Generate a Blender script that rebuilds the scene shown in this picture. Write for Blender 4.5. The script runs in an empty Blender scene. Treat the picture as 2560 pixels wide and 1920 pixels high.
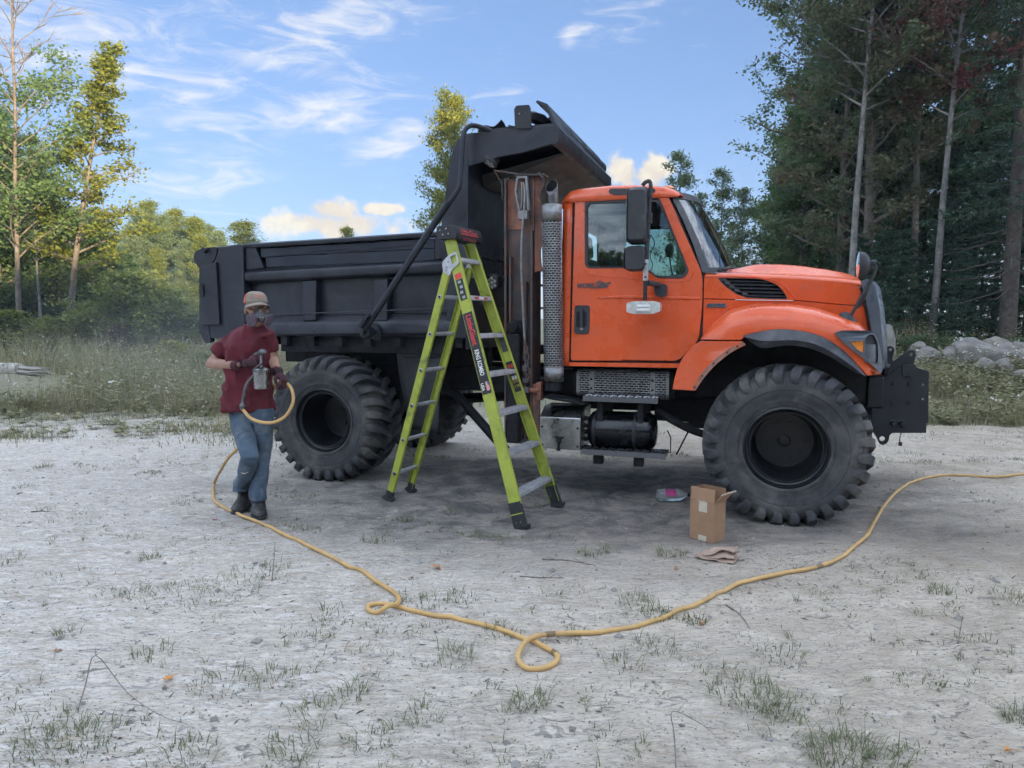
import bpy, bmesh, math, random
import numpy as np
from mathutils import Vector, Matrix, noise as mnoise
from mathutils.geometry import tessellate_polygon

scene = bpy.context.scene
COL = scene.collection
R = math.radians

# ---------------------------------------------------------------- camera
CAM_H = 1.56
PITCH = math.atan((960 - 801) / 1775.0)
cam_data = bpy.data.cameras.new('camera')
cam_data.sensor_width = 36.0
cam_data.lens = 36.0 * 1775.0 / 2560.0
cam_data.clip_start = 0.05
cam_data.clip_end = 4000.0
cam = bpy.data.objects.new('camera', cam_data)
cam.location = (0, 0, CAM_H)
cam.rotation_euler = (math.pi / 2 - PITCH, 0, 0)
COL.objects.link(cam)
scene.camera = cam

# ---------------------------------------------------------------- light, sky, exposure
SUN_AZ = R(147.0)            # clockwise from +Y: behind the camera, to the right
SUN_EL = R(8.5)
EXPOSURE = 1.6
SKY_POWER = 0.52
FILL_DECK = 2.7  # brightness of the fill-light cloud deck added out of frame
CLOUD_SEED = (3.37, 16.17, 7.28)
SKY_TINT = (0.245, 0.312, 0.463)
SKY_STRENGTH = 0.15
vs = scene.view_settings
vs.view_transform = 'Standard'
vs.look = 'None'
vs.gamma = 1.0
vs.use_curve_mapping = False
vs.exposure = EXPOSURE

sun_data = bpy.data.lights.new('sun', 'SUN')
sun_data.energy = 4.6
sun_data.angle = R(0.53)
sun_data.color = (1.0, 0.80, 0.50)
sun = bpy.data.objects.new('sun', sun_data)
sdir = Vector((math.sin(SUN_AZ) * math.cos(SUN_EL), math.cos(SUN_AZ) * math.cos(SUN_EL), math.sin(SUN_EL)))
sun.rotation_euler = sdir.to_track_quat('Z', 'Y').to_euler()
sun.location = sdir * 60
COL.objects.link(sun)

cp_, sp_ = math.cos(PITCH), math.sin(PITCH)
def pix_dir(px, py):
    """direction in the world of a point of the 2560x1920 photograph (used for where clouds and trees stand)"""
    x = (px - 1280) / 1775.0
    y = -(py - 960) / 1775.0
    return Vector((x, cp_ + y * sp_, -sp_ + y * cp_))
def at_depth(px, py, y):
    d = pix_dir(px, py)
    return Vector((0, 0, CAM_H)) + d * (y / d.y)
def on_ground(px, py, z=0.0):
    d = pix_dir(px, py)
    return Vector((0, 0, CAM_H)) + d * ((z - CAM_H) / d.z)

world = bpy.data.worlds.new('World')
scene.world = world
world.use_nodes = True
wt = world.node_tree
wt.nodes.clear()
GAIN = SKY_STRENGTH * 2 ** EXPOSURE

class NT:
    """small helper that adds nodes to a tree"""
    def __init__(s, t): s.t = t
    def n(s, kind, **kw):
        nd = s.t.nodes.new(kind)
        for k, v in kw.items(): setattr(nd, k, v)
        return nd
    def put(s, sock, v):
        if hasattr(v, 'is_output') or isinstance(v, bpy.types.NodeSocket): s.t.links.new(v, sock)
        elif v is not None: sock.default_value = v
    def m(s, op, a, b=None, c=None, clamp=False):
        nd = s.n('ShaderNodeMath', operation=op, use_clamp=clamp)
        s.put(nd.inputs[0], a); s.put(nd.inputs[1], b)
        if c is not None: s.put(nd.inputs[2], c)
        return nd.outputs[0]
    def vm(s, op, a, b=None):
        nd = s.n('ShaderNodeVectorMath', operation=op)
        s.put(nd.inputs[0], a)
        if b is not None: s.put(nd.inputs[1], b)
        return nd.outputs['Value'] if op in ('DOT_PRODUCT', 'LENGTH') else nd.outputs[0]
    def ramp(s, v, lo, hi, a=0.0, b=1.0, smooth=True):
        nd = s.n('ShaderNodeMapRange', interpolation_type='SMOOTHSTEP' if smooth else 'LINEAR')
        nd.clamp = True
        s.put(nd.inputs[0], v)
        for i, x in enumerate((lo, hi, a, b)): s.put(nd.inputs[i + 1], x)
        return nd.outputs[0]
    def noise(s, vec, scale, detail=4.0, rough=0.55, dist=0.0):
        nd = s.n('ShaderNodeTexNoise')
        if vec is not None: s.t.links.new(vec, nd.inputs['Vector'])
        nd.inputs['Scale'].default_value = scale
        nd.inputs['Detail'].default_value = detail
        nd.inputs['Roughness'].default_value = rough
        nd.inputs['Distortion'].default_value = dist
        return nd.outputs['Fac']
    def mix(s, f, a, b, blend='MIX'):
        nd = s.n('ShaderNodeMix', data_type='RGBA', blend_type=blend)
        s.put(nd.inputs[0], f)
        for k, v in ((6, a), (7, b)):
            if isinstance(v, (tuple, list)) and len(v) == 3: v = (*v, 1.0)
            s.put(nd.inputs[k], v)
        return nd.outputs[2]

W = NT(wt)
tc = W.n('ShaderNodeTexCoord')
D_ = tc.outputs['Generated']
wn = W.n('ShaderNodeTexNoise'); wt.links.new(D_, wn.inputs['Vector']); wn.inputs['Scale'].default_value = 11.0; wn.inputs['Detail'].default_value = 3.0
DW_ = W.vm('ADD', D_, W.vm('MULTIPLY', W.vm('SUBTRACT', wn.outputs['Color'], (.5, .5, .5)), (.075, .075, .055)))
sky = W.n('ShaderNodeTexSky', sky_type='NISHITA')
sky.sun_disc = False
sky.sun_elevation = SUN_EL
sky.sun_rotation = SUN_AZ
sky.altitude = 300
sky.air_density = 1.0
sky.dust_density = 0.6
sky.ozone_density = 2.2
# clouds: (pixel x, pixel y, half width, half height, tilt deg, strength)
WISPS = [(790, 80, 175, 56, 16, 1.0), (680, 133, 90, 32, 24, .95), (799, 272, 165, 48, 14, 1.0), (868, 200, 110, 30, -12, .85),
         (498, 457, 140, 52, 6, .88), (960, 370, 115, 36, 22, .95), (170, 100, 400, 130, -12, .85),
         (430, 200, 110, 40, -30, .6), (515, 340, 44, 18, -8, .7), (1446, 88, 40, 22, 28, .95), (1560, 70, 110, 50, 10, .6), (1272, 238, 80, 18, 6, .62)]
CUMULI = [(850, 562, 165, 32, 0, 1.05), (835, 528, 82, 26, 3, 1.05), (972, 522, 48, 15, 0, 1),
          (1570, 432, 62, 30, -8, 1), (1640, 428, 50, 34, 0, 1), (2000, 620, 160, 12, 0, .6)]
camR = Vector((1, 0, 0))
def masks(lst):
    acc = None
    for (px, py, hw, hh, tilt, st) in lst:
        d = pix_dir(px, py).normalized()
        right = Vector((d.y, -d.x, 0)).normalized()
        upv = right.cross(d).normalized()
        t = R(tilt)
        a = (right * math.cos(t) + upv * math.sin(t)) * (1775.0 / hw)
        b = (upv * math.cos(t) - right * math.sin(t)) * (1775.0 / hh)
        rel = W.vm('SUBTRACT', DW_, tuple(d))
        qa = W.vm('DOT_PRODUCT', rel, tuple(a)); qb = W.vm('DOT_PRODUCT', rel, tuple(b))
        q = W.m('ADD', W.m('MULTIPLY', qa, qa), W.m('MULTIPLY', qb, qb))
        g = W.m('MULTIPLY', W.m('EXPONENT', W.m('MULTIPLY', q, -0.7)), st)
        acc = g if acc is None else W.m('MAXIMUM', acc, g)
    return acc
mapw = W.n('ShaderNodeMapping'); mapw.inputs['Rotation'].default_value = (0, R(-14), 0); mapw.inputs['Scale'].default_value = (1.0, 1.0, 4.2)
wt.links.new(D_, mapw.inputs['Vector'])
nw = W.noise(mapw.outputs[0], 10.0, 6.0, 0.66, 1.1)
nc = W.noise(D_, 26.0, 4.0, 0.6, 0.2)
mapb = W.n('ShaderNodeMapping'); mapb.inputs['Location'].default_value = CLOUD_SEED; mapb.inputs['Scale'].default_value = (1.0, 1.0, 1.5)
wt.links.new(D_, mapb.inputs['Vector'])
nbig = W.noise(mapb.outputs[0], 1.25, 2.0, 0.5)
general = W.m('MULTIPLY', W.ramp(nbig, 0.42, 0.58), 1.05)        # cloud deck added outside the frame, brightened as fill light
gap = masks([(1380, 320, 1000, 420, 0, 1.0)])                    # clear opening that keeps the bright fill deck out of view
general = W.m('MULTIPLY', general, W.m('SUBTRACT', 1.0, W.m('MINIMUM', W.m('MULTIPLY', gap, 1.6), 1.0)))
jit = W.m('MULTIPLY', W.m('SUBTRACT', nw, 0.5), 1.5)
dg_ = W.m('MULTIPLY', W.ramp(W.m('ADD', general, jit), 0.40, 1.15), 0.9)
dw = W.m('MULTIPLY', W.ramp(W.m('ADD', masks(WISPS), W.m('MULTIPLY', W.m('SUBTRACT', nw, 0.5), 2.7)), 0.26, 1.55), 0.95)
dc = W.ramp(W.m('ADD', masks(CUMULI), W.m('MULTIPLY', W.m('SUBTRACT', nc, 0.5), 1.7)), 0.40, 0.85)
dc = W.m('MULTIPLY', dc, 0.93)
gsc = 1.0 / GAIN
# the phone flattened the sky's range: one gentle power curve over the whole dome
gam = W.n('ShaderNodeGamma'); wt.links.new(sky.outputs[0], gam.inputs[0]); gam.inputs[1].default_value = SKY_POWER
skyc = W.mix(1.0, gam.outputs[0], (*(t * gsc for t in SKY_TINT), 1.0), 'MULTIPLY')
c0 = W.mix(dg_, skyc, (FILL_DECK * .86 * gsc, FILL_DECK * .97 * gsc, FILL_DECK * 1.14 * gsc, 1))
c1 = W.mix(dw, c0, (0.94 * gsc, 0.95 * gsc, 0.98 * gsc, 1))
cumc = W.mix(W.ramp(nc, .4, .65), (0.86 * gsc, 0.74 * gsc, 0.60 * gsc, 1), (1.02 * gsc, 0.93 * gsc, 0.76 * gsc, 1))
c2 = W.mix(dc, c1, cumc)
bg = W.n('ShaderNodeBackground')
bg.inputs['Strength'].default_value = SKY_STRENGTH
wt.links.new(c2, bg.inputs['Color'])
wo = W.n('ShaderNodeOutputWorld')
wt.links.new(bg.outputs[0], wo.inputs['Surface'])

scene.cycles.use_denoising = True
try:
    scene.cycles.denoiser = 'OPENIMAGEDENOISE'
except Exception:
    pass
scene.cycles.max_bounces = 6
scene.cycles.diffuse_bounces = 3
scene.cycles.glossy_bounces = 3
scene.cycles.transparent_max_bounces = 16
scene.cycles.caustics_reflective = False
scene.cycles.caustics_refractive = False
scene.cycles.use_adaptive_sampling = True
scene.cycles.adaptive_threshold = 0.03
world.cycles.sampling_method = 'MANUAL'
world.cycles.sample_map_resolution = 256

# ---------------------------------------------------------------- mesh helpers
class MB:
    """collects geometry for ONE mesh object"""
    def __init__(s): s.v = []; s.f = []; s.mi = []; s.cur = 0
    def add(s, vs, fs):
        o = len(s.v); s.v += [tuple(p) for p in vs]
        for f in fs: s.f.append(tuple(i + o for i in f)); s.mi.append(s.cur)
        return s
    def box(s, x0, x1, y0, y1, z0, z1):
        return s.add([(x0, y0, z0), (x1, y0, z0), (x1, y1, z0), (x0, y1, z0), (x0, y0, z1), (x1, y0, z1), (x1, y1, z1), (x0, y1, z1)],
                     [(0, 3, 2, 1), (4, 5, 6, 7), (0, 1, 5, 4), (1, 2, 6, 5), (2, 3, 7, 6), (3, 0, 4, 7)])
    def obox(s, c, ax, ay, az):
        """box from centre and three half-axis vectors"""
        c, ax, ay, az = Vector(c), Vector(ax), Vector(ay), Vector(az)
        P = [c + ax * i + ay * j + az * k for k in (-1, 1) for (i, j) in ((-1, -1), (1, -1), (1, 1), (-1, 1))]
        return s.add(P, [(0, 3, 2, 1), (4, 5, 6, 7), (0, 1, 5, 4), (1, 2, 6, 5), (2, 3, 7, 6), (3, 0, 4, 7)])
    def bar(s, a, b, w, h, up=(0, 0, 1)):
        """rectangular bar from a to b: width w across, height h along up"""
        a, b = Vector(a), Vector(b); d = (b - a); L = d.length; d = d / L
        u = Vector(up); x = d.cross(u)
        if x.length < 1e-4: x = d.cross(Vector((1, 0, 0)))
        x.normalize(); u = x.cross(d).normalized()
        return s.obox((a + b) / 2, d * (L / 2), x * (w / 2), u * (h / 2))
    def prism(s, loop, a, b, axis='w', holes=(), warp=None):
        """polygon (with holes) in the (u,z) plane extruded across w from a to b; axis 'z' / 'u' swap planes"""
        loops = [list(loop)] + [list(h) for h in holes]
        flat = [p for l in loops for p in l]
        tris = tessellate_polygon([[Vector((p[0], p[1], 0)) for p in l] for l in loops])
        def mp(p, t):
            q = {'w': (p[0], t, p[1]), 'z': (p[0], p[1], t), 'u': (t, p[0], p[1])}[axis]
            return warp(*q) if warp else q
        n = len(flat)
        vs = [mp(p, a) for p in flat] + [mp(p, b) for p in flat]
        fs = [tuple(t) for t in tris] + [tuple(i + n for i in reversed(t)) for t in tris]
        o = 0
        for l in loops:
            m = len(l)
            for i in range(m):
                j = (i + 1) % m
                fs.append((o + i, o + j, o + j + n, o + i + n))
            o += m
        return s.add(vs, fs)
    def tube(s, path, r, n=10, closed=False, caps=True, flat=1.0):
        P = [Vector(p) for p in path]; m = len(P)
        rr = list(r) if hasattr(r, '__len__') else [r] * m
        nrm = None; rings = []
        for i in range(m):
            if closed: t = P[(i + 1) % m] - P[i - 1]
            else: t = P[min(i + 1, m - 1)] - P[max(i - 1, 0)]
            t.normalize()
            if nrm is None:
                nrm = t.cross(Vector((0, 0, 1)))
                if nrm.length < 1e-3: nrm = t.cross(Vector((1, 0, 0)))
            nrm = (nrm - t * nrm.dot(t)).normalized(); b = t.cross(nrm)
            rings.append([P[i] + (nrm * math.cos(2 * math.pi * k / n) + b * math.sin(2 * math.pi * k / n) * flat) * rr[i] for k in range(n)])
        vs = [p for ring in rings for p in ring]; fs = []
        for i in range(m if closed else m - 1):
            for k in range(n):
                a = i * n + k; a2 = i * n + (k + 1) % n; c = ((i + 1) % m) * n + k; c2 = ((i + 1) % m) * n + (k + 1) % n
                fs.append((a, a2, c2, c))
        if caps and not closed:
            fs.append(tuple(range(n - 1, -1, -1))); fs.append(tuple(range((m - 1) * n, m * n)))
        return s.add(vs, fs)
    def lathe(s, prof, c=(0, 0, 0), axis='y', n=32, closed=False):
        """profile [(radius, along)] turned about an axis through c"""
        vs = []; m = len(prof)
        for k in range(n):
            t = 2 * math.pi * k / n; ca, sa = math.cos(t), math.sin(t)
            for (r, h) in prof:
                q = {'y': (r * ca, h, r * sa), 'z': (r * ca, r * sa, h), 'x': (h, r * ca, r * sa)}[axis]
                vs.append((c[0] + q[0], c[1] + q[1], c[2] + q[2]))
        fs = []
        for k in range(n):
            for i in range(m if closed else m - 1):
                a = k * m + i; b = k * m + (i + 1) % m; c2 = ((k + 1) % n) * m + (i + 1) % m; d = ((k + 1) % n) * m + i
                fs.append((a, b, c2, d))
        return s.add(vs, fs)
    def loft(s, secs, closed=True, caps=True):
        m = len(secs[0]); vs = [p for c in secs for p in c]; fs = []
        for i in range(len(secs) - 1):
            for k in range(m if closed else m - 1):
                a = i * m + k; b = i * m + (k + 1) % m
                fs.append((a, b, b + m, a + m))
        if caps and closed:
            fs.append(tuple(range(m - 1, -1, -1))); fs.append(tuple(range((len(secs) - 1) * m, len(secs) * m)))
        return s.add(vs, fs)
    def grid(s, nu, nv, fn):
        vs = [fn(i / nu, j / nv) for i in range(nu + 1) for j in range(nv + 1)]
        fs = [(i * (nv + 1) + j, (i + 1) * (nv + 1) + j, (i + 1) * (nv + 1) + j + 1, i * (nv + 1) + j + 1) for i in range(nu) for j in range(nv)]
        return s.add(vs, fs)
    def mesh(s, name, mats, smooth=35.0, recalc=True):
        me = bpy.data.meshes.new(name)
        me.from_pydata(s.v, [], s.f)
        for m in (mats if isinstance(mats, (list, tuple)) else [mats]): me.materials.append(m)
        if any(s.mi): me.polygons.foreach_set('material_index', s.mi)
        if recalc:
            bm = bmesh.new(); bm.from_mesh(me); bmesh.ops.recalc_face_normals(bm, faces=bm.faces); bm.to_mesh(me); bm.free()
        if smooth is not None:
            me.polygons.foreach_set('use_smooth', [True] * len(me.polygons))
            if smooth < 179: me.set_sharp_from_angle(angle=R(smooth))
        me.update()
        return me
    def build(s, name, mats, parent=None, smooth=35.0, bevel=0.0, solid=0.0, sub=0, recalc=True):
        o = bpy.data.objects.new(name, s.mesh(name, mats, smooth, recalc))
        COL.objects.link(o)
        if parent is not None: o.parent = parent
        if solid:
            md = o.modifiers.new('solid', 'SOLIDIFY'); md.thickness = solid; md.offset = -1
        if bevel:
            md = o.modifiers.new('bevel', 'BEVEL'); md.width = bevel; md.segments = 2; md.limit_method = 'ANGLE'; md.angle_limit = R(40)
            md.harden_normals = False
        if sub:
            md = o.modifiers.new('sub', 'SUBSURF'); md.levels = sub; md.render_levels = sub
        return o

def empty(name, loc=(0, 0, 0), rotz=0.0):
    o = bpy.data.objects.new(name, None); COL.objects.link(o)
    o.location = loc; o.rotation_euler = (0, 0, rotz); o.empty_display_size = 0.2
    return o
def tag(o, label=None, cat=None, group=None, kind=None):
    if label: o['label'] = label
    if cat: o['category'] = cat
    if group: o['group'] = group
    if kind: o['kind'] = kind
    return o
def rounded(loop, r, n=4):
    """round the corners of a 2D loop"""
    out = []; m = len(loop)
    for i in range(m):
        p = Vector(loop[i]); a = Vector(loop[i - 1]); b = Vector(loop[(i + 1) % m])
        rr = r[i] if hasattr(r, '__len__') else r
        da, db = a - p, b - p
        k = min(rr, da.length * .45, db.length * .45)
        if k < 1e-4: out.append(tuple(p)); continue
        A, B = p + da.normalized() * k, p + db.normalized() * k
        for j in range(n + 1):
            t = j / n
            q = A * (1 - t) ** 2 + p * 2 * t * (1 - t) + B * t * t
            out.append(tuple(q))
    return out
def circle(c, r, n=12, ph=0.0):
    return [(c[0] + r * math.cos(2 * math.pi * k / n + ph), c[1] + r * math.sin(2 * math.pi * k / n + ph)) for k in range(n)]
def spline(pts, n=8, closed=False):
    """Catmull-Rom through points"""
    P = [Vector(p) for p in pts]; out = []; m = len(P)
    for i in range(m if closed else m - 1):
        p0 = P[i - 1] if (closed or i > 0) else P[0] * 2 - P[1]
        p1 = P[i]; p2 = P[(i + 1) % m]
        p3 = P[(i + 2) % m] if (closed or i + 2 < m) else P[-1] * 2 - P[-2]
        for k in range(n):
            t = k / n
            out.append(0.5 * ((2 * p1) + (p2 - p0) * t + (2 * p0 - 5 * p1 + 4 * p2 - p3) * t * t + (3 * p1 - p0 - 3 * p2 + p3) * t ** 3))
    if not closed: out.append(P[-1])
    return out
def interp(x, xs, ys): return float(np.interp(x, xs, ys))
def text_mesh(body, size, extrude=0.0, shear=0.0, align='LEFT', spacing=1.0, bold=0.0):
    cu = bpy.data.curves.new('lettering', 'FONT'); cu.body = body; cu.size = size; cu.extrude = extrude; cu.shear = shear
    cu.align_x = align; cu.space_character = spacing; cu.offset = bold
    cu.resolution_u = 3
    ob = bpy.data.objects.new('lettering', cu); COL.objects.link(ob)
    bpy.context.view_layer.update()
    dg = bpy.context.evaluated_depsgraph_get()
    me = bpy.data.meshes.new_from_object(ob.evaluated_get(dg))
    COL.objects.unlink(ob); bpy.data.objects.remove(ob); bpy.data.curves.remove(cu)
    return me
def lettering(body, size, mtl, parent, origin, xdir, ydir, name='lettering', extrude=0.002, shear=0.0, align='LEFT', spacing=1.0, width=None, bold=0.0, fn=None):
    """flat print: text laid with its x along xdir and y along ydir"""
    me = text_mesh(body, size, extrude, shear, align, spacing, bold)
    o_, x_, y_ = Vector(origin), Vector(xdir).normalized(), Vector(ydir).normalized(); z_ = x_.cross(y_)
    sx = 1.0
    if width:
        xs = [v.co.x for v in me.vertices]; sx = width / (max(xs) - min(xs))
    for v in me.vertices:
        c = v.co.copy()
        v.co = fn(c.x * sx, c.y, c.z) if fn else o_ + x_ * c.x * sx + y_ * c.y + z_ * c.z
    me.materials.clear(); me.materials.append(mtl)
    ob = bpy.data.objects.new(name, me); COL.objects.link(ob)
    if parent: ob.parent = parent
    return ob

# ---------------------------------------------------------------- materials
def pmat(name, col, rough=.5, metal=0.0, var=.12, scale=6.0, bump=0.0, bscale=60.0, dirt=None, dirt_amt=.0, dirt_scale=3.0, coat=0.0,
         spec=None, dirt_rough=None, rvar=.12, detail=5.0):
    m = bpy.data.materials.new(name); m.use_nodes = True
    t = NT(m.node_tree); bs = m.node_tree.nodes['Principled BSDF']
    co = t.n('ShaderNodeTexCoord').outputs['Object']
    n1 = t.noise(co, scale, detail, .6)
    c = t.mix(t.ramp(n1, .3, .7), tuple(x * (1 - var) for x in col), tuple(min(1, x * (1 + var)) for x in col))
    rr = t.ramp(t.noise(co, scale * 2.3, 4, .6), .25, .75, max(.02, rough - rvar), min(1, rough + rvar))
    if dirt is not None and dirt_amt > 0:
        d1 = t.noise(co, dirt_scale, 7, .68, .4)
        f = t.ramp(d1, .68 - dirt_amt * .4, .80 - dirt_amt * .2)
        f = t.m('MULTIPLY', f, min(1.0, .45 + dirt_amt))
        c = t.mix(f, c, dirt)
        rr = t.m('MAXIMUM', rr, t.m('MULTIPLY', f, dirt_rough or .8))
    t.put(bs.inputs['Base Color'], c); t.put(bs.inputs['Roughness'], rr)
    bs.inputs['Metallic'].default_value = metal
    if spec is not None: bs.inputs['Specular IOR Level'].default_value = spec
    if coat:
        bs.inputs['Coat Weight'].default_value = coat; bs.inputs['Coat Roughness'].default_value = .08
    if bump:
        b = t.n('ShaderNodeBump'); b.inputs['Strength'].default_value = bump; b.inputs['Distance'].default_value = .01
        t.put(b.inputs['Height'], t.noise(co, bscale, 6, .65)); m.node_tree.links.new(b.outputs[0], bs.inputs['Normal'])
    return m
def emis(name, col, s):
    m = bpy.data.materials.new(name); m.use_nodes = True
    bs = m.node_tree.nodes['Principled BSDF']; bs.inputs['Base Color'].default_value = (*col, 1)
    return m
def glassmat(name, tint, rough=.02, refl=1.0):
    """thin pane: tinted see-through plus mirror reflection by angle"""
    m = bpy.data.materials.new(name); m.use_nodes = True; tr = m.node_tree; tr.nodes.clear(); t = NT(tr)
    out = t.n('ShaderNodeOutputMaterial'); mx = t.n('ShaderNodeMixShader')
    tp = t.n('ShaderNodeBsdfTransparent'); tp.inputs[0].default_value = (*tint, 1)
    gl = t.n('ShaderNodeBsdfGlossy'); gl.inputs['Roughness'].default_value = rough; gl.inputs['Color'].default_value = (refl, refl, refl, 1)
    fr = t.n('ShaderNodeFresnel'); fr.inputs[0].default_value = 1.52
    f = t.m('MINIMUM', t.m('MULTIPLY', fr.outputs[0], 1.7), 1.0)
    tr.links.new(f, mx.inputs[0]); tr.links.new(tp.outputs[0], mx.inputs[1]); tr.links.new(gl.outputs[0], mx.inputs[2]); tr.links.new(mx.outputs[0], out.inputs[0])
    return m

M = {}
M['orange'] = pmat('orange_paint', (.71, .100, .023), .29, 0, .07, 2.2, .02, 9, (.50, .12, .055), .30, 1.7, coat=.35, rvar=.1)
M['orange_in'] = pmat('orange_underside', (.30, .06, .03), .7, 0, .2, 6, .1, 40, (.06, .04, .035), .5, 5)
M['black_body'] = pmat('satin_black_dump_paint', (.009, .012, .019), .46, 0, .3, 1.6, .14, 11, (.034, .038, .050), .48, 1.4, rvar=.14)
M['black_gloss'] = pmat('gloss_black_paint', (.004, .005, .007), .22, 0, .2, 4, .12, 24, (.03, .03, .03), .25, 5, rvar=.1)
M['rim_black'] = pmat('matte_black_rim', (.004, .0045, .006), .42, 0, .2, 4, .05, 30)
M['black_flat'] = pmat('flat_black_steel', (.013, .014, .018), .55, 0, .2, 5, .05, 50)
M['under'] = pmat('grimy_chassis', (.009, .009, .011), .8, 0, .4, 7, .25, 30, (.026, .023, .021), .3, 6)
M['rubber'] = pmat('worn_tyre_rubber', (.040, .041, .045), .78, 0, .35, 5, .25, 50, (.110, .104, .094), .58, 3.2)
M['rubber2'] = pmat('black_trim_plastic', (.028, .029, .033), .55, 0, .2, 8, .08, 90, (.07, .07, .07), .3, 6)
M['flare'] = pmat('grey_flare_plastic', (.055, .058, .066), .5, 0, .25, 9, .08, 60, (.11, .11, .12), .45, 9)
M['grey_trim'] = pmat('blue_grey_grille_plastic', (.085, .098, .118), .34, 0, .1, 5, .02, 60, coat=.2)
M['steel'] = pmat('stainless_sheet', (.35, .355, .35), .34, 1, .2, 9, .03, 40, (.22, .21, .2), .4, 7, rvar=.12)
M['alu'] = pmat('scuffed_aluminium', (.46, .465, .48), .5, .35, .2, 14, .1, 60, (.28, .27, .26), .4, 12)
M['chrome'] = pmat('chrome', (.75, .76, .78), .10, 1, .05, 9, 0, 1, rvar=.04)
M['rust'] = pmat('rusty_grey_steel', (.085, .075, .075), .7, .0, .35, 4, .25, 36, (.22, .085, .04), .55, 3.2)
M['rust_or'] = pmat('rust_through_orange_paint', (.36, .13, .07), .62, 0, .35, 5, .22, 30, (.10, .065, .055), .75, 3.0)
M['cable'] = pmat('grey_cable', (.28, .27, .26), .6, .3, .2, 30, 0, 1)
M['interior'] = pmat('dark_cab_interior', (.030, .032, .036), .8, 0, .2, 7)
M['seat'] = pmat('grey_seat_cloth', (.06, .06, .066), .9, 0, .2, 20)
M['glass'] = glassmat('tinted_cab_glass', (.72, .82, .79))
M['glass_rear'] = glassmat('tinted_rear_glass', (.45, .62, .58))
M['windshield'] = glassmat('windshield_glass', (.66, .80, .76), .03)
M['amber'] = pmat('amber_lens', (.75, .22, .02), .18, 0, .15, 40, .3, 120, coat=.6)
M['clear_lens'] = pmat('clouded_clear_lens', (.55, .55, .52), .25, .1, .2, 30, .4, 90, coat=.5)
M['lamp_cup'] = pmat('headlight_lens', (.10, .115, .14), .14, .3, .1, 20, .1, 60, coat=.5)
M['mirror'] = pmat('mirror_glass', (.85, .87, .9), .02, 1, .02, 3)
M['wood_blk'] = pmat('black_painted_plank', (.014, .019, .030), .62, 0, .35, 1.2, .35, 10, (.03, .034, .044), .35, 3)
M['white_paint'] = pmat('white_print', (.78, .78, .76), .5, 0, .04, 20)
M['red_print'] = pmat('red_print', (.62, .05, .05), .5, 0, .1, 20)
M['ladder'] = pmat('lime_fibreglass', (.37, .42, .055), .5, 0, .12, 7, .05, 120, (.13, .17, .05), .45, 5)
M['ladder_blk'] = pmat('black_ladder_plastic', (.022, .023, .026), .6, 0, .2, 20, .05, 80, (.10, .09, .08), .3, 12)
M['decal_blk'] = pmat('black_decal', (.018, .018, .020), .45, 0, .1, 20)
M['badge'] = pmat('dark_chrome_badge', (.10, .10, .11), .3, .7, .2, 20)
M['card'] = pmat('corrugated_cardboard', (.36, .215, .125), .85, 0, .07, 9, .05, 90, (.30, .18, .10), .3, 5)
M['card_in'] = pmat('cardboard_inside', (.30, .175, .10), .9, 0, .08, 9)
M['card_torn'] = pmat('torn_cardboard_edge', (.55, .43, .32), .95, 0, .15, 40, .3, 90)
M['paper_lbl'] = pmat('cream_label', (.60, .53, .42), .8, 0, .06, 30)
M['kraft'] = pmat('crumpled_kraft_paper', (.40, .285, .22), .85, 0, .15, 12, .2, 50)
M['hose'] = pmat('tan_yellow_air_hose', (.56, .345, .125), .52, 0, .12, 6, .05, 60, (.36, .23, .11), .45, 4)
M['skin'] = pmat('skin', (.34, .185, .125), .5, 0, .1, 20, .1, 90, (.16, .12, .11), .3, 25)
M['shirt'] = pmat('maroon_cotton', (.112, .013, .022), .9, 0, .15, 7, .2, 24, (.045, .014, .02), .3, 6)
M['jeans'] = pmat('worn_blue_denim', (.065, .098, .140), .9, 0, .4, 6, .3, 30, (.165, .19, .21), .6, 5)
M['jeans_dirt'] = pmat('soiled_denim', (.085, .10, .09), .92, 0, .3, 12, .25, 40)
M['boot'] = pmat('scuffed_black_leather', (.030, .028, .028), .6, 0, .3, 20, .2, 60, (.11, .10, .095), .45, 10)
M['glove'] = pmat('maroon_work_glove', (.07, .014, .022), .85, 0, .25, 30, .25, 90, (.018, .015, .018), .6, 14)
M['cap'] = pmat('dusty_tan_cap_cloth', (.27, .225, .18), .9, 0, .18, 18, .15, 120, (.16, .13, .11), .4, 14)
M['cap_or'] = pmat('orange_cap_mesh', (.42, .12, .07), .9, 0, .2, 30, .15, 120)
M['mask'] = pmat('grey_respirator_rubber', (.075, .075, .085), .45, 0, .15, 20)
M['filter'] = pmat('purple_filter_disc', (.095, .070, .088), .8, 0, .15, 30, .1, 90)
M['hair'] = pmat('dark_hair', (.02, .015, .012), .7, 0, .2, 60)
M['eye'] = pmat('eye_white', (.35, .34, .33), .3, 0, .02, 5)
M['gunmetal'] = pmat('paint_splashed_metal', (.14, .14, .145), .38, .8, .3, 12, .1, 40, (.03, .03, .035), .6, 9)
M['grey_hose'] = pmat('paint_splattered_hose', (.10, .095, .09), .6, 0, .4, 18, .15, 40, (.35, .34, .33), .35, 22)

# ================================================================ DUMP TRUCK  (local axes: u forward, w across away from camera, z up)
T = empty('dump_truck', (2.0772, 5.2451, 0.0), R(-19))
tag(T, 'orange and black dump truck on huge lugged tyres parked on pale sand', 'truck')
WC = 1.38                                   # centre line

def part(mb, name, mat, parent=None, **kw):
    return mb.build(name, mat, parent or T, **kw)

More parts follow.
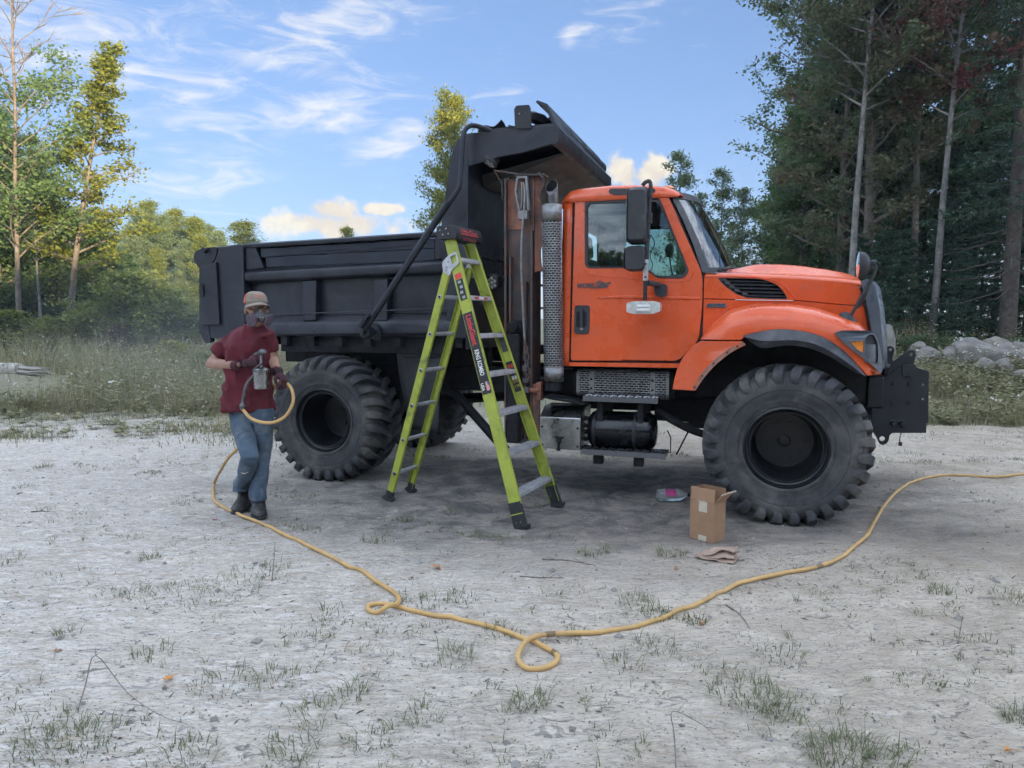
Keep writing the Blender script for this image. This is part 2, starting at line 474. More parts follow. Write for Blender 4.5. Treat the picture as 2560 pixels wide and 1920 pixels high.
# ---------------------------------------------------------------- wheels
def tyre_mesh():
    mb = MB()
    half = [(.300, .062), (.306, .040), (.318, .030), (.330, .026), (.333, .031), (.340, .024), (.346, .029), (.354, .021), (.362, .023), (.40, .010), (.437, .003), (.440, .007), (.445, .002), (.48, .000), (.515, .010), (.540, .034), (.558, .062), (.569, .095), (.574, .16), (.577, .275)]
    prof = half + [(r, .55 - w) for (r, w) in reversed(half[:-1])]
    mb.lathe(prof, axis='y', n=96)
    st = [(.285, .575, .047, -.03, .046, (1, 0)), (.22, .575, .047, .015, .046, (1, 0)), (.15, .572, .049, .065, .052, (1, 0)), (.10, .568, .050, .100, .060, (.97, -.25)),
          (.066, .558, .050, .126, .068, (.8, -.6)), (.038, .541, .047, .140, .070, (.5, -.87)), (.018, .522, .030, .142, .066, (.25, -.97)), (.006, .502, .012, .134, .060, (.05, -1)), (.002, .488, .001, .126, .052, (.0, -1))]
    N = 28; rnd = random.Random(5)
    for side in (0, 1):
        for k in range(N):
            base = 2 * math.pi * (k + .5 * side) / N
            secs = []
            for (w, r, h, off, hw, nn) in st:
                th = base + off; row = []
                for (sgn, lev) in ((-1, -.014), (-.9, .9), (-.82, 1.0), (.82, 1.0), (.9, .9), (1, -.014)):
                    hh = h * lev if lev > 0 else lev
                    rr = r + nn[0] * hh; ww = w + nn[1] * hh
                    a = th + sgn * hw * (1.0 if lev > .5 else 1.12)
                    if side: ww = .55 - ww
                    row.append((rr * math.cos(a), ww, rr * math.sin(a)))
                secs.append(row)
            mb.loft(secs, closed=False, caps=False)
            s0 = secs[0]; mb.add(s0, [tuple(range(6))])
    # flatten where the tyre meets the ground and let the sidewall bulge there
    out = []
    for (x, y, z) in mb.v:
        if z < -.45:
            k = min(1, (-.45 - z) / .15); y += (-.028 if y < .275 else .028) * k * (1 if abs(y - .275) > .15 else 0)
        if z < -.600: z = -.600 - (z + .600) * .02
        out.append((x, y, z))
    mb.v = out
    return mb.mesh('tyre', M['rubber'], 40)
def rim_mesh():
    mb = MB()
    mb.lathe([(.335, .052), (.306, .030), (.298, .026), (.292, .034), (.288, .060), (.272, .072), (.268, .064), (.258, .064), (.254, .078), (.250, .20), (.236, .30), (.228, .315), (.215, .39), (.10, .395), (.0, .395)], axis='y', n=64)
    mb.lathe([(.335, .50), (.30, .52), (.28, .49), (.25, .46), (.24, .42)], axis='y', n=48)
    for k in range(10):
        a = 2 * math.pi * k / 10
        mb.lathe([(0, .388), (.012, .388), (.014, .394), (.014, .41)], (math.cos(a) * .155, 0, math.sin(a) * .155), 'y', 8)
    mb.tube([(.20 * math.cos(t), .375, .20 * math.sin(t)) for t in np.linspace(-2.2, -.9, 9)], .006, 6)
    return mb.mesh('wheel', M['rim_black'], 40)
def tyre_logo():
    return None
TY, RM = tyre_mesh(), rim_mesh()
hubm = MB().lathe([(0, .384), (.03, .384), (.045, .386), (.05, .39)], axis='y', n=20).mesh('hub', M['rim_black'])
for (u, w, flip) in ((-.025, .0, 0), (-4.19, .15, 0), (-.025, 2.76, 1), (-4.19, 2.61, 1)):
    wh = bpy.data.objects.new('wheel', RM); COL.objects.link(wh); wh.parent = T
    wh.location = (u, w, .602); wh.rotation_euler = (0, 0, math.pi if flip else 0)
    for nm, me in (('tyre', TY), ('hub', hubm)):
        o = bpy.data.objects.new(nm, me); COL.objects.link(o); o.parent = wh
        o.rotation_euler = (0, .13 * (u < -1), 0) if False else (0, 0, 0)
    if not flip:
        fl = MB()
        def arc_fn(r0, a0):
            def fn(x, y, z):
                a = a0 - x / r0; rr = r0 + y
                yy = interp(rr, [.36, .40, .44, .48], [.021, .009, .004, .0005])
                return Vector((rr * math.cos(a), yy - .0015 - abs(z), rr * math.sin(a)))
            return fn
        # worn, unreadable raised moulding marks and an oval emblem
        rn = random.Random(11 + int(u)); mk = MB()
        for (a0, n) in ((2.05, 9), (1.52, 7), (-1.0, 8), (-2.2, 6)):
            for k in range(n):
                a = a0 - k * .055; f = arc_fn(.388, a); hgt = rn.uniform(.018, .024)
                pts = [f(0, 0, .0), f(.013, 0, .0), f(.013, hgt, .0), f(0, hgt, .0)]
                top = [f(0, 0, .0015), f(.013, 0, .0015), f(.013, hgt, .0015), f(0, hgt, .0015)]
                if rn.random() < .8: mk.loft([pts, top])
        f = arc_fn(.40, 1.18)
        mk.tube([f(.062 * math.cos(t), .016 * math.sin(t), .001) for t in np.linspace(0, 2 * math.pi, 28, endpoint=False)], .0022, 5, closed=True)
        tag(mk.build('moulded_marks', M['rubber'], wh), kind='stuff')

# ---------------------------------------------------------------- chassis
mb = MB()
for w in (WC - .46, WC + .40): mb.box(-4.95, .70, w, w + .07, .86, 1.10)
for u in (-4.9, -3.4, -2.3, -1.2, .5): mb.box(u, u + .09, WC - .40, WC + .40, .90, 1.06)
part(mb, 'chassis_frame', M['under'], bevel=.006)
mb = MB()
mb.tube([(-4.19, .5, .602), (-4.19, 2.26, .602)], .085, 14)
mb.lathe([(0, -.26), (.12, -.24), (.21, -.10), (.23, 0), (.21, .10), (.12, .24), (0, .26)], (-4.19, WC, .602), 'y', 20)
for w in (.80, 1.90): mb.bar((-4.75, w, .80), (-3.65, w, .80), .09, .11); mb.bar((-4.3, w, .62), (-4.08, w, .80), .1, .1)
part(mb, 'rear_axle', M['under'])
mb = MB()
mb.bar((-.025, .45, .60), (-.025, 2.31, .60), .12, .13)
for w in (.85, 1.87): mb.bar((-.6, w, .76), (.55, w, .76), .09, .08); mb.bar((-.12, w, .62), (.08, w, .76), .09, .09)
mb.bar((.30, .60, .70), (-.9, .85, .62), .05, .05)
part(mb, 'front_axle', M['under'])
mb = MB().tube([(-3.9, WC, .66), (-2.2, WC, .82), (-1.0, WC, .88)], .055, 10)
mb.box(-1.15, -.25, WC - .32, WC + .32, .62, 1.15); mb.box(-.25, .45, WC - .38, WC + .38, .75, 1.55)
mb.box(-1.9, -1.1, WC - .25, WC + .25, .70, 1.08)
part(mb, 'engine_and_driveline', M['under'], bevel=.02)
mb = MB().tube([(-3.42, .75, 1.02), (-3.147, 1.0, .813), (-2.722, 1.0, .377), (-2.60, 1.0, .26)], .048, 12)
part(mb, 'wing_brace_tube', M['black_flat'])
mb = MB()
mb.tube(spline([(-1.06, .60, .78), (-.92, .55, .70), (-.72, .62, .60), (-.5, .72, .55), (-.3, .80, .58)], 5), .035, 8)
mb.tube([(-1.0, .5, .44), (-.93, .5, .43), (-.93, .5, .56), (-.96, .5, .62)], .006, 6)
mb.tube([(-.80, .9, .60), (-.92, .9, .34)], .008, 6)
part(mb, 'brake_line', M['under'])

# ---------------------------------------------------------------- dump body
B0, B1 = .25, 2.51                         # outer faces of the body across the truck
DB = MB()                                   # floor, inner walls
DB.box(-5.16, -2.72, B0 + .13, B1 - .13, 1.40, 1.46)
DB.box(-5.14, -2.74, B0 + .115, B0 + .135, 1.44, 2.31)
DB.box(-5.14, -2.74, B1 - .135, B1 - .115, 1.44, 2.31)
DBO = DB.build('dump_body', M['black_body'], T, bevel=.004)
def rail_sec(pts, name, u0, u1, z_off0, z_off1, mat='black_body', far=False, **kw):
    """a side rail: section (w offset, z) run along u"""
    secs = []
    for k in range(13):
        t = k / 12
        dz = z_off0 + (z_off1 - z_off0) * t
        secs.append([(u0 + (u1 - u0) * t, (B1 - a) if far else B0 + a, z + dz) for (a, z) in pts])
    return MB().loft(secs).build(name, M[mat], DBO, **kw)
for far in (False, True):
    rail_sec([(.12, 2.055), (.045, 2.055), (.008, 2.03), (.0, 1.99), (.012, 1.955), (.05, 1.935), (.12, 1.930)], 'side_rail', -5.11, -2.70, 0, .055, far=far, bevel=.008)
    rail_sec([(.12, 2.275), (.02, 2.275), (.012, 2.31), (.12, 2.335)], 'top_rail', -5.13, -2.86, 0, .04, far=far, bevel=.006)
    rail_sec([(.125, 1.60), (.10, 1.60), (.015, 1.525), (.004, 1.50), (.004, 1.425), (.02, 1.405), (.125, 1.40)], 'bottom_rail', -5.16, -2.72, 0, .03, far=far, bevel=.008)
# wooden sideboard (two weathered planks) with sloped steel end plates
for (z0, z1, nm) in ((2.083, 2.183, 'plank'), (2.187, 2.270, 'plank')):
    secs = []
    rr = random.Random(int(z0 * 1000))
    for k in range(25):
        t = k / 24; u = -4.88 + t * 1.84 - (z0 - 2.083) * .55 * (1 - t); dz = .028 * (u + 4.9) / 2.0
        ja, jb = rr.uniform(-.004, .004), rr.uniform(-.004, .004)
        secs.append([(u, B0 + .05, z0 + dz + ja), (u, B0 + .09, z0 + dz + ja), (u, B0 + .09, z1 + dz + jb), (u, B0 + .05, z1 + dz + jb)])
    MB().loft(secs).build(nm, M['wood_blk'], DBO, bevel=.004)
mb = MB()
rr = random.Random(3)
for (ua, za, ub, zb) in ((-4.85, 2.185, -3.95, 2.235), (-3.95, 2.205, -3.1, 2.258)):
    P = [(ua + (ub - ua) * k / 16, B0 + .0475, za + (zb - za) * k / 16 + rr.uniform(-.006, .006)) for k in range(17)]
    mb.tube(P, [.0012 + .003 * rr.random() for _ in P], 5)
mb.build('plank_crack', M['under'], DBO)
MB().prism([(-5.11, 2.06), (-4.89, 2.075), (-4.985, 2.285), (-5.11, 2.28)], B0 + .03, B0 + .10).build('end_plate', M['black_body'], DBO, bevel=.006)
MB().prism([(-3.03, 2.115), (-2.72, 2.12), (-2.72, 2.34), (-3.03, 2.325)], B0 + .03, B0 + .10).build('end_plate', M['black_body'], DBO, bevel=.006)
for far in (False, True):
    for (u0, u1) in ((-4.46, -4.285), (-3.675, -3.51), (-2.93, -2.77)):
        w0, w1 = (B0 + .035, B0 + .115) if not far else (B1 - .115, B1 - .035)
        mb = MB()
        wa, wb = (w0, w1)
        o = (B0 + .035 if not far else B1 - .035); i = (B0 + .115 if not far else B1 - .115); s = (.055 if not far else -.055)
        mb.loft([[(u0, i, 1.94), (u0 + .012, o, 1.94), (u1 - .012, o, 1.945), (u1, i, 1.945)], [(u0, i, 1.565), (u0 + .012, o - s * .3, 1.555), (u1 - .012, o - s * .3, 1.56), (u1, i, 1.565)]])
        mb.build('rib', M['black_body'], DBO, bevel=.008)
# weld beads where ribs and rails meet the side sheet
rw_ = random.Random(12)
for (ua, za, ub, zb, wo) in ((-5.08, 1.935, -2.75, 1.985, .118), (-5.08, 2.063, -2.75, 2.118, .05), (-5.08, 1.605, -2.75, 1.637, .108), (-4.466, 1.93, -4.466, 1.575, .112), (-4.279, 1.93, -4.279, 1.575, .112), (-3.681, 1.94, -3.681, 1.58, .112), (-3.504, 1.94, -3.504, 1.58, .112)):
    n_ = max(8, int(math.hypot(ub - ua, zb - za) / .012))
    P = [(ua + (ub - ua) * k / n_ + rw_.uniform(-.002, .002), B0 + wo, za + (zb - za) * k / n_ + rw_.uniform(-.002, .002)) for k in range(n_ + 1)]
    MB().tube(P, [.004 + .002 * (k % 2) for k in range(n_ + 1)], 5).build('weld_bead', M['black_body'], DBO)
# torn rust holes in the lower rail, seen as ragged dark tears
rr = random.Random(8)
for (u, z, a, b) in ((-4.73, 1.585, .05, .014), (-4.22, 1.56, .055, .02), (-3.90, 1.565, .075, .026), (-3.45, 1.51, .05, .016), (-3.25, 1.515, .03, .012), (-4.30, 1.455, .02, .012), (-3.98, 1.46, .012, .006)):
    L = []
    for k in range(16):
        t = 2 * math.pi * k / 16; q = rr.uniform(.55, 1.15)
        L.append((u + a * q * math.cos(t), z + b * rr.uniform(.5, 1.2) * math.sin(t)))
    wz = lambda uu, ww, zz: (uu, B0 + interp(zz, [1.40, 1.425, 1.50, 1.525, 1.60], [.02, .004, .004, .015, .10]) - .0015 - .004 * interp(zz, [1.5, 1.6], [0, 1]) + ww, zz)
    MB().prism(L, -.001, .0005, warp=wz).build('rust_hole', M['under'], DBO)
part(MB().tube([(-5.1, B0 + .02, 1.608), (-2.8, B0 + .02, 1.672)], .007, 6), 'chute_rod', M['black_body'], DBO)
# rear corner posts and tailgate
for (ww0, ww1) in ((B0 - .005, B0 + .16), (B1 - .16, B1 + .005)):
    MB().prism([(-5.60, 1.38), (-5.135, 1.38), (-5.115, 1.45), (-5.11, 2.305), (-5.19, 2.315), (-5.58, 2.29), (-5.60, 2.2)], ww0, ww1).build('corner_post', M['black_body'], DBO, bevel=.012)
for (ww0, ww1) in ((B0 - .035, B0 + .0), (B1 - .0, B1 + .035)):
    MB().prism([(-5.625, 1.51), (-5.40, 1.515), (-5.42, 2.145), (-5.61, 2.10)], ww0, ww1).build('post_cover', M['black_body'], DBO, bevel=.006)
    MB().prism(rounded([(-5.60, 2.29), (-5.40, 2.30), (-5.45, 2.16), (-5.62, 2.06), (-5.72, 2.17), (-5.70, 2.26)], .05), ww0 + .02, ww1 + .03).build('hinge_ear', M['black_body'], DBO, bevel=.006)
    c = (ww0 + ww1) / 2
MB().lathe([(0, -.012), (.028, -.012), (.028, .10), (0, .10)], (-5.55, B0 - .05, 2.265), 'y', 16).build('hinge_pin', M['black_flat'], DBO)
MB().prism(rounded([(-5.62, 1.80), (-5.575, 1.80), (-5.575, 1.93), (-5.62, 1.93)], .02), B0 - .05, B0 - .034).build('marker_lamp', M['black_gloss'], DBO)
MB().prism(rounded([(-5.655, 1.56), (-5.56, 1.53), (-5.54, 1.34), (-5.60, 1.32), (-5.66, 1.40)], .03), B0 - .01, B0 + .05).build('latch_hook', M['black_body'], DBO, bevel=.006)
MB().prism([(-5.72, 1.42), (-5.62, 1.40), (-5.60, 2.22), (-5.68, 2.24)], B0 + .03, B1 - .03).build('tailgate', M['black_body'], DBO, bevel=.01)
# headboard, front wall and cab shield
MB().prism([(-2.975, 2.30), (-2.955, 2.39), (-2.882, 2.857), (-2.835, 3.07), (-2.80, 3.13), (-2.735, 3.183), (-2.69, 3.183), (-2.70, 1.40), (-2.86, 1.40)], B0 + .003, B0 + .05).build('headboard_side', M['black_body'], DBO, bevel=.006)
MB().prism([(-2.975, 2.30), (-2.955, 2.39), (-2.882, 2.857), (-2.835, 3.07), (-2.80, 3.13), (-2.735, 3.183), (-2.69, 3.183), (-2.70, 1.40), (-2.86, 1.40)], B1 - .05, B1 - .003).build('headboard_side', M['black_body'], DBO, bevel=.006)
MB().box(-2.745, -2.715, B0 + .05, B1 - .05, 1.30, 3.15).build('front_wall', M['black_body'], DBO, bevel=.004)
mb = MB()
for z in (1.95, 2.12): mb.tube([(-2.60, .30, z), (-2.60, 2.4, z + .01)], .014, 8)
mb.tube([(-2.60, .30, 1.70), (-2.60, 2.4, 1.70)], .012, 8)
mb.build('hydraulic_line', M['under'], DBO)
for (a, b) in ((B0 + .002, B0 + .035), (B1 - .035, B1 - .002)):
    MB().prism([(-2.73, 3.185), (-1.91, 3.192), (-1.895, 3.175), (-1.895, 3.05), (-1.91, 3.04), (-2.174, 2.985), (-2.45, 2.955), (-2.688, 2.905)], a, b).build('cab_shield_side', M['black_body'], DBO, bevel=.006)
MB().box(-2.73, -1.90, B0 + .035, B1 - .035, 3.125, 3.15).build('cab_shield', M['black_body'], DBO, bevel=.004)
MB().prism([(-1.912, 3.195), (-1.885, 3.185), (-1.868, 3.165), (-1.868, 3.06), (-1.885, 3.035), (-1.93, 3.03), (-1.93, 3.045), (-1.90, 3.06), (-1.90, 3.16), (-1.912, 3.175)], B0 + .002, B1 - .002).build('shield_lip', M['black_body'], DBO, bevel=.005)
part(MB().prism([(-2.715, 2.905), (-2.70, 2.80), (-1.905, 3.04), (-1.905, 3.055)], B0 + .40, B1 - .036), 'shield_underside', pmat('grey_undershield', (.060, .062, .060), .55, 0, .2, 3), DBO)
# tarp roll and wind deflector on the cab shield
mb = MB().tube([(-2.02, B0 + .30, 3.27), (-1.99, B1 - .05, 3.27)], .075, 18)
for w in (.9, 1.5, 2.1): mb.lathe([(.076, -.012), (.081, -.006), (.081, .006), (.076, .012)], (-2.005, w, 3.27), 'y', 18)
part(mb, 'tarp_roll', M['black_body'], DBO)
mb = MB().prism([(-1.93, 3.192), (-1.905, 3.195), (-1.985, 3.38), (-2.075, 3.42), (-2.09, 3.405), (-2.01, 3.36)], B0 + .05, B1 - .1)
part(mb, 'wind_deflector', M['black_body'], DBO, bevel=.004)
mb = MB().prism([(-2.252, 3.185), (-2.106, 3.172), (-2.115, 3.34), (-2.128, 3.368), (-2.24, 3.372), (-2.26, 3.345)], B0 - .012, B0 - .002, holes=[circle((-2.215, 3.305), .006, 8), circle((-2.160, 3.308), .007, 8)])
part(mb, 'tarp_motor_plate', M['black_flat'], DBO)
mb = MB().tube(spline([(-2.19, B0 + .02, 3.29), (-2.13, B0 + .12, 3.30), (-2.06, B0 + .22, 3.27), (-2.0, B0 + .3, 3.22)], 4), [.03, .035, .04, .045, .05, .05, .055, .06, .05, .05, .05, .04, .03], 10)
mb.tube([(-2.34, B0 + .01, 3.205), (-2.22, B0 + .01, 3.205)], .007, 6); mb.tube([(-2.32, B0 + .01, 3.22), (-2.24, B0 + .01, 3.20)], .006, 6)
part(mb, 'tarp_motor', M['black_flat'], DBO)
mb = MB()
mb.grid(10, 4, lambda a, b: (-2.60 + a * .21, B0 + .03 + b * .26, 3.215 + .055 * a + .02 * math.sin(7 * a + 5 * b) + (.02 * math.sin(22 * b) if a > .9 else 0)))
part(mb, 'torn_tarp_flap', M['black_body'], DBO, solid=.012)
part(MB().box(-2.60, -1.93, B0 + .01, B0 + .06, 3.188, 3.205), 'tarp_track', M['black_body'], DBO, bevel=.004)
# tarp arm: long bent tube from the pivot up over the shield
arm = [(-3.62, .05, 1.49), (-3.35, .05, 1.85), (-3.05, .05, 2.22), (-2.78, .06, 2.575), (-2.705, .07, 2.68), (-2.692, .08, 2.78), (-2.686, .10, 2.95), (-2.683, .12, 3.10), (-2.672, .14, 3.18), (-2.64, .17, 3.22), (-2.60, .20, 3.228), (-2.54, .24, 3.213), (-2.48, .27, 3.19)]
mb = MB().tube([arm[0]] + [tuple(p) for p in spline(arm[2:], 4)], .021, 12)
part(mb, 'tarp_arm', M['black_body'], DBO)
mb = MB().tube([(-3.62, .055, 1.50), (-2.79, .06, 2.575)], .031, 12)
mb.bar((-3.645, .02, 1.50), (-3.56, .02, 1.61), .03, .09, up=(0, 1, 0))
part(mb, 'tarp_arm_sleeve', M['black_body'], DBO)
mb = MB().prism(rounded([(-3.70, 1.47), (-3.665, 1.535), (-3.60, 1.535), (-3.555, 1.44), (-3.56, 1.375), (-3.64, 1.375), (-3.70, 1.42)], .03), .215, .235)
mb.lathe([(0, -.05), (.052, -.05), (.058, -.035), (.058, .03), (0, .03)], (-3.635, .10, 1.455), 'y', 20)
mb.lathe([(0, -.10), (.022, -.10), (.022, .05), (0, .05)], (-3.635, .10, 1.455), 'y', 12)
mb.tube([(-3.635, .08, 1.455), (-3.635, .24, 1.455)], .03, 12)
part(mb, 'tarp_arm_pivot', M['black_flat'], DBO)
# body sub-frame under the floor
mb = MB()
for w in (WC - .45, WC + .36): mb.box(-5.15, -2.75, w, w + .09, 1.11, 1.31)
for u in np.linspace(-5.05, -2.85, 8): mb.box(u, u + .07, B0 + .06, B1 - .06, 1.31, 1.40)
mb.box(-4.80, -2.95, B0 + .14, B0 + .22, 1.25, 1.395)
part(mb, 'body_subframe', M['under'], DBO, bevel=.004)
# mudflap hanger and flap ahead of the rear tyre
part(MB().box(-3.52, -3.06, .46, .50, 1.385, 1.435), 'flap_bracket', M['black_flat'], bevel=.004)
mb = MB().box(-3.47, -3.08, .45, .49, 1.27, 1.32); mb.box(-3.45, -3.07, .44, .455, 1.21, 1.265)
for u in (-3.47, -3.40, -3.2, -3.1): mb.lathe([(0, -.02), (.017, -.02), (.017, .02)], (u, .455, 1.30), 'y', 8)
part(mb, 'flap_hinge', M['black_flat'], bevel=.004)
mb = MB().grid(8, 12, lambda a, b: (-3.54 + a * .49 + .10 * b * b * (1 - a) + .0 * a, .47 + .05 * math.sin(3 * a + 2 * b) - .08 * b * (a - .4), 1.31 - b * .81 + .02 * a))
part(mb, 'mudflap', M['rubber2'], solid=.01)

# ---------------------------------------------------------------- wing mast (rusty post behind the cab)
PW = .35
mb = MB()
mb.cur = 0
mb.box(-2.392, -2.372, PW, PW + .26, .47, 2.80)                 # left flange
mb.box(-2.372, -2.132, PW + .06, PW + .075, .47, 2.80)          # web
mb.box(-2.150, -2.128, PW + .0, PW + .26, .47, 2.80)
mast = part(mb, 'wing_mast', M['rust'], bevel=.004)
mb = MB()
mb.box(-2.3715, -2.24, PW + .052, PW + .0585, 2.36, 2.78)
mb.box(-2.127, -2.118, PW + .005, PW + .20, 2.34, 2.78)
part(mb, 'old_orange_paint', M['rust_or'], mast)
mb = MB(); rr = random.Random(2)
L = [(-2.118, 1.98), (-2.118, 2.80), (-2.045, 2.79)]
for k in range(15): L.append((-2.048 + rr.uniform(-.022, .008) * (1 if k % 3 else 1.6), 2.77 - k * .055))
part(MB().prism(L, PW + .03, PW + .045), 'torn_side_plate', M['rust_or'], mast)
mb = MB().box(-2.34, -2.325, PW - .015, PW + .06, .9, 2.12); mb.box(-2.20, -2.185, PW - .015, PW + .06, .5, 1.9)
part(mb, 'guide_rail', M['rust'], mast, bevel=.003)
mb = MB().box(-2.33, -2.222, PW - .11, PW - .01, .48, 1.44)
mb.lathe([(0, -.03), (.05, -.03), (.05, .05), (0, .05)], (-2.29, PW - .06, 1.50), 'y', 14)
mb.tube([(-2.285, PW - .06, 1.44), (-2.285, PW - .06, 1.50)], .03, 10)
mb.box(-2.335, -2.19, PW - .02, PW + .01, 1.45, 1.56)
part(mb, 'lift_cylinder', M['under'], mast, bevel=.01)
# pulley block at the top with its cable
mb = MB()
mb.loft([[(-2.245, PW - .05, 2.78), (-2.165, PW - .05, 2.78), (-2.165, PW - .02, 2.78), (-2.245, PW - .02, 2.78)], [(-2.235, PW - .05, 2.50), (-2.15, PW - .05, 2.50), (-2.15, PW - .02, 2.50), (-2.235, PW - .02, 2.50)]])
mb2 = MB()
for (a, b) in (((-2.245, 2.78), (-2.26, 2.66)), ((-2.26, 2.66), (-2.225, 2.50)), ((-2.165, 2.78), (-2.145, 2.50)), ((-2.245, 2.78), (-2.165, 2.78))):
    mb2.bar((a[0], PW - .06, a[1]), (b[0], PW - .06, b[1]), .045, .018, up=(1, 0, 0))
mb2.box(-2.235, -2.15, PW - .09, PW - .03, 2.425, 2.50)
mb2.box(-2.255, -2.16, PW - .06, PW + .06, 2.775, 2.795)
part(mb2, 'pulley_block', pmat('grey_cast_steel', (.26, .25, .25), .55, .3, .25, 12, .1, 40), mast, bevel=.006)
mb = MB().lathe([(.0, -.018), (.055, -.018), (.05, 0), (.055, .018), (0, .018)], (-2.20, PW - .045, 2.64), 'y', 24)
part(mb, 'sheave', M['rust'], mast)
mb = MB()
mb.tube(spline([(-2.19, PW - .075, 2.74), (-2.175, PW - .08, 2.66), (-2.18, PW - .085, 2.50), (-2.19, PW - .085, 2.42), (-2.205, PW - .085, 2.1), (-2.19, PW - .085, 1.7), (-2.172, PW - .085, 1.37)], 6), .009, 8)
mb.tube(spline([(-2.205, PW - .07, 2.74), (-2.20, PW - .075, 2.62), (-2.21, PW - .07, 2.52)], 4), .007, 6)
part(mb, 'wing_cable', M['cable'], mast)
mb = MB()
for i, z in enumerate(np.linspace(1.30, 1.06, 5)):
    w = .020 if i % 2 else .010
    mb.tube([( -2.16 + .004 * i + (w * 1.1) * math.cos(t), PW - .085 + (.0 if i % 2 else .02) * math.sin(t), z + .036 * math.sin(t)) for t in np.linspace(0, 2 * math.pi, 12, endpoint=False)], .009, 6, closed=True)
mb.box(-2.185, -2.145, PW - .11, PW - .06, 1.12, 1.17); mb.box(-2.18, -2.135, PW - .11, PW - .06, 1.02, 1.06); mb.box(-2.17, -2.13, PW - .11, PW - .06, .93, .98)
mb.tube([(-2.172, PW - .085, 1.40), (-2.168, PW - .085, 1.22)], .012, 8)
part(mb, 'chain_and_shackle', M['rust'], mast)
mb = MB().box(-2.075, -2.03, PW - .06, PW + .02, .86, 1.02); mb.box(-2.125, -2.06, PW + .0, PW + .03, .55, 1.0)
mb.tube([(-2.17, PW - .05, .95), (-2.05, PW - .05, .95)], .022, 10)
part(mb, 'mast_guide_lug', M['rust_or'], mast, bevel=.004)
part(MB().box(-2.42, -2.06, PW - .02, PW + .28, .46, .50), 'mast_foot', M['rust'], mast, bevel=.004)
for (za, zb) in ((.90, 1.02), (1.25, 1.33)): part(MB().box(-2.40, -2.12, PW + .26, .92, za, zb), 'mast_bracket', M['under'], mast, bevel=.004)
# twigs of bent rod and work lamp at the mast's top
mb = MB()
mb.tube([(-2.46, PW - .05, 2.86), (-2.22, PW - .03, 2.815), (-2.07, PW - .03, 2.80)], .008, 6)
mb.tube([(-2.07, PW - .03, 2.82), (-2.03, PW - .03, 2.78), (-2.04, PW, 2.75)], .010, 6)
mb.tube([(-2.47, PW - .05, 2.87), (-2.40, PW - .03, 2.75), (-2.405, PW - .01, 2.62)], .004, 5)
mb.tube([(-2.34, PW - .02, 2.80), (-2.385, PW - .02, 2.75)], .005, 5)
mb.tube([(-2.12, PW - .04, 2.69), (-2.03, PW - .04, 2.63)], .005, 5)
mb.box(-2.28, -2.02, PW - .03, PW + .10, 2.80, 2.812)
part(mb, 'bent_rod', M['rust'], mast)
def worklamp(c, d, r, name='work_lamp'):
    """round finned LED lamp: c centre, d the way it shines"""
    d = Vector(d).normalized(); q = Vector((0, 1, 0)).rotation_difference(d).to_matrix().to_4x4(); mt = Matrix.Translation(c) @ q
    mb = MB(); mb.lathe([(0, .0), (r * .9, .0), (r, -.01), (r, -.03), (r * .85, -.045), (0, -.06)], (0, 0, 0), 'y', 24)
    for k in range(-5, 6):
        x = k / 6 * r; h = math.sqrt(max(0, r * r - x * x)) * .9
        mb.box(x - .003, x + .003, -.075, -.035, -h, h)
    mb.v = [tuple(mt @ Vector(p)) for p in mb.v]
    o = part(mb, name, M['rubber2'])
    lb = MB()
    for k in range(7):
        a = 2 * math.pi * k / 6; rr_ = 0 if k == 6 else r * .55
        lb.lathe([(0, .004), (r * .22, .003), (r * .24, -.001)], (rr_ * math.cos(a), 0, rr_ * math.sin(a)), 'y', 12)
    lb.v = [tuple(mt @ Vector(p)) for p in lb.v]
    part(lb, 'lens', M['clear_lens'], o)
    return o
worklamp((-2.515, .30, 2.925), (-.45, -.35, -.85), .072)
worklamp((-2.565, .50, 1.905), (-.35, -.85, -.30), .075)
mb = MB().tube([(-2.50, .48, 1.95), (-2.44, .44, 1.97), (-2.39, .40, 2.0)], .012, 8)
mb.tube(spline([(-2.55, .5, 1.99), (-2.47, .46, 2.02), (-2.43, .42, 1.95), (-2.46, .44, 2.15), (-2.41, .42, 2.22), (-2.39, .40, 2.24)], 5), .004, 6)
part(mb, 'lamp_bracket', M['under'])

# ---------------------------------------------------------------- exhaust stack with perforated heat shield
SX, SW = -1.943, .335
mb = MB()
mb.tube([(SX + .012, SW, .95), (SX - .008, SW, 2.53)], .074, 20)
stack = part(mb, 'exhaust_stack', M['under'])
# slash-cut tip
secs = []
for k in range(5):
    t = k / 4; row = []
    for j in range(24):
        a = 2 * math.pi * j / 24; x, y = .052 * math.cos(a), .052 * math.sin(a)
        zt = 2.715 + (x * -.2 + y * -.75)
        zt = 2.712 + y * 1.2
        z = 2.52 + (zt - 2.52) * t
        row.append((SX + x - .012 * t * t, SW + y, z))
    secs.append(row)
mb = MB().loft(secs, caps=False)
tip = part(mb, 'exhaust_tip', pmat('blued_steel_pipe', (.13, .125, .12), .35, .9, .2, 6), stack, solid=.004)
sec2 = []
for k in range(4):
    t = k / 3; row = []
    for j in range(24):
        a = 2 * math.pi * j / 24; x, y = .0465 * math.cos(a), .0465 * math.sin(a)
        row.append((SX + x - .012 * t * t, SW + y, 2.53 + (2.704 + y * 1.2 - 2.53) * t))
    sec2.append(row)
mb = MB().loft(sec2, caps=False); mb.add(sec2[0], [tuple(range(24))])
part(mb, 'dark_bore', pmat('bore_black', (.004, .004, .005), .95), tip)  # black lining added to make the inside of the tip dark
SHIELD_R = .085
def shield_tilt(z): return SX - .010 + (2.55 - z) * .019
mb = MB()
NA, NZ = 42, 60
a0, a1 = R(150), R(390)                     # wraps the side that faces out
zs = np.linspace(2.40, 1.155, NZ * 2 + 1)
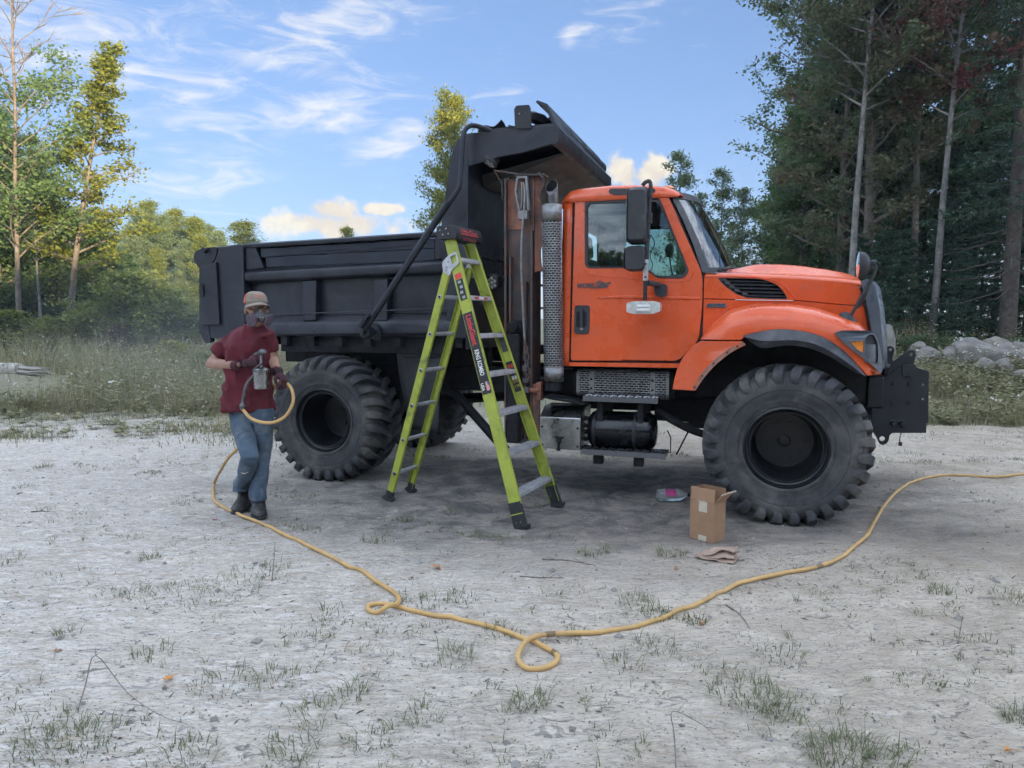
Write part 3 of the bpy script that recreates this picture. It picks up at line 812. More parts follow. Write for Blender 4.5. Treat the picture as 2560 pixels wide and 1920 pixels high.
def shp(a, z): return (shield_tilt(z) + SHIELD_R * math.cos(a), SW + SHIELD_R * math.sin(a), z)
for i in range(NZ * 2):
    slot_row = (i % 2 == 0)
    for j in range(NA):
        ja, jb = a0 + (a1 - a0) * j / NA, a0 + (a1 - a0) * (j + 1) / NA
        if slot_row and 4 <= j < NA - 4 and ((j + (2 if (i // 2) % 2 else 0)) % 4) != 0: continue
        mb.add([shp(ja, zs[i]), shp(jb, zs[i]), shp(jb, zs[i + 1]), shp(ja, zs[i + 1])], [(0, 1, 2, 3)])
for (za, zb) in ((2.545, 2.40), (1.155, 1.03)):
    for j in range(NA):
        ja, jb = a0 + (a1 - a0) * j / NA, a0 + (a1 - a0) * (j + 1) / NA
        mb.add([shp(ja, za), shp(jb, za), shp(jb, zb), shp(ja, zb)], [(0, 1, 2, 3)])
bmw = mb.build('heat_shield', M['steel'], stack, smooth=60, recalc=False)
md = bmw.modifiers.new('solid', 'SOLIDIFY'); md.thickness = .002
for z in (2.2, 1.62, 1.42): part(MB().lathe([(0, -.012), (.009, -.012), (.009, .0)], (shield_tilt(z) + .086, SW - .02, z), 'x', 8), 'shield_clamp', M['steel'], stack)
part(MB().box(SX, SX + .10, SW + .06, SW + .09, 1.35, 1.40), 'stack_bracket', M['under'], stack)

# ---------------------------------------------------------------- cab
def wc(z): return .36 + .06 * (z - 1.2)
def near(u, t, z): return (u, wc(z) + t, z)
def farw(u, t, z): return (u, 2 * WC - wc(z) - t, z)
WIN = rounded([(-1.690, 2.597), (-1.078, 2.580), (-1.045, 2.550), (-.798, 1.962), (-.84, 1.903), (-1.06, 1.910), (-1.115, 1.962), (-1.19, 2.000), (-1.640, 2.006), (-1.675, 2.03)], [.05, .05, .03, .06, .06, .08, .06, .06, .05, .03], 4)
DOOR = rounded([(-1.783, 1.212), (-1.775, 2.632), (-1.03, 2.618), (-.985, 2.585), (-.705, 1.965), (-.688, 1.885), (-.685, 1.70), (-.705, 1.42), (-.73, 1.365), (-.87, 1.225)], [.03, .06, .04, .02, .06, .1, .1, .06, .05, .04], 3)
cabm = MB()
# rear pillar sheets (outer skin that turns the corner into the back wall)
for wf in (near, farw):
    for (ua, ub) in ((0, 1),):
        plan = [(-1.797, .0), (-1.845, .0), (-1.872, .008), (-1.888, .03), (-1.895, .07), (-1.895, .30)]
        zz = list(np.linspace(1.165, 2.57, 9))
        secs = [[wf(u + (0 if z > 1.3 else 0), t, z) for (u, t) in plan] for z in zz]
        cabm.loft(secs, closed=False, caps=False)
# back wall with window
cabm.prism([(.62, 1.165), (2.14, 1.165), (2.10, 2.58), (.66, 2.58)], -1.897, -1.885, axis='u', holes=[rounded([(.84, 2.02), (1.92, 2.02), (1.90, 2.44), (.86, 2.44)], .05)])
# sill panel under the door
cabm.prism([(-1.86, 1.165), (-.82, 1.168), (-.79, 1.206), (-1.86, 1.196)], .0, .05, warp=near)
cabm.prism([(-1.86, 1.165), (-.82, 1.168), (-.79, 1.206), (-1.86, 1.196)], .0, .05, warp=farw)
# door frame rim behind the door gap
cab = cabm.build('cab', M['orange'], T, smooth=40)
md = cab.modifiers.new('solid', 'SOLIDIFY'); md.thickness = .006
mb = MB()
RIM_OUT = [(-1.86, 1.17), (-1.86, 2.62), (-1.02, 2.62), (-.97, 2.585), (-.695, 1.96), (-.66, 1.90), (-.66, 1.40), (-.82, 1.17)]
RIM_IN = [(-1.74, 1.26), (-1.73, 2.60), (-1.07, 2.59), (-1.02, 2.53), (-.76, 1.95), (-.74, 1.9), (-.74, 1.45), (-.88, 1.26)]
for wf in (near, farw): part(MB().prism(RIM_OUT, .03, .06, holes=[RIM_IN], warp=wf), 'door_frame', M['interior'], cab)
# roof
def roof_pt(a, b):
    U_ = [-1.897, -1.893, -1.875, -1.83, -1.75, -1.45, -1.15, -1.03, -.96, -.915, -.90]
    Z_ = [2.53, 2.58, 2.64, 2.683, 2.70, 2.712, 2.695, 2.675, 2.65, 2.62, 2.60]
    i = a * (len(U_) - 1); u = interp(i, range(len(U_)), U_); zt = interp(i, range(len(U_)), Z_)
    s = b * 2 - 1                                     # -1 near .. 1 far
    hw = .948 - .10 * max(0, (abs(u + 1.4) - .42)) ** 1.0 * (1 if u < -1.4 else .35)
    x = abs(s)
    if x < .86: zz = zt + .02 * (1 - (x / .86) ** 2); wv = x * (hw - .02) / .93
    else:
        t = (x - .86) / .14 * math.pi / 2
        w0 = .86 * (hw - .02) / .93; wv = w0 + (hw - w0) * math.sin(t); zl = 2.575 if u > -1.89 else min(zt, 2.55)
        zz = zl + (zt - zl) * math.cos(t)
    bul = .06 * (1 - s * s) * max(0, (u + 1.05) / .15)
    return (u + bul, WC + (wv if s > 0 else -wv), zz)
mb = MB().grid(30, 48, roof_pt)
part(mb, 'roof', M['orange'], cab, smooth=50, solid=.012)
# side headers over the doors
mb = MB()
for wf in (near, farw): mb.prism([(-1.87, 2.56), (-1.87, 2.60), (-1.797, 2.65), (-1.02, 2.64), (-.955, 2.60), (-1.03, 2.622), (-1.775, 2.636), (-1.797, 2.56)], .004, .03, warp=wf)
part(mb, 'roof_gutter', M['orange'], cab)
mb = MB().prism(rounded([(-1.485, 2.645), (-1.47, 2.672), (-1.10, 2.655), (-1.085, 2.63), (-1.12, 2.607), (-1.44, 2.615)], .02), -.012, .03, warp=near)
part(mb, 'grab_handle_recess', M['rubber2'], cab, bevel=.004)
for (u, w) in ((-1.005, .58), (-.93, 1.0), (-.91, 1.38)):
    mb = MB().lathe([(0, .028), (.03, .026), (.052, .014), (.06, 0)], (u, w, 2.665 - .02 * (u > -1)), 'z', 18)
    mb.v = [(x, y, z) for (x, y, z) in mb.v]
    part(mb, 'marker_light', M['amber'], cab)
# doors
for (wf, nm) in ((near, 'door'), (farw, 'door')):
    d = MB().prism(DOOR, 0, .035, holes=[WIN], warp=wf).build(nm, M['orange'], cab, bevel=.005)
    W2 = [(u, z) for (u, z) in WIN]
    cx = sum(p[0] for p in W2) / len(W2); cz = sum(p[1] for p in W2) / len(W2)
    inner = [(cx + (u - cx) * .945, cz + (z - cz) * .915) for (u, z) in W2]
    MB().prism(W2, -.004, .03, holes=[inner], warp=wf).build('window_seal', M['rubber2'], d, bevel=.003)
    MB().prism([(cx + (u - cx) * .97, cz + (z - cz) * .96) for (u, z) in W2], .012, .016, warp=wf).build('window', M['glass'], d)
    MB().bar(wf(-1.10, .012, 1.96), wf(-1.13, .012, 2.57), .02, .03, up=(0, 1, 0)).build('window_divider', M['rubber2'], d) if False else None
    # pressed-in crease lines
    mb = MB()
    mb.prism([(-1.58, 1.752), (-.70, 1.728), (-.70, 1.752), (-1.35, 1.772)], -.010, .002, warp=wf)
    mb.build('crease', M['orange'], d, bevel=.009)
    path = spline([wf(-1.672, -.0005, 2.0), wf(-1.655, -.0005, 1.955), wf(-1.60, -.0005, 1.945), wf(-1.3, -.0005, 1.912), wf(-1.08, -.0005, 1.893), wf(-.85, -.0005, 1.878), wf(-.79, -.0005, 1.90), wf(-.765, -.0005, 1.95)], 5)
    MB().tube(path, .0055, 6, flat=.6).build('crease', M['orange'], d)
    if wf is near: DOORN = d
# door furniture on the visible side
mb = MB().prism(rounded([(-1.755, 1.69), (-1.622, 1.69), (-1.622, 1.443), (-1.755, 1.443)], .03, 5), -.010, .004, holes=[rounded([(-1.735, 1.635), (-1.648, 1.635), (-1.648, 1.50), (-1.735, 1.50)], .02, 4)], warp=near)
hd = part(mb, 'door_handle', M['rubber2'], DOORN, bevel=.004)
part(MB().prism(rounded([(-1.737, 1.637), (-1.646, 1.637), (-1.646, 1.498), (-1.737, 1.498)], .02, 4), -.0015, .0012, warp=near), 'handle_cup', M['under'], hd)
part(MB().prism(rounded([(-1.702, 1.665), (-1.680, 1.665), (-1.676, 1.50), (-1.704, 1.50)], .008), -.022, -.006, warp=near), 'lever', M['rubber2'], hd, bevel=.004)
c = near(-1.688, -.012, 1.487)
part(MB().lathe([(0, -.006), (.014, -.006), (.016, 0), (.016, .01)], c, 'y', 16), 'lock', M['steel'], hd)
# badges
lettering('WORK', .058, M['badge'], DOORN, near(-1.742, -.004, 1.838), (1, 0, 0), (0, .06, 1), 'badge_lettering', .003, .25, width=.155, bold=.002)
lettering('Star', .085, M['badge'], DOORN, near(-1.590, -.005, 1.834), (1, .0, .06), (0, .06, 1), 'badge_lettering', .003, .45, width=.145, bold=.003)

# interior
mb = MB()
mb.box(-1.87, -.80, .42, 2.34, 1.16, 1.20); mb.prism([(-.86, 1.20), (-.80, 1.75), (-.92, 1.93), (-.62, 1.90), (-.60, 1.20)], .45, 2.31)
mb.prism([(-1.86, 2.60), (-1.05, 2.60), (-1.00, 2.57), (-1.86, 2.57)], .50, 2.26)
part(mb, 'cab_interior', M['interior'], cab)
for (w0, w1) in ((.55, 1.05), (1.66, 2.18)):
    mb = MB().box(-1.62, -1.12, w0, w1, 1.48, 1.62); mb.prism([(-1.76, 1.58), (-1.60, 1.60), (-1.69, 2.12), (-1.80, 2.12)], w0, w1); mb.prism([(-1.80, 2.13), (-1.71, 2.13), (-1.73, 2.33), (-1.80, 2.33)], w0 + .1, w1 - .1)
    mb.box(-1.55, -1.2, w0 + .1, w1 - .1, 1.2, 1.48)
    part(mb, 'seat', M['seat'], cab, bevel=.03)
mb = MB()
cst = Vector((-1.02, 1.92, 1.96)); ax = Vector((-.55, 0, .83)); e1 = Vector((0, 1, 0)); e2 = ax.cross(e1).normalized()
mb.tube([cst + (e1 * math.cos(t) + e2 * math.sin(t)) * .22 for t in np.linspace(0, 2 * math.pi, 28, endpoint=False)], .014, 8, closed=True)
for t in (0, 2.1, 4.2): mb.tube([cst, cst + (e1 * math.cos(t) + e2 * math.sin(t)) * .22], .012, 6)
mb.tube([cst, cst - ax * .4], .03, 8)
part(mb, 'steering_wheel', M['interior'], cab)
mb = MB().lathe([(0, .06), (.02, .058), (.038, .03), (.036, -.02), (.022, -.055), (0, -.06)], (-1.005, .80, 2.17), 'z', 12)
mb.tube(spline([(-1.005, .80, 2.11), (-.985, .8, 2.0), (-.96, .8, 1.9), (-.9, .8, 1.86)], 4), .006, 6); mb.tube([(-1.005, .80, 2.23), (-1.005, .80, 2.5)], .003, 5)
part(mb, 'radio_microphone', M['interior'], cab)

# windshield: bowed glass in a black frame
def ws(a, b, off=0.0):
    """a 0 bottom .. 1 top, b 0 near .. 1 far"""
    s = 1 - (2 * b - 1) ** 2
    s2 = 1 - abs(2 * b - 1) ** 2.6
    ub, zb = -.700 + .245 * s2, 1.952 + .035 * s
    ut, zt = -.985 + .195 * s2, 2.612 + .040 * s
    wb, wt_ = wc(1.95) + .012, wc(2.6) + .02
    w0 = wb + (wt_ - wb) * a; w1 = 2 * WC - w0
    k = a - .0 * a * (1 - a)
    u = ub + (ut - ub) * k + .02 * math.sin(math.pi * a); z = zb + (zt - zb) * a
    return (u + off * .9, w0 + (w1 - w0) * b, z + off * .4)
part(MB().grid(12, 30, lambda a, b: ws(.03 + a * .94, .012 + b * .976)), 'windshield', M['windshield'], cab, smooth=80)
mb = MB()
def strip(a0_, a1_, b0_, b1_, n=24):
    mb.grid(6 if abs(a1_ - a0_) < .2 else n, 6 if abs(b1_ - b0_) < .2 else n, lambda a, b: ws(a0_ + (a1_ - a0_) * a, b0_ + (b1_ - b0_) * b, .006))
strip(-.01, 1.02, 0, .045); strip(-.01, 1.02, .955, 1); strip(.93, 1.02, .04, .96); strip(-.015, .055, .04, .96)
part(mb, 'windshield_frame', M['rubber2'], cab, smooth=80)
mb = MB()
for (b0_, b1_) in ((.12, .46), (.52, .86)):
    p = [ws(.02 + .04 * k / 8, b0_ + (b1_ - b0_) * k / 8, .03) for k in range(9)]
    mb.tube(p, .008, 6)
    mb.tube([ws(.0, b0_ - .02, .02), ws(.05, b0_ + .10, .035)], .010, 6)
part(mb, 'wiper', M['rubber2'], cab)
part(MB().tube([(-.56, .48, 1.96), (-.565, .46, 2.2)], .003, 5), 'antenna_stub', M['rubber2'], cab)
mb = MB().grid(10, 24, lambda a, b: (ws(0, b)[0] - .02 + a * .13, ws(0, b)[1], 1.955 - .015 * a + .035 * (1 - (2 * b - 1) ** 2)))
part(mb, 'cowl', M['rubber2'], cab, smooth=80)

# ---------------------------------------------------------------- hood
def wh_(u): return .392 + .150 * (u + .69)
HU = [-.672, -.55, -.45, -.36, -.28, -.1, .06, .25, .40, .47, .505]
HZC = [1.988, 2.0, 2.010, 2.030, 2.046, 2.043, 2.032, 2.000, 1.962, 1.930, 1.895]
HZS = [1.940, 1.940, 1.938, 1.934, 1.930, 1.922, 1.912, 1.896, 1.880, 1.868, 1.85]
secs = []
for k in range(25):
    u = interp(k / 24, np.linspace(0, 1, len(HU)), HU); zc_ = interp(u, HU, HZC); zs_ = interp(u, HU, HZS); w = wh_(u)
    hgt = zc_ - zs_
    half = [(w - .004, zs_ - .032), (w + .003, zs_ - .018), (w + .022, zs_ - .002), (w + .06, zs_ + .008), (w + .16, zs_ + .016), (w + .28, zs_ + .022), (w + .36, zs_ + .026 + (hgt - .03) * .25), (w + .41, zs_ + .026 + (hgt - .03) * .85), (w + .47, zc_ - .002), (WC - .10, zc_ + .004)]
    row = [(u, a, b) for (a, b) in half] + [(u + 0, WC, zc_ + .005)] + [(u, 2 * WC - a, b) for (a, b) in reversed(half)]
    bow = .06 * max(0, (u - .2) / .3)
    secs.append([(uu + bow * (1 - ((ww - WC) / .95) ** 2), ww, zz) for (uu, ww, zz) in row])
hood = part(MB().loft(secs, closed=False, caps=False), 'hood', M['orange'], smooth=50, solid=.008)
def hw_near(u, t, z): return (u, wh_(u) - .004 + t - .02 * (1.88 - z), z)
def hw_far(u, t, z): return (u, 2 * WC - (wh_(u) - .004 + t - .02 * (1.88 - z)), z)
VENT = spline([(-.572, 1.905), (-.40, 1.900), (-.26, 1.893), (-.18, 1.874), (-.11, 1.838), (-.062, 1.785), (-.036, 1.735)], 4) + [Vector((-.045, 1.728)), Vector((-.20, 1.732)), Vector((-.34, 1.740)), Vector((-.42, 1.768)), Vector((-.50, 1.825)), Vector((-.55, 1.872))]
VENT = [(p[0], p[1]) for p in VENT]
SIDE = [(-.676, 1.738), (-.676, 1.908)] + [(u, interp(u, HU, HZS) - .030) for u in (-.45, -.2, 0, .2, .36, .47)] + [(.50, 1.80), (.525, 1.675), (.30, 1.694), (.06, 1.719), (-.3, 1.729)]
for wf in (hw_near, hw_far):
    MB().prism(SIDE, 0, .02, holes=[VENT] if wf is hw_near else [], warp=wf).build('hood_side', M['orange'], hood, bevel=.003)
cvx = sum(p[0] for p in VENT) / len(VENT); cvz = sum(p[1] for p in VENT) / len(VENT)
part(MB().prism([(cvx + (a - cvx) * 1.03, cvz + (b - cvz) * 1.03) for (a, b) in VENT], .10, .11, warp=hw_near), 'vent_backing', M['under'], hood)
vt = part(MB().prism(VENT, .0005, .05, holes=[[(cvx + (a - cvx) * .955, cvz + (b - cvz) * .93) for (a, b) in VENT]], warp=hw_near), 'hood_vent', M['rubber2'], hood)
for k in range(5):
    z = 1.755 + k * .030
    xs = [p for p in VENT]
    # span of the opening at this height
    us = []
    for i in range(len(VENT)):
        a, b = VENT[i], VENT[(i + 1) % len(VENT)]
        if (a[1] - z) * (b[1] - z) < 0: us.append(a[0] + (b[0] - a[0]) * (z - a[1]) / (b[1] - a[1]))
    if len(us) < 2: continue
    ua, ub = min(us) + .006, max(us) - .004
    P = [hw_near(ua, .010, z + .008), hw_near(ub, .010, z - .004), hw_near(ub, .05, z + .016), hw_near(ua, .05, z + .028)]
    Q = [(p[0], p[1], p[2] - .006) for p in P]
    MB().loft([P, Q]).build('slat', M['rubber2'], vt)
    e = ua + .05
    MB().loft([[hw_near(ua, .006, z + .012), hw_near(e, .006, z + .006), hw_near(e - .018, .006, z + .026), hw_near(ua - .004, .006, z + .03)], [hw_near(ua, .04, z + .012), hw_near(e, .04, z + .006), hw_near(e - .018, .04, z + .026), hw_near(ua - .004, .04, z + .03)]]).build('slat_end', M['flare'], vt)
# raised swage that runs over the vent down to the seam
MB().tube([hw_near(u, -.001, z) for (u, z) in [(p[0], p[1]) for p in spline([(-.67, 1.917), (-.45, 1.914), (-.28, 1.907), (-.15, 1.882), (-.07, 1.84), (-.01, 1.775), (.032, 1.722)], 6)]], .0045, 6).build('swage', M['orange'], hood)
# lower side panel between seam and fender
LOW = [(-.676, 1.43), (-.676, 1.732), (-.3, 1.723), (.06, 1.713), (.30, 1.688), (.53, 1.668), (.575, 1.45), (.572, 1.40), (.2, 1.47)]
for wf in (hw_near, hw_far): MB().prism(LOW, .004, .02, warp=wf).build('fender_apron', M['orange'], hood)
part(MB().prism([(-.43, 1.724), (.01, 1.714), (.01, 1.719), (-.43, 1.730)], -.007, .004, warp=hw_near), 'crease_highlight', M['white_paint'], hood)  # white strip paints the highlight along the crease
mb = MB().prism([(-.652, 1.665), (-.500, 1.663), (-.500, 1.697), (-.652, 1.697)], -.004, .004, warp=hw_near)
bd = part(mb, 'engine_badge', M['chrome'], hood, bevel=.001)
part(MB().prism([(-.650, 1.672), (-.502, 1.670), (-.502, 1.696), (-.650, 1.696)], -.0055, -.003, warp=hw_near), 'badge_field', pmat('badge_blue_grey', (.16, .22, .30), .35, .3, .15, 30), bd)
lettering('MAXXFORCE', .027, M['decal_blk'], bd, hw_near(-.648, -.0075, 1.6755), (1, .15, 0), (0, .02, 1), 'badge_lettering', .0008, 0, width=.122, bold=.0008)
lettering('DT', .027, M['decal_blk'], bd, hw_near(-.524, -.0075, 1.6755), (1, .15, 0), (0, .02, 1), 'badge_lettering', .0008, 0, width=.021, bold=.001)
# ghost of an old fleet number on the hood side
lettering('#510', .075, pmat('faded_number_ghost', (.62, .125, .050), .45, 0, .2, 30), hood, hw_near(.045, -.0022, 1.80), (1, .15, 0), (0, .02, 1), 'faded_number', .0006, 0, width=.17)

# ---------------------------------------------------------------- fenders
EU = [-.675, -.65, -.62, -.55, -.48, -.35, -.206, 0, .174, .33, .469, .543, .60, .630]
EZ = [1.43, 1.475, 1.52, 1.592, 1.644, 1.682, 1.695, 1.688, 1.657, 1.602, 1.545, 1.478, 1.385, 1.20]
LU = [-.675, -.36, -.353, -.21, -.079, .07, .21, .33, .409, .47, .519, .63]
LZ = [1.412, 1.412, 1.447, 1.480, 1.493, 1.478, 1.435, 1.355, 1.282, 1.215, 1.157, 1.165]
def ffront(u): return 4.2 * max(0, u - .44) ** 2 + .25 * max(0, -.50 - u) ** 1.2
def fender(far):
    secs = []
    us = np.concatenate([np.linspace(-.675, -.48, 10), np.linspace(-.45, .44, 24), np.linspace(.46, .63, 12)])
    for u in us:
        E_ = interp(u, EU, EZ); L_ = min(interp(u, LU, LZ), E_ - .012); H_ = E_ - L_
        row = []
        for (w, dz, fr) in ((.50, -.004, -.02), (.36, .0, 0), (.30, .008, .05), (.24, .022, .13), (.195, .042, .25), (.155, .075, .42), (.132, .115, .6), (.122, .16, .8)):
            row.append((w, E_ - min(dz, H_ * fr) if fr > 0 else E_ - dz))
        row.append((.118, L_)); row.append((.135, L_ - .006)); row.append((.20, L_ - .004))
        f = ffront(u)
        secs.append([(u, (2 * WC - (w + f) if far else w + f), z) for (w, z) in row])
    return MB().loft(secs, closed=False, caps=False)
fen = part(fender(False), 'fender', M['orange'], smooth=60, solid=.004)
fen2 = part(fender(True), 'fender', M['orange'], smooth=60, solid=.004)
def fwarp(u, t, z): return (u, .112 + ffront(u) + t, z)
def fwarp_far(u, t, z): return (u, 2 * WC - (.112 + ffront(u) + t), z)
REARQ = [(-.672, 1.398), (-.36, 1.400), (-.335, 1.372)] + [(p[0], p[1]) for p in spline([(-.40, 1.338), (-.457, 1.299), (-.54, 1.228), (-.609, 1.152), (-.668, 1.068), (-.708, 1.002)], 3)] + [(-.892, 1.004), (-.880, 1.08), (-.859, 1.164), (-.825, 1.24), (-.79, 1.294), (-.735, 1.36)]
for (wf, par) in ((fwarp, fen), (fwarp_far, fen2)):
    q = MB().prism(REARQ, .006, .03, warp=wf).build('fender_skirt', M['orange'], par, bevel=.006)
    arc = [(p[0], p[1]) for p in spline([(-.335, 1.374), (-.40, 1.340), (-.457, 1.301), (-.54, 1.230), (-.609, 1.154), (-.668, 1.070), (-.706, 1.004)], 4)]
    outer = [(a - .026 * (1 if True else 0), b + .022) for (a, b) in arc]
    MB().prism(arc + outer[::-1], .0045, .0075, warp=wf).build('scuffed_edge', pmat('scuffed_orange_edge', (.30, .16, .12), .8, 0, .3, 18, .2, 60, (.55, .13, .05), .5, 10), q)
    mb = MB()
    for i in (3, 8, 13, 18, 23):
        if i < len(arc): mb.lathe([(0, -.003), (.007, -.002), (.008, .001)], wf(arc[i][0] - .014, .004, arc[i][1] + .012), 'y', 8)
    mb.build('rivet', M['under'], q)
    FL = [(p[0], p[1]) for p in spline([(-.353, 1.447), (-.21, 1.482), (-.079, 1.495), (.07, 1.480), (.21, 1.437), (.33, 1.357), (.41, 1.282), (.50, 1.165)], 4)]
    FI = [(p[0], p[1]) for p in spline([(.496, 1.150), (.391, 1.205), (.26, 1.290), (.118, 1.352), (-.03, 1.372), (-.181, 1.352), (-.25, 1.362), (-.353, 1.436)], 4)]
    # flare with a rolled lip: outer band and the lip turned under
    mid = []
    n = len(FL)
    fi = FI[::-1]
    secs = []
    for k in range(n):
        a = Vector(FL[k]); b = Vector(fi[min(k, len(fi) - 1)])
        row = []
        for (t, off) in ((0, .010), (.02, -.012), (.25, -.035), (.55, -.055), (.62, -.058), (.66, -.048), (1.0, -.012), (1.0, .06)):
            p = a.lerp(b, t); row.append(wf(p[0], off, p[1]))
        secs.append(row)
    MB().loft(secs, closed=False, caps=False).build('wheel_flare', M['flare'], par, smooth=40, solid=.006)
# wheel-well liners
for sgn in (0, 1):
    mb = MB()
    pts = [(-.74, 1.05), (-.70, 1.22), (-.55, 1.36), (-.30, 1.44), (0, 1.46), (.25, 1.40), (.45, 1.25), (.60, 1.16)]
    secs = [[(u, (.16 if not sgn else 2 * WC - .16), z), (u, (.80 if not sgn else 2 * WC - .80), z)] for (u, z) in pts]
    mb.loft(secs, closed=False, caps=False)
    mb.prism(pts + [(.6, .9), (-.74, .9)], (.80 if not sgn else 2 * WC - .80), (.82 if not sgn else 2 * WC - .82))
    part(mb, 'wheel_liner', M['under'], fen if not sgn else fen2, smooth=40)
# small burn hole on the fender crown
mb = MB().lathe([(0, .002), (.018, .001), (.024, 0)], (-.118, .36, 1.694), 'z', 10)
mb.v = [(x, WC - (WC - y) * 1.0 if True else y, z) for (x, y, z) in mb.v]
part(mb, 'punched_hole', M['under'], fen)
# headlight assemblies
for (wf, par) in ((fwarp, fen), (fwarp_far, fen2)):
    BZ = rounded([(.281, 1.470), (.335, 1.487), (.45, 1.487), (.542, 1.484), (.575, 1.430), (.605, 1.36), (.630, 1.25), (.632, 1.175), (.610, 1.178), (.53, 1.248), (.403, 1.345), (.32, 1.42)], .012, 3)
    AM = rounded([(.386, 1.408), (.480, 1.411), (.484, 1.322), (.440, 1.345)], .012, 3)
    CUP = rounded([(.492, 1.435), (.520, 1.460), (.552, 1.452), (.580, 1.395), (.592, 1.30), (.588, 1.240), (.545, 1.265), (.493, 1.302)], .012, 3)
    bz = MB().prism(BZ, -.030, .004, holes=[AM, CUP], warp=wf).build('headlight_bezel', M['grey_trim'], par, bevel=.006)
    MB().prism(AM, -.020, .003, warp=wf).build('turn_signal', M['amber'], bz, bevel=.003)
    MB().prism(CUP, -.003, .002, warp=wf).build('headlight_bowl', M['lamp_cup'], bz)
    mb = MB()
    secs = []
    for k in range(9):
        t = k / 8; a = t * math.pi * .5
        secs.append([wf(.492 + .096 * t, -.002 - .026 * math.sin(math.pi * (.1 + t * .8)), 1.255), wf(.492 + .096 * t, -.002 - .026 * math.sin(math.pi * (.1 + t * .8)), 1.385)])
    MB().loft(secs, closed=False, caps=False).build('headlight_lens', M['lamp_cup'], bz, smooth=60)
    MB().prism([(.494, 1.383), (.580, 1.388), (.566, 1.43), (.53, 1.452), (.50, 1.43)], -.012, -.004, warp=wf).build('headlight_brow', M['rubber2'], bz)

# ---------------------------------------------------------------- grille shell
GR = [(.492, 1.862), (.535, 1.878), (.580, 1.862), (.608, 1.815), (.640, 1.66), (.660, 1.51), (.676, 1.34), (.684, 1.20), (.672, 1.175), (.62, 1.18), (.605, 1.33), (.580, 1.487), (.555, 1.62), (.525, 1.755)]
secs = []
for k in range(13):
    t = k / 12; w = .505 + t * 1.75; bow = .12 * (1 - (2 * t - 1) ** 2)
    sh = .0 if 0 < k < 12 else .0
    secs.append([(u + bow * (1 if i < 9 else .9), w + (.03 * (i in (2, 3, 4, 5, 6)) if k == 0 else (-.03 * (i in (2, 3, 4, 5, 6)) if k == 12 else 0)), z) for i, (u, z) in enumerate(GR)])
part(MB().loft(secs), 'grille', M['grey_trim'], smooth=45, bevel=.006)

# ---------------------------------------------------------------- mirrors
mb = MB()
def pad(u0, u1, z0, z1, w0, w1, r=.03):
    L = rounded([(u0, z0), (u1, z0), (u1, z1), (u0, z1)], r, 4)
    c = ((u0 + u1) / 2, (z0 + z1) / 2)
    secs = []
    for (t, sc) in ((0, .86), (.15, .95), (.4, 1.0), (.85, 1.0), (1.0, .97)):
        secs.append([(c[0] + (p[0] - c[0]) * sc, w0 + (w1 - w0) * t, c[1] + (p[1] - c[1]) * sc) for p in L])
    mb.loft(secs)
pad(-1.262, -1.108, 2.170, 2.618, .08, .24, .035)
pad(-1.280, -1.118, 1.955, 2.155, .08, .23, .045)
mr = part(mb, 'side_mirror', M['rubber2'], smooth=40)
mb = MB().box(-1.268, -1.264, .10, .225, 2.19, 2.60); mb.box(-1.285, -1.281, .10, .22, 1.975, 2.135)
part(mb, 'mirror_glass', M['mirror'], mr)
mb = MB()
mb.tube(spline([(-1.155, .17, 2.632), (-1.13, .165, 2.655), (-1.10, .165, 2.66), (-1.088, .165, 2.62), (-1.095, .165, 2.52)], 5), .016, 10)
mb.tube([(-1.095, .165, 2.55), (-1.105, .165, 2.33), (-1.112, .165, 2.04)], [.016, .019, .019], 10)
mb.box(-1.135, -1.075, .14, .19, 2.535, 2.56); mb.box(-1.14, -1.075, .135, .19, 2.33, 2.41); mb.box(-1.135, -1.085, .14, .19, 2.22, 2.24)
part(mb, 'mirror_arm', M['rubber2'], mr, bevel=.005)
part(MB().box(-1.135, -1.095, .135, .155, 1.877, 2.045), 'lamp_strap', M['alu'], mr, bevel=.003)
part(MB().box(-1.132, -1.100, .14, .155, 1.72, 1.88), 'lamp_strap', M['black_flat'], mr, bevel=.003)
mb = MB()
for z in (2.01, 1.905): mb.lathe([(0, -.008), (.009, -.008), (.009, .004)], (-1.115, .136, z), 'y', 8)
part(mb, 'bolt', M['black_flat'], mr)
mb = MB().tube(spline([(-1.10, .165, 1.86), (-1.07, .22, 1.855), (-1.03, .32, 1.85)], 4), .022, 10)
mb.prism(rounded([(-1.085, 1.855), (-.972, 1.862), (-.970, 1.765), (-1.02, 1.747), (-1.065, 1.77)], .03, 4), -.035, .002, warp=near)
part(mb, 'mirror_base', M['rubber2'], mr, bevel=.006)
mb = MB().tube(spline([(-1.12, .13, 2.43), (-1.165, .11, 2.40), (-1.185, .10, 2.36), (-1.19, .10, 2.35)], 4), .005, 6)
part(mb, 'loose_wire', M['white_paint'], mr)
mb = MB().tube(spline([(-1.08, .17, 2.24), (-1.05, .16, 2.17), (-1.085, .17, 2.08), (-1.06, .15, 2.0), (-1.085, .16, 1.94)], 5), .004, 6)
part(mb, 'mirror_wire', M['rubber2'], mr)
# strobe lamp hung under the mirror bracket
mb = MB().prism(rounded([(-1.262, 1.70), (-1.20, 1.714), (-1.05, 1.714), (-.992, 1.700), (-.992, 1.632), (-1.05, 1.612), (-1.20, 1.610), (-1.262, 1.628)], .012, 2), .13, .24)
sl = part(mb, 'strobe_lamp', M['clear_lens'], mr, bevel=.006)
part(MB().box(-1.19, -1.06, .120, .131, 1.622, 1.702), 'lens', M['clear_lens'], sl, bevel=.004)
mb = MB()
for z in (1.645, 1.675): mb.box(-1.175, -1.075, .112, .121, z - .009, z + .009)
part(mb, 'diode_bar', M['white_paint'], sl, bevel=.003)
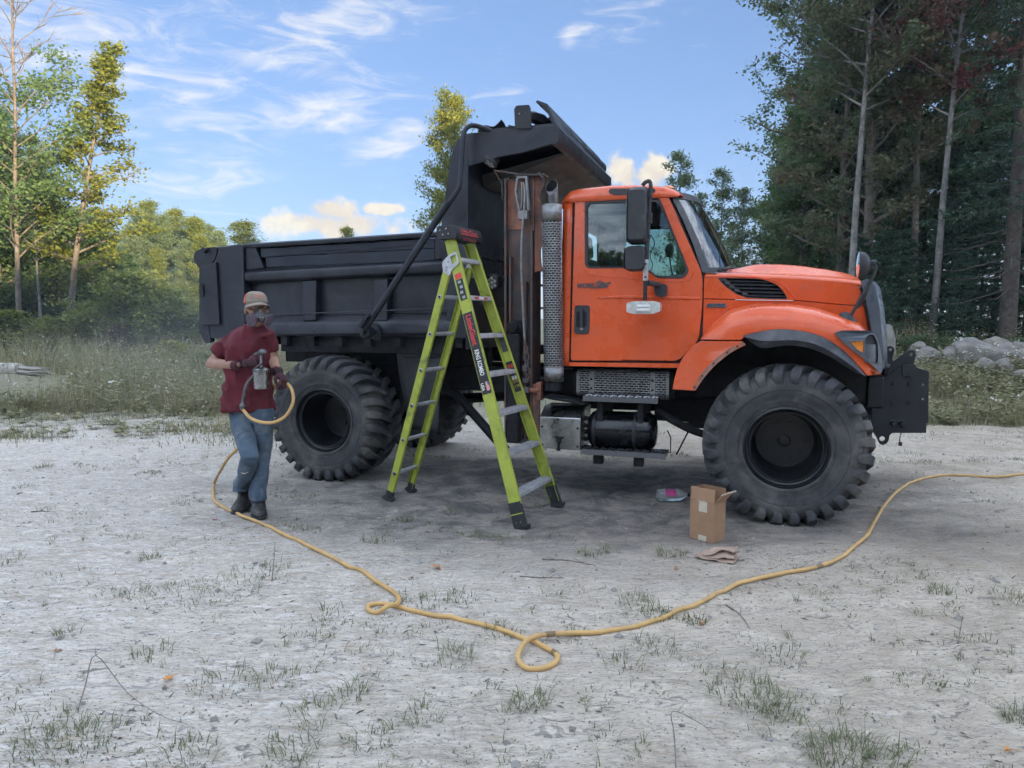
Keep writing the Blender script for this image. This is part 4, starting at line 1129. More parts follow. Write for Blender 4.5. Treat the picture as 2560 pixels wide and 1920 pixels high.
# hood mirrors (convex) on both fenders
for far in (0, 1):
    mb = MB()
    k = (lambda w: 2 * WC - w) if far else (lambda w: w)
    secs = []
    for (t, sc) in ((0, 1.0), (.12, 1.0), (.5, .9), (.8, .62), (1.0, .25)):
        secs.append([(.447 + .085 * t, k(.30 + .085 * sc * math.cos(a)), 1.972 + .102 * sc * math.sin(a)) for a in np.linspace(0, 2 * math.pi, 20, endpoint=False)])
    mb.loft(secs)
    hm = part(mb, 'hood_mirror', M['rubber2'], fen2 if far else fen, smooth=60)
    mb = MB().lathe([(0, -.014), (.05, -.010), (.08, -.002), (.084, 0)], (0, 0, 0), 'x', 20)
    mb.v = [(.446 + x, k(.30 + y), 1.972 + z * 1.2) for (x, y, z) in mb.v]
    part(mb, 'mirror_glass', M['mirror'], hm)
    mb = MB().tube(spline([(.535, k(.30), 1.975), (.562, k(.30), 1.965), (.560, k(.30), 1.92), (.53, k(.305), 1.84), (.47, k(.315), 1.72), (.425, k(.325), 1.62), (.40, k(.33), 1.57)], 4), .013, 10)
    mb.tube([(.535, k(.30), 1.86), (.50, k(.36), 1.72), (.47, k(.42), 1.66)], .012, 8)
    mb.lathe([(0, -.022), (.018, -.022), (.022, .0), (.018, .022), (0, .022)], (.545, k(.30), 1.99), 'x', 10)
    part(mb, 'mirror_arm', M['rubber2'], hm)
    mb = MB().lathe([(0, .045), (.025, .042), (.055, .02), (.075, -.02)], (0, 0, 0), 'z', 16)
    mb.v = [(.395 + x * .95 , k(.335 + y * .7), 1.575 + z - x * .42) for (x, y, z) in mb.v]
    part(mb, 'mirror_foot', M['rubber2'], hm)

# ---------------------------------------------------------------- plow mount on the nose
PL = [(.70, .602), (.731, .540), (.755, .532), (.780, .545), (.797, .577), (.801, .615), (.818, .637), (1.066, .650), (1.063, .730), (1.074, .731), (1.063, 1.150), (.967, 1.183), (.863, 1.181), (.744, 1.085), (.662, 1.08), (.66, .66)]
HL = [circle((1.027, 1.041), .011, 10), circle((1.029, .924), .010, 10), circle((.748, .585), .021, 14)]
pm = part(MB().prism(PL, .85, .872, holes=HL), 'plow_mount', M['black_flat'], bevel=.003)
part(MB().prism(PL, 1.888, 1.91, holes=HL), 'mount_plate', M['black_flat'], pm, bevel=.003)
EAR = rounded([(.755, 1.10), (.80, 1.215), (.915, 1.318), (.955, 1.318), (.972, 1.285), (.955, 1.20), (.965, 1.10)], .03, 4)
for (a, b) in ((.885, .905), (1.855, 1.875)): part(MB().prism(EAR, a, b, holes=[circle((.937, 1.285), .014, 12)]), 'pin_ear', M['black_flat'], pm, bevel=.003)
part(MB().prism(rounded([(.868, 1.205), (.962, 1.205), (.966, 1.115), (.95, 1.108), (.885, 1.108), (.870, 1.118)], .012, 3), .83, .849), 'fold_tab', M['black_flat'], pm, bevel=.004)
mb = MB().box(.62, .745, .83, .93, .84, 1.10); mb.box(.62, .745, 1.83, 1.93, .84, 1.10); mb.box(.70, .80, .93, 1.83, .72, .86); mb.box(.74, .86, .90, 1.86, 1.10, 1.18); mb.box(.68, .78, .90, 1.86, 1.0, 1.08)
part(mb, 'mount_beam', M['black_flat'], pm, bevel=.012)
mb = MB()
for (u, z) in ((.812, 1.045), (.925, 1.048), (.817, .881), (.930, .886)):
    mb.lathe([(0, -.022), (.012, -.022), (.013, -.010), (.018, -.010), (.018, 0)], (u, .85, z), 'y', 6)
part(mb, 'bolt', M['black_flat'], pm)
mb = MB()
for (u, z) in ((.821, .719), (.887, .72)):
    mb.lathe([(0, -.05), (.015, -.05), (.020, -.035), (.022, -.01), (.030, -.006), (.030, 0)], (u, .85, z), 'y', 12); mb.box(u + .0, u + .02, .82, .85, z - .03, z)
part(mb, 'hydraulic_coupler', M['black_flat'], pm)
mb = MB().tube(spline([(.897, .90, .66), (.888, .90, .61), (.884, .90, .575), (.889, .90, .555)], 4), .004, 6); mb.box(.878, .903, .89, .912, .527, .558)
part(mb, 'trailing_plug', M['rubber2'], pm)

# ---------------------------------------------------------------- side gear under the cab
# muffler with perforated guard
mb = MB().tube([(-1.80, .62, 1.01), (-.92, .62, 1.01)], .135, 24)
mf = part(mb, 'muffler', M['under'])
mb = MB()
GL = [(.52, 1.135), (.475, 1.135), (.445, 1.118), (.425, 1.085), (.425, .935), (.445, .905), (.475, .890), (.52, .888)]
GA = [0.0]
for (p, q) in zip(GL[:-1], GL[1:]): GA.append(GA[-1] + math.hypot(q[0] - p[0], q[1] - p[1]))
def gpt(t, u):
    """guard section: flat face with rolled top and bottom, t 0 top .. 1 bottom"""
    i = t * GA[-1]; return (u, interp(i, GA, [p[0] for p in GL]), interp(i, GA, [p[1] for p in GL]))
NTt, NU = 38, 96
for i in range(NTt):
    for j in range(NU):
        ta, tb = i / NTt, (i + 1) / NTt; ua, ub = -1.745 + .80 * j / NU, -1.745 + .80 * (j + 1) / NU
        blank = j < 3 or j > NU - 4 or i < 2 or i > NTt - 3 or 14 <= j <= 18 or 77 <= j <= 81
        if not blank and i % 2 == 0 and (j + 2 * ((i // 2) % 2)) % 5 not in (0,) : continue
        mb.add([gpt(ta, ua), gpt(ta, ub), gpt(tb, ub), gpt(tb, ua)], [(0, 1, 2, 3)])
g = mb.build('muffler_guard', M['steel'], mf, smooth=60, recalc=False); md = g.modifiers.new('solid', 'SOLIDIFY'); md.thickness = .002
mb = MB()
for u in (-1.612, -1.082):
    for z in (1.05, .97): mb.lathe([(0, -.006), (.010, -.005), (.011, 0)], (u, .424, z), 'y', 10)
part(mb, 'bolt', M['under'], mf)
# folded steps
for (u0, u1, z, w0, w1) in ((-1.66, -1.02, .905, .30, .46), (-1.67, -.945, .445, .28, .50)):
    mb = MB()
    mb.prism([(w0, z - .035), (w0 + .004, z - .037), (w0 + .03, z + .0), (w1, z + .004), (w1, z + .01), (w0 + .026, z + .006)], u0, u1, axis='u')
    mb.bar((u0, w0 + .03, z - .004), (u0 + .0, w1, z), .006, .03); mb.bar((u1, w0 + .03, z - .004), (u1, w1, z), .006, .03)
    st_ = part(mb, 'cab_step', M['black_gloss'])
    mb = MB()
    n = 9 if u1 - u0 < .7 else 10
    for k in range(n):
        uu = u0 + (k + .5) * (u1 - u0) / n
        for q in range(3):
            ww = w0 + .055 + q * .035
            mb.lathe([(.016, .006), (.012, .014), (.006, .014), (.004, .006)], (uu + (.02 if q % 2 else -.01), ww, z), 'z', 8)
    part(mb, 'grip_tread', M['alu'] if z > .6 else M['black_flat'], st_)
mb = MB().box(-1.55, -1.50, .38, .86, .60, .90); mb.box(-1.20, -1.15, .38, .86, .60, .90)
mb.box(-1.57, -1.49, .34, .42, .32, .42); mb.box(-1.22, -1.14, .34, .42, .32, .42)
mb.prism([(-2.02, .895), (-1.66, .855), (-1.66, .83), (-1.98, .87)], .34, .60)
part(mb, 'step_bracket', M['under'], bevel=.004)
# air / fuel tank
TKZ, TKW, TKR = .60, .52, .165
mb = MB().lathe([(0, -1.655), (.06, -1.652), (.12, -1.64), (.152, -1.615), (TKR, -1.58), (TKR, -1.12), (.152, -1.085), (.12, -1.06), (.06, -1.048), (0, -1.045)], (0, TKW, TKZ), 'x', 32)
tk = part(mb, 'fuel_tank', M['black_gloss'], smooth=50)
mb = MB()
for u in (-1.575, -1.225):
    mb.lathe([(TKR + .001, -.014), (TKR + .006, -.012), (TKR + .006, .012), (TKR + .001, .014)], (u, TKW, TKZ), 'x', 32)
part(mb, 'tank_strap', M['black_flat'], tk)
mb = MB()
for (z, w) in ((.70, .45), (.64, .43), (.58, .46), (.52, .44)): mb.lathe([(0, -.05), (.018, -.05), (.02, -.02), (.014, 0)], (-1.64, w, z), 'x', 10)
part(mb, 'tank_fitting', M['under'], tk)
# battery box
BB = [(.30, .435), (.60, .435), (.60, .80), (.47, .80), (.335, .725), (.30, .665)]
mb = MB().prism([(.30, .437), (.70, .437), (.70, .80), (.46, .80), (.305, .715), (.30, .655)], -2.045, -1.675, axis='u')
bb = part(mb, 'battery_box', M['steel'], bevel=.006)
mb = MB()
for (u, z) in ((-2.02, .63), (-1.70, .63), (-2.02, .47), (-1.70, .47)): mb.lathe([(0, -.006), (.010, -.005), (.011, 0)], (u, .30, z), 'y', 10)
part(mb, 'bolt', M['under'], bb)
mb = MB().box(-1.90, -1.82, .285, .30, .535, .55); mb.box(-1.885, -1.845, .28, .30, .50, .545); mb.box(-1.875, -1.862, .285, .30, .44, .51); mb.box(-1.885, -1.85, .28, .30, .425, .455)
part(mb, 'latch', M['under'], bb, bevel=.003)

# ================================================================ GROUND
rng = np.random.default_rng(7)
_lat = rng.random((256, 256))
def vnoise(x, y):
    xi = np.floor(x).astype(int); yi = np.floor(y).astype(int); fx = x - xi; fy = y - yi
    fx = fx * fx * (3 - 2 * fx); fy = fy * fy * (3 - 2 * fy)
    a = _lat[xi % 256, yi % 256]; b = _lat[(xi + 1) % 256, yi % 256]; c = _lat[xi % 256, (yi + 1) % 256]; d = _lat[(xi + 1) % 256, (yi + 1) % 256]
    return (a * (1 - fx) + b * fx) * (1 - fy) + (c * (1 - fx) + d * fx) * fy - .5
def sstep(x, a, b):
    t = np.clip((np.asarray(x, float) - a) / (b - a), 0, 1); return t * t * (3 - 2 * t)
WHEELS = [Vector((2.0772, 5.2451, 0)) + Matrix.Rotation(R(-19), 3, 'Z') @ Vector((u, w, 0)) for (u, w) in ((-.025, .27), (-4.19, .42), (-.025, 2.49), (-4.19, 2.34))]
def ground_z(x, y):
    x = np.asarray(x, float); y = np.asarray(y, float)
    far = sstep(y, 8, 14)
    right = sstep(x, 2.0, 7.0) * (.50 * sstep(y, 10.5, 15.5) + .55 * sstep(y, 15, 22))
    left = .22 * np.exp(-((x + 12.6) / 2.2) ** 2 - ((y - 16.2) / 1.8) ** 2) + (1 - sstep(x, -4, 0)) * (.10 * sstep(y, 9.5, 13) + .12 * sstep(y, 14, 24))
    z = right + left + .9 * sstep(y, 26, 70)
    near_ = 1 - sstep(y, 30, 60)
    z = z + (.07 * vnoise(x * .35 + 3, y * .35) * (.35 + far) + .030 * vnoise(x * 1.1, y * 1.1) + .018 * vnoise(x * 2.7 + 9, y * 2.7) + .016 * (.5 - np.abs(vnoise(x * 5 + 2 + .8 * vnoise(x * 3, y * 3), y * 9)) * 2) + .010 * vnoise(x * 9 + 2, y * 14) + .006 * vnoise(x * 19, y * 24)) * near_
    # shallow scuffs and wheel ruts that run along the pad
    s = (x * .93 + y * .36)
    z = z - .012 * np.exp(-((y * .93 - x * .36 - 3.1 + .12 * np.sin(s * 1.3)) / .16) ** 2) * (1 - far)
    # lugged tyre prints that cross the lower right of the pad
    for (c0, ph) in ((2.55, 0.0), (3.55, 1.1)):
        q = y * .93 - x * .36 - c0 + 1.6; k = np.exp(-(q / .20) ** 4) * sstep(x, -.3, .8) * (1 - far)
        z = z - k * (.010 + .009 * np.sin((s + np.abs(q) * .9) * 26 + ph))
    for wv in WHEELS:
        d = np.hypot(x - wv.x, y - wv.y); z = z * sstep(d, .25, .75) + .014 * (1 - sstep(d, .25, .75))
    return z
def gz(x, y): return float(ground_z(np.array([x]), np.array([y]))[0])
xs = np.concatenate([np.linspace(-260, -30, 20), np.linspace(-28, -8, 70), np.linspace(-7.8, -4.6, 50), np.linspace(-4.56, 4.56, 300), np.linspace(4.6, 7.8, 50), np.linspace(8, 28, 70), np.linspace(30, 260, 20)])
ys = np.concatenate([np.linspace(-160, -3, 24), np.linspace(-2.8, 1.4, 24), np.linspace(1.43, 6.6, 210), np.linspace(6.65, 12, 110), np.linspace(12.1, 30, 90), np.geomspace(31, 700, 24)])
X, Y = np.meshgrid(xs, ys, indexing='ij'); Z = ground_z(X, Y)
nx, ny = X.shape
verts = np.stack([X, Y, Z], -1).reshape(-1, 3)
ii, jj = np.meshgrid(np.arange(nx - 1), np.arange(ny - 1), indexing='ij'); q = (ii * ny + jj).reshape(-1)
quads = np.stack([q, q + ny, q + ny + 1, q + 1], -1)
def np_mesh(name, v, f, mats, tint=None, smooth=True):
    """mesh from numpy arrays; f is an (n,3) or (n,4) array"""
    me = bpy.data.meshes.new(name); v = np.ascontiguousarray(v, np.float32); f = np.ascontiguousarray(f, np.int32)
    me.vertices.add(len(v)); me.vertices.foreach_set('co', v.ravel())
    k = f.shape[1]
    me.loops.add(f.size); me.loops.foreach_set('vertex_index', f.ravel())
    me.polygons.add(len(f)); me.polygons.foreach_set('loop_start', np.arange(0, f.size, k, dtype=np.int32))
    try: me.polygons.foreach_set('loop_total', np.full(len(f), k, np.int32))
    except Exception: pass
    me.polygons.foreach_set('use_smooth', np.full(len(f), smooth))
    for m in (mats if isinstance(mats, (list, tuple)) else [mats]): me.materials.append(m)
    if tint is not None:
        at = me.attributes.new('tint', 'FLOAT', 'POINT'); at.data.foreach_set('value', np.ascontiguousarray(tint, np.float32))
    me.update(calc_edges=True); me.validate()
    return me
def link(name, me, parent=None):
    o = bpy.data.objects.new(name, me); COL.objects.link(o)
    if parent: o.parent = parent
    return o

gm = bpy.data.materials.new('pale_sandy_ground'); gm.use_nodes = True
t = NT(gm.node_tree); bs = gm.node_tree.nodes['Principled BSDF']
pos = t.n('ShaderNodeTexCoord').outputs['Object']
sep = t.n('ShaderNodeSeparateXYZ'); gm.node_tree.links.new(pos, sep.inputs[0])
mp = t.n('ShaderNodeMapping'); mp.inputs['Rotation'].default_value = (0, 0, R(16)); mp.inputs['Scale'].default_value = (.55, 1.5, 1)
gm.node_tree.links.new(pos, mp.inputs[0])
nA = t.noise(mp.outputs[0], .75, 6, .62, .6); nB = t.noise(pos, 3.2, 6, .68, .5); nC = t.noise(mp.outputs[0], 13, 6, .72, 1.2); nD = t.noise(pos, 95, 3, .65)
mp2 = t.n('ShaderNodeMapping'); mp2.inputs['Rotation'].default_value = (0, 0, R(-12)); mp2.inputs['Scale'].default_value = (.8, 2.6, 1)
gm.node_tree.links.new(pos, mp2.inputs[0])
nE = t.noise(mp2.outputs[0], 7.5, 5, .7, 1.6); nF = t.noise(mp2.outputs[0], 38, 4, .7, .6)
# lime-white dust lies mostly to the left of the pad, bare grey-tan grit to the right
lx = t.ramp(t.m('ADD', sep.outputs[0], t.m('MULTIPLY', t.m('SUBTRACT', nA, .5), 8.0)), -2.6, 2.4, 1.0, 0.12)
wht = t.m('MULTIPLY', lx, t.ramp(t.m('ADD', t.m('MULTIPLY', nE, .6), t.m('MULTIPLY', nC, .5)), .40, .68))
base = t.mix(t.ramp(t.m('ADD', t.m('MULTIPLY', nB, .5), t.m('MULTIPLY', nA, .5)), .36, .62), (.42, .345, .258), (.66, .575, .47))
col = t.mix(wht, base, (.84, .79, .725))
# grit: dark specks and thin dark crust cracks between the dust
vor = t.n('ShaderNodeTexVoronoi'); vor.inputs['Scale'].default_value = 85; gm.node_tree.links.new(pos, vor.inputs['Vector'])
vcol = t.n('ShaderNodeSeparateColor'); gm.node_tree.links.new(vor.outputs['Color'], vcol.inputs[0])
col = t.mix(t.m('MULTIPLY', t.ramp(nF, .48, .66), .62), col, (.27, .24, .20))
col = t.mix(t.m('MULTIPLY', t.m('MULTIPLY', t.ramp(vcol.outputs[1], .88, .94), t.ramp(vor.outputs['Distance'], .5, .25)), .8), col, (.13, .115, .10))
crust = t.ramp(nC, .545, .66)
col = t.mix(t.m('MULTIPLY', crust, t.ramp(nA, .30, .65, .35, .95)), col, (.235, .21, .18))
# black overspray round the truck, darkened to paint in its contact shadow
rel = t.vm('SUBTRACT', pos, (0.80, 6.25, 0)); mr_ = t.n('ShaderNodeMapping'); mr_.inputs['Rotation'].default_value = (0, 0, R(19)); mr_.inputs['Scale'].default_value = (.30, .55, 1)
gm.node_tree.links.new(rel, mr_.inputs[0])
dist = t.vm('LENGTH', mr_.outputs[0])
spray_shade = t.ramp(t.m('ADD', dist, t.m('MULTIPLY', t.m('SUBTRACT', nA, .5), .9)), 1.30, .55)
col = t.mix(t.m('MULTIPLY', spray_shade, t.ramp(nB, .28, .66, .38, .92)), col, (.085, .082, .085))
# moss and turf colour further out
far_ = t.ramp(t.m('ADD', sep.outputs[1], t.m('MULTIPLY', t.m('SUBTRACT', nA, .5), 5.0)), 9.6, 12.5)
col = t.mix(t.m('MULTIPLY', far_, .85), col, t.mix(nB, (.14, .15, .085), (.26, .24, .165)))
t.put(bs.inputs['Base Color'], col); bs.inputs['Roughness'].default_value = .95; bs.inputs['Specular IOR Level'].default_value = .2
b1 = t.n('ShaderNodeBump'); b1.inputs['Strength'].default_value = 1.0; b1.inputs['Distance'].default_value = .03
hgt = t.m('ADD', t.m('ADD', t.m('MULTIPLY', nC, .7), t.m('MULTIPLY', nE, .8)), t.m('ADD', t.m('MULTIPLY', nF, .30), t.m('MULTIPLY', nD, .14)))
t.put(b1.inputs['Height'], hgt); gm.node_tree.links.new(b1.outputs[0], bs.inputs['Normal'])
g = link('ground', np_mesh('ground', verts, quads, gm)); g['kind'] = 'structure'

def tintmat(name, a, b, transl=.35, rough=.6, c=None):
    """leaf or blade: two colours mixed by the per-leaf tint and a little per-object shift, part translucent"""
    m = bpy.data.materials.new(name); m.use_nodes = True; tr = m.node_tree; tr.nodes.clear(); t = NT(tr)
    out = t.n('ShaderNodeOutputMaterial'); at = t.n('ShaderNodeAttribute'); at.attribute_name = 'tint'
    oi = t.n('ShaderNodeObjectInfo')
    f = t.m('ADD', t.m('MULTIPLY', at.outputs['Fac'], .85), t.m('MULTIPLY', t.m('SUBTRACT', oi.outputs['Random'], .5), .3), clamp=True)
    cr = t.n('ShaderNodeValToRGB'); cr.color_ramp.elements[0].color = (*a, 1); cr.color_ramp.elements[1].color = (*b, 1)
    if c is not None:
        e = cr.color_ramp.elements.new(.86); e.color = (*b, 1); cr.color_ramp.elements[2].color = (*c, 1)
    tr.links.new(f, cr.inputs[0])
    d = t.n('ShaderNodeBsdfPrincipled'); d.inputs['Roughness'].default_value = rough; d.inputs['Specular IOR Level'].default_value = .25
    tl = t.n('ShaderNodeBsdfTranslucent'); mx = t.n('ShaderNodeMixShader'); mx.inputs[0].default_value = transl
    tr.links.new(cr.outputs[0], d.inputs['Base Color']); tr.links.new(cr.outputs[0], tl.inputs['Color'])
    tr.links.new(d.outputs[0], mx.inputs[1]); tr.links.new(tl.outputs[0], mx.inputs[2]); tr.links.new(mx.outputs[0], out.inputs[0])
    return m
M['blade'] = tintmat('grass_blade', (.15, .165, .09), (.20, .225, .12), .35, .7, (.40, .35, .25))
M['meadow'] = tintmat('meadow_blade', (.18, .19, .095), (.35, .32, .18), .3, .7, (.52, .44, .30))
M['flower'] = pmat('white_flower', (.62, .62, .58), .8)
M['flower_y'] = pmat('yellow_flower', (.55, .36, .05), .8)

def blades(P, H, Wd, lean, az, tint, bend=1.0):
    """arrays of curved tapering blades -> verts, tri/quad faces as triangles"""
    n = len(P); dx, dy = np.cos(az), np.sin(az); sx, sy = -dy, dx
    V = np.zeros((n, 5, 3))
    for i, (hh, ww, ll) in enumerate(((0, 1, 0), (0, -1, 0), (.55, .8, .32), (.55, -.8, .32), (1, 0, 1))):
        V[:, i, 0] = P[:, 0] + sx * Wd * ww * .5 + dx * lean * H * ll
        V[:, i, 1] = P[:, 1] + sy * Wd * ww * .5 + dy * lean * H * ll
        V[:, i, 2] = P[:, 2] + H * hh * np.where(hh < 1, 1, np.sqrt(np.clip(1 - (lean * .55) ** 2, .15, 1)))
    b = np.arange(n)[:, None] * 5
    F = np.concatenate([b + np.array([[0, 1, 3]]), b + np.array([[0, 3, 2]]), b + np.array([[2, 3, 4]])])
    return V.reshape(-1, 3), F, np.repeat(tint, 5)
def cat(parts):
    V, F, T_ = [], [], []; o = 0
    for (v, f, tt) in parts:
        V.append(v); F.append(f + o); T_.append(tt); o += len(v)
    return np.concatenate(V), np.concatenate(F), np.concatenate(T_)

# tufts seen in the photograph: (px, py, spread, height, number of blades)
TUFTS = [(375, 1400, .07, .13, 60), (1140, 1640, .10, .17, 70), (1320, 1755, .09, .13, 110), (560, 1480, .22, .10, 110), (650, 1440, .18, .10, 80), (170, 1590, .07, .12, 50), (445, 1490, .22, .08, 80),
         (330, 1490, .12, .08, 60), (390, 1640, .10, .15, 50), (560, 1715, .14, .12, 80), (690, 1700, .10, .13, 60), (1060, 1510, .12, .12, 60), (1150, 1500, .10, .10, 50), (950, 1350, .14, .10, 70), (1220, 1350, .10, .10, 60), (1180, 1340, .08, .08, 40),
         (1470, 1395, .07, .12, 60), (1520, 1380, .08, .08, 60), (1600, 1510, .12, .13, 90), (1640, 1530, .08, .10, 60), (1735, 1545, .06, .13, 60), (1680, 1390, .10, .11, 70), (1870, 1735, .16, .14, 150), (1910, 1760, .12, .14, 110), (1960, 1810, .14, .12, 90), (2140, 1890, .16, .20, 190), (2100, 1880, .12, .14, 60),
         (2350, 1475, .06, .09, 60), (2520, 1490, .09, .12, 60), (2545, 1790, .05, .18, 50), (1975, 1590, .02, .12, 10), (1950, 1640, .12, .09, 50), (160, 1870, .16, .13, 150), (90, 1830, .18, .12, 90), (240, 1850, .12, .12, 60), (20, 1400, .1, .1, 40), (110, 1170, .10, .16, 60),
         (380, 1180, .09, .05, 80), (60, 1220, .1, .12, 40), (100, 1080, .3, .10, 120), (1010, 1300, .1, .1, 40), (1130, 1280, .1, .12, 50), (880, 1740, .08, .16, 50), (1060, 1790, .08, .17, 50), (940, 1850, .1, .15, 50), (470, 1890, .1, .1, 60), (790, 1790, .10, .15, 60), (730, 1890, .10, .17, 60),
         (1250, 1580, .08, .12, 50), (1440, 1585, .06, .08, 30), (2050, 1230, .05, .05, 30), (1650, 1620, .08, .1, 40), (1560, 1660, .1, .1, 40), (330, 1350, .1, .07, 40), (760, 1240, .1, .06, 40), (1480, 1230, .10, .12, 60), (1560, 1190, .2, .12, 90), (1700, 1140, .12, .10, 60), (820, 1545, .1, .1, 40), (2420, 1600, .06, .06, 25), (2300, 1700, .1, .08, 30)]
pts = []; rg = np.random.default_rng(21)
def tuft(x, y, spread, h, n, dry=.0):
    a = rg.random(n) * 2 * np.pi; r = spread * np.sqrt(rg.random(n)) * .8
    px_, py_ = x + r * np.cos(a), y + r * np.sin(a)
    P = np.stack([px_, py_, ground_z(px_, py_) - .004], -1)
    H = h * .72 * (.25 + .75 * rg.random(n) ** 1.4); az = a + rg.normal(0, .9, n); lean = .35 + 1.25 * rg.random(n)
    return blades(P, H, .0025 + .0025 * rg.random(n), lean, az, np.clip(.45 + rg.normal(0, .28, n) + dry, 0, 1))
for (px, py, sp, h, n) in TUFTS:
    p = on_ground(px, py); pts.append(tuft(p.x, p.y, sp * 1.25, h * (.72 if h >= .12 else 1), int(n * 1.25), rg.normal(.08, .14)))
centres = []
while len(centres) < 105:                              # irregular patches of low sprigs
    y = 1.9 + 8.0 * rg.random() ** 1.2; x = (rg.random() * 2 - 1) * (y * .76 + .3)
    if x > .3 and rg.random() < .55: continue
    centres.append((x, y, .10 + .45 * rg.random() ** 1.6, rg.normal(.05, .2)))
for (cx, cy, cr, dry) in centres:
    for q in range(int(5 + 26 * cr)):
        a = rg.random() * 6.283; r = cr * rg.random() ** .6; pts.append(tuft(cx + 1.4 * r * math.cos(a), cy + r * math.sin(a), .015 + .06 * rg.random(), .025 + .06 * rg.random(), int(3 + 13 * rg.random()), dry + rg.normal(0, .15)))
for k in range(260):                                   # turf edge left, right and beyond the truck
    s_ = rg.random()
    if s_ < .45: x, y = -1.5 - 9.5 * rg.random(), 9.0 + 3.2 * rg.random()
    elif s_ < .8: x, y = 3.5 + 7 * rg.random(), 7.6 + 3.4 * rg.random()
    else: x, y = -1.5 + 6 * rg.random(), 7.8 + 4 * rg.random()
    pts.append(tuft(x, y, .10 + .25 * rg.random(), .05 + .10 * rg.random(), int(30 + 50 * rg.random()), rg.normal(.0, .15)))
o = link('grass', np_mesh('grass', *cat(pts)[:2], M['blade'], cat(pts)[2])); tag(o, 'sparse tufts of wiry grass over the sand', 'grass', kind='stuff')

# tall meadow at the edges of the pad
pts = []
def field(n, fn, hmin, hmax, tcent):
    xy = np.array([fn() for _ in range(n)]); x, y = xy[:, 0], xy[:, 1]
    P = np.stack([x, y, ground_z(x, y) - .01], -1)
    pat = vnoise(x * .9 + 11, y * .9)
    H = (hmin + (hmax - hmin) * rg.random(n)) * (.45 + 1.7 * np.clip(pat + .3, 0, 1) ** 1.3) * (.45 + .75 * sstep(xy[:, 1], 11.5, 17))
    return blades(P, H, .006 + .010 * rg.random(n), .15 + .6 * rg.random(n), rg.random(n) * 6.283, np.clip(tcent + pat * .8 + rg.normal(0, .22, n), 0, 1))
def leftf():
    while True:
        y = 11.6 + 15.5 * rg.random() ** 1.2; x = -3.0 - (y * .80 - 2.0) * rg.random() if rg.random() < .85 else -2 - 2 * rg.random()
        if x < -.63 * y and 13.0 < y < 17.6 and rg.random() < .93: continue
        return (x, y)
def rightf():
    y = 10.4 + 8 * rg.random() ** 1.1; return (3.6 + (y * .85 - 3) * rg.random(), y)
def midf(): return (-4 + 10 * rg.random(), 12.5 + 12 * rg.random())
pts.append(field(24000, leftf, .20, .80, .5)); pts.append(field(19000, rightf, .20, .70, .5)); pts.append(field(7000, midf, .2, .6, .45))
def edge():
    y = 9.3 + 2.8 * rg.random(); return (-2.0 - 7.5 * rg.random(), y)
pts.append(field(1500, edge, .05, .20, .4))
for k in range(46):
    cx, cy = -1.8 - 8.2 * rg.random(), 8.6 + 3.2 * rg.random() ** .8; cr = .12 + .5 * rg.random()
    pts.append(field(int(60 + 240 * cr), lambda: (cx + rg.normal(0, cr), cy + rg.normal(0, cr * .35)), .06, .34, .4))
# broad-leaved weeds: stem with leaves up it
def weeds(n, fn, h0, h1):
    V, F, T_ = [], [], []; o = 0
    for k in range(n):
        x, y = fn(); h = (h0 + (h1 - h0) * rg.random() ** 1.3) * (.5 + .6 * float(sstep(y, 11, 17))) * (.6 + 1.2 * max(0, float(vnoise(np.array([x * .9 + 11]), np.array([y * .9]))[0]) + .3)); z = gz(x, y); tn = np.clip(rg.normal(.42, .30), 0, 1)
        lx_, ly_ = rg.normal(0, .10, 2); m = 9
        for q in range(m):
            f = .25 + .75 * q / m; a = q * 2.4 + rg.random(); L = .12 * (1.1 - f * .5); w_ = L * .30
            cx, cy, cz = x + lx_ * f * h, y + ly_ * f * h, z + h * f
            d = np.array([math.cos(a), math.sin(a), rg.uniform(-.3, .5)]); s_ = np.array([-math.sin(a), math.cos(a), 0])
            c0 = np.array([cx, cy, cz])
            V += [c0, c0 + d * L * .5 + s_ * w_, c0 + d * L, c0 + d * L * .5 - s_ * w_]; F += [[o, o + 1, o + 2], [o, o + 2, o + 3]]; o += 4
            T_ += [np.clip(tn + rg.normal(0, .1), 0, 1)] * 4
        V += [np.array([x - .003, y, z]), np.array([x + .003, y, z]), np.array([x + lx_ * h, y + ly_ * h, z + h])]; F += [[o, o + 1, o + 2]]; o += 3; T_ += [tn] * 3
    return np.array(V), np.array(F), np.array(T_)
pts.append(weeds(2600, leftf, .45, 1.25)); pts.append(weeds(1800, rightf, .4, .95)); pts.append(weeds(220, edge, .15, .5))
def byrocks(): return (7.2 + 5.0 * rg.random(), 12.6 + 2.2 * rg.random())
pts.append(weeds(500, byrocks, .3, .75)); pts.append(field(4500, byrocks, .2, .6, .5))
cc = cat(pts)
o = link('meadow_weeds', np_mesh('meadow_weeds', cc[0], cc[1], M['meadow'], cc[2])); tag(o, 'tall tangled weeds and grasses round the edge of the pad', 'weeds', kind='stuff')
# flower heads standing in the weeds
V, F = [], []; o_ = 0
for k in range(420):
    if rg.random() < .5: x, y = leftf()
    else: x, y = rightf()
    z = gz(x, y) + .35 + .55 * rg.random() * float(sstep(y, 10, 14)); r = .018 + .03 * rg.random()
    for q in range(4):
        c0 = np.array([x, y, z]) + rg.normal(0, .022, 3); d = rg.normal(0, 1, 3); d /= np.linalg.norm(d); e = np.cross(d, [0, 0, 1.0]); e /= np.linalg.norm(e) + 1e-6
        d = np.cross(e, d)
        V += [c0 - e * r * .5, c0 + d * r * .4, c0 + e * r * .5, c0 - d * r * .4]; F.append([o_, o_ + 1, o_ + 2, o_ + 3]); o_ += 4
o = link('wild_flowers', np_mesh('wild_flowers', np.array(V), np.array(F), M['flower'])); tag(o, 'small white wild flowers among the weeds', 'flowers', kind='stuff')

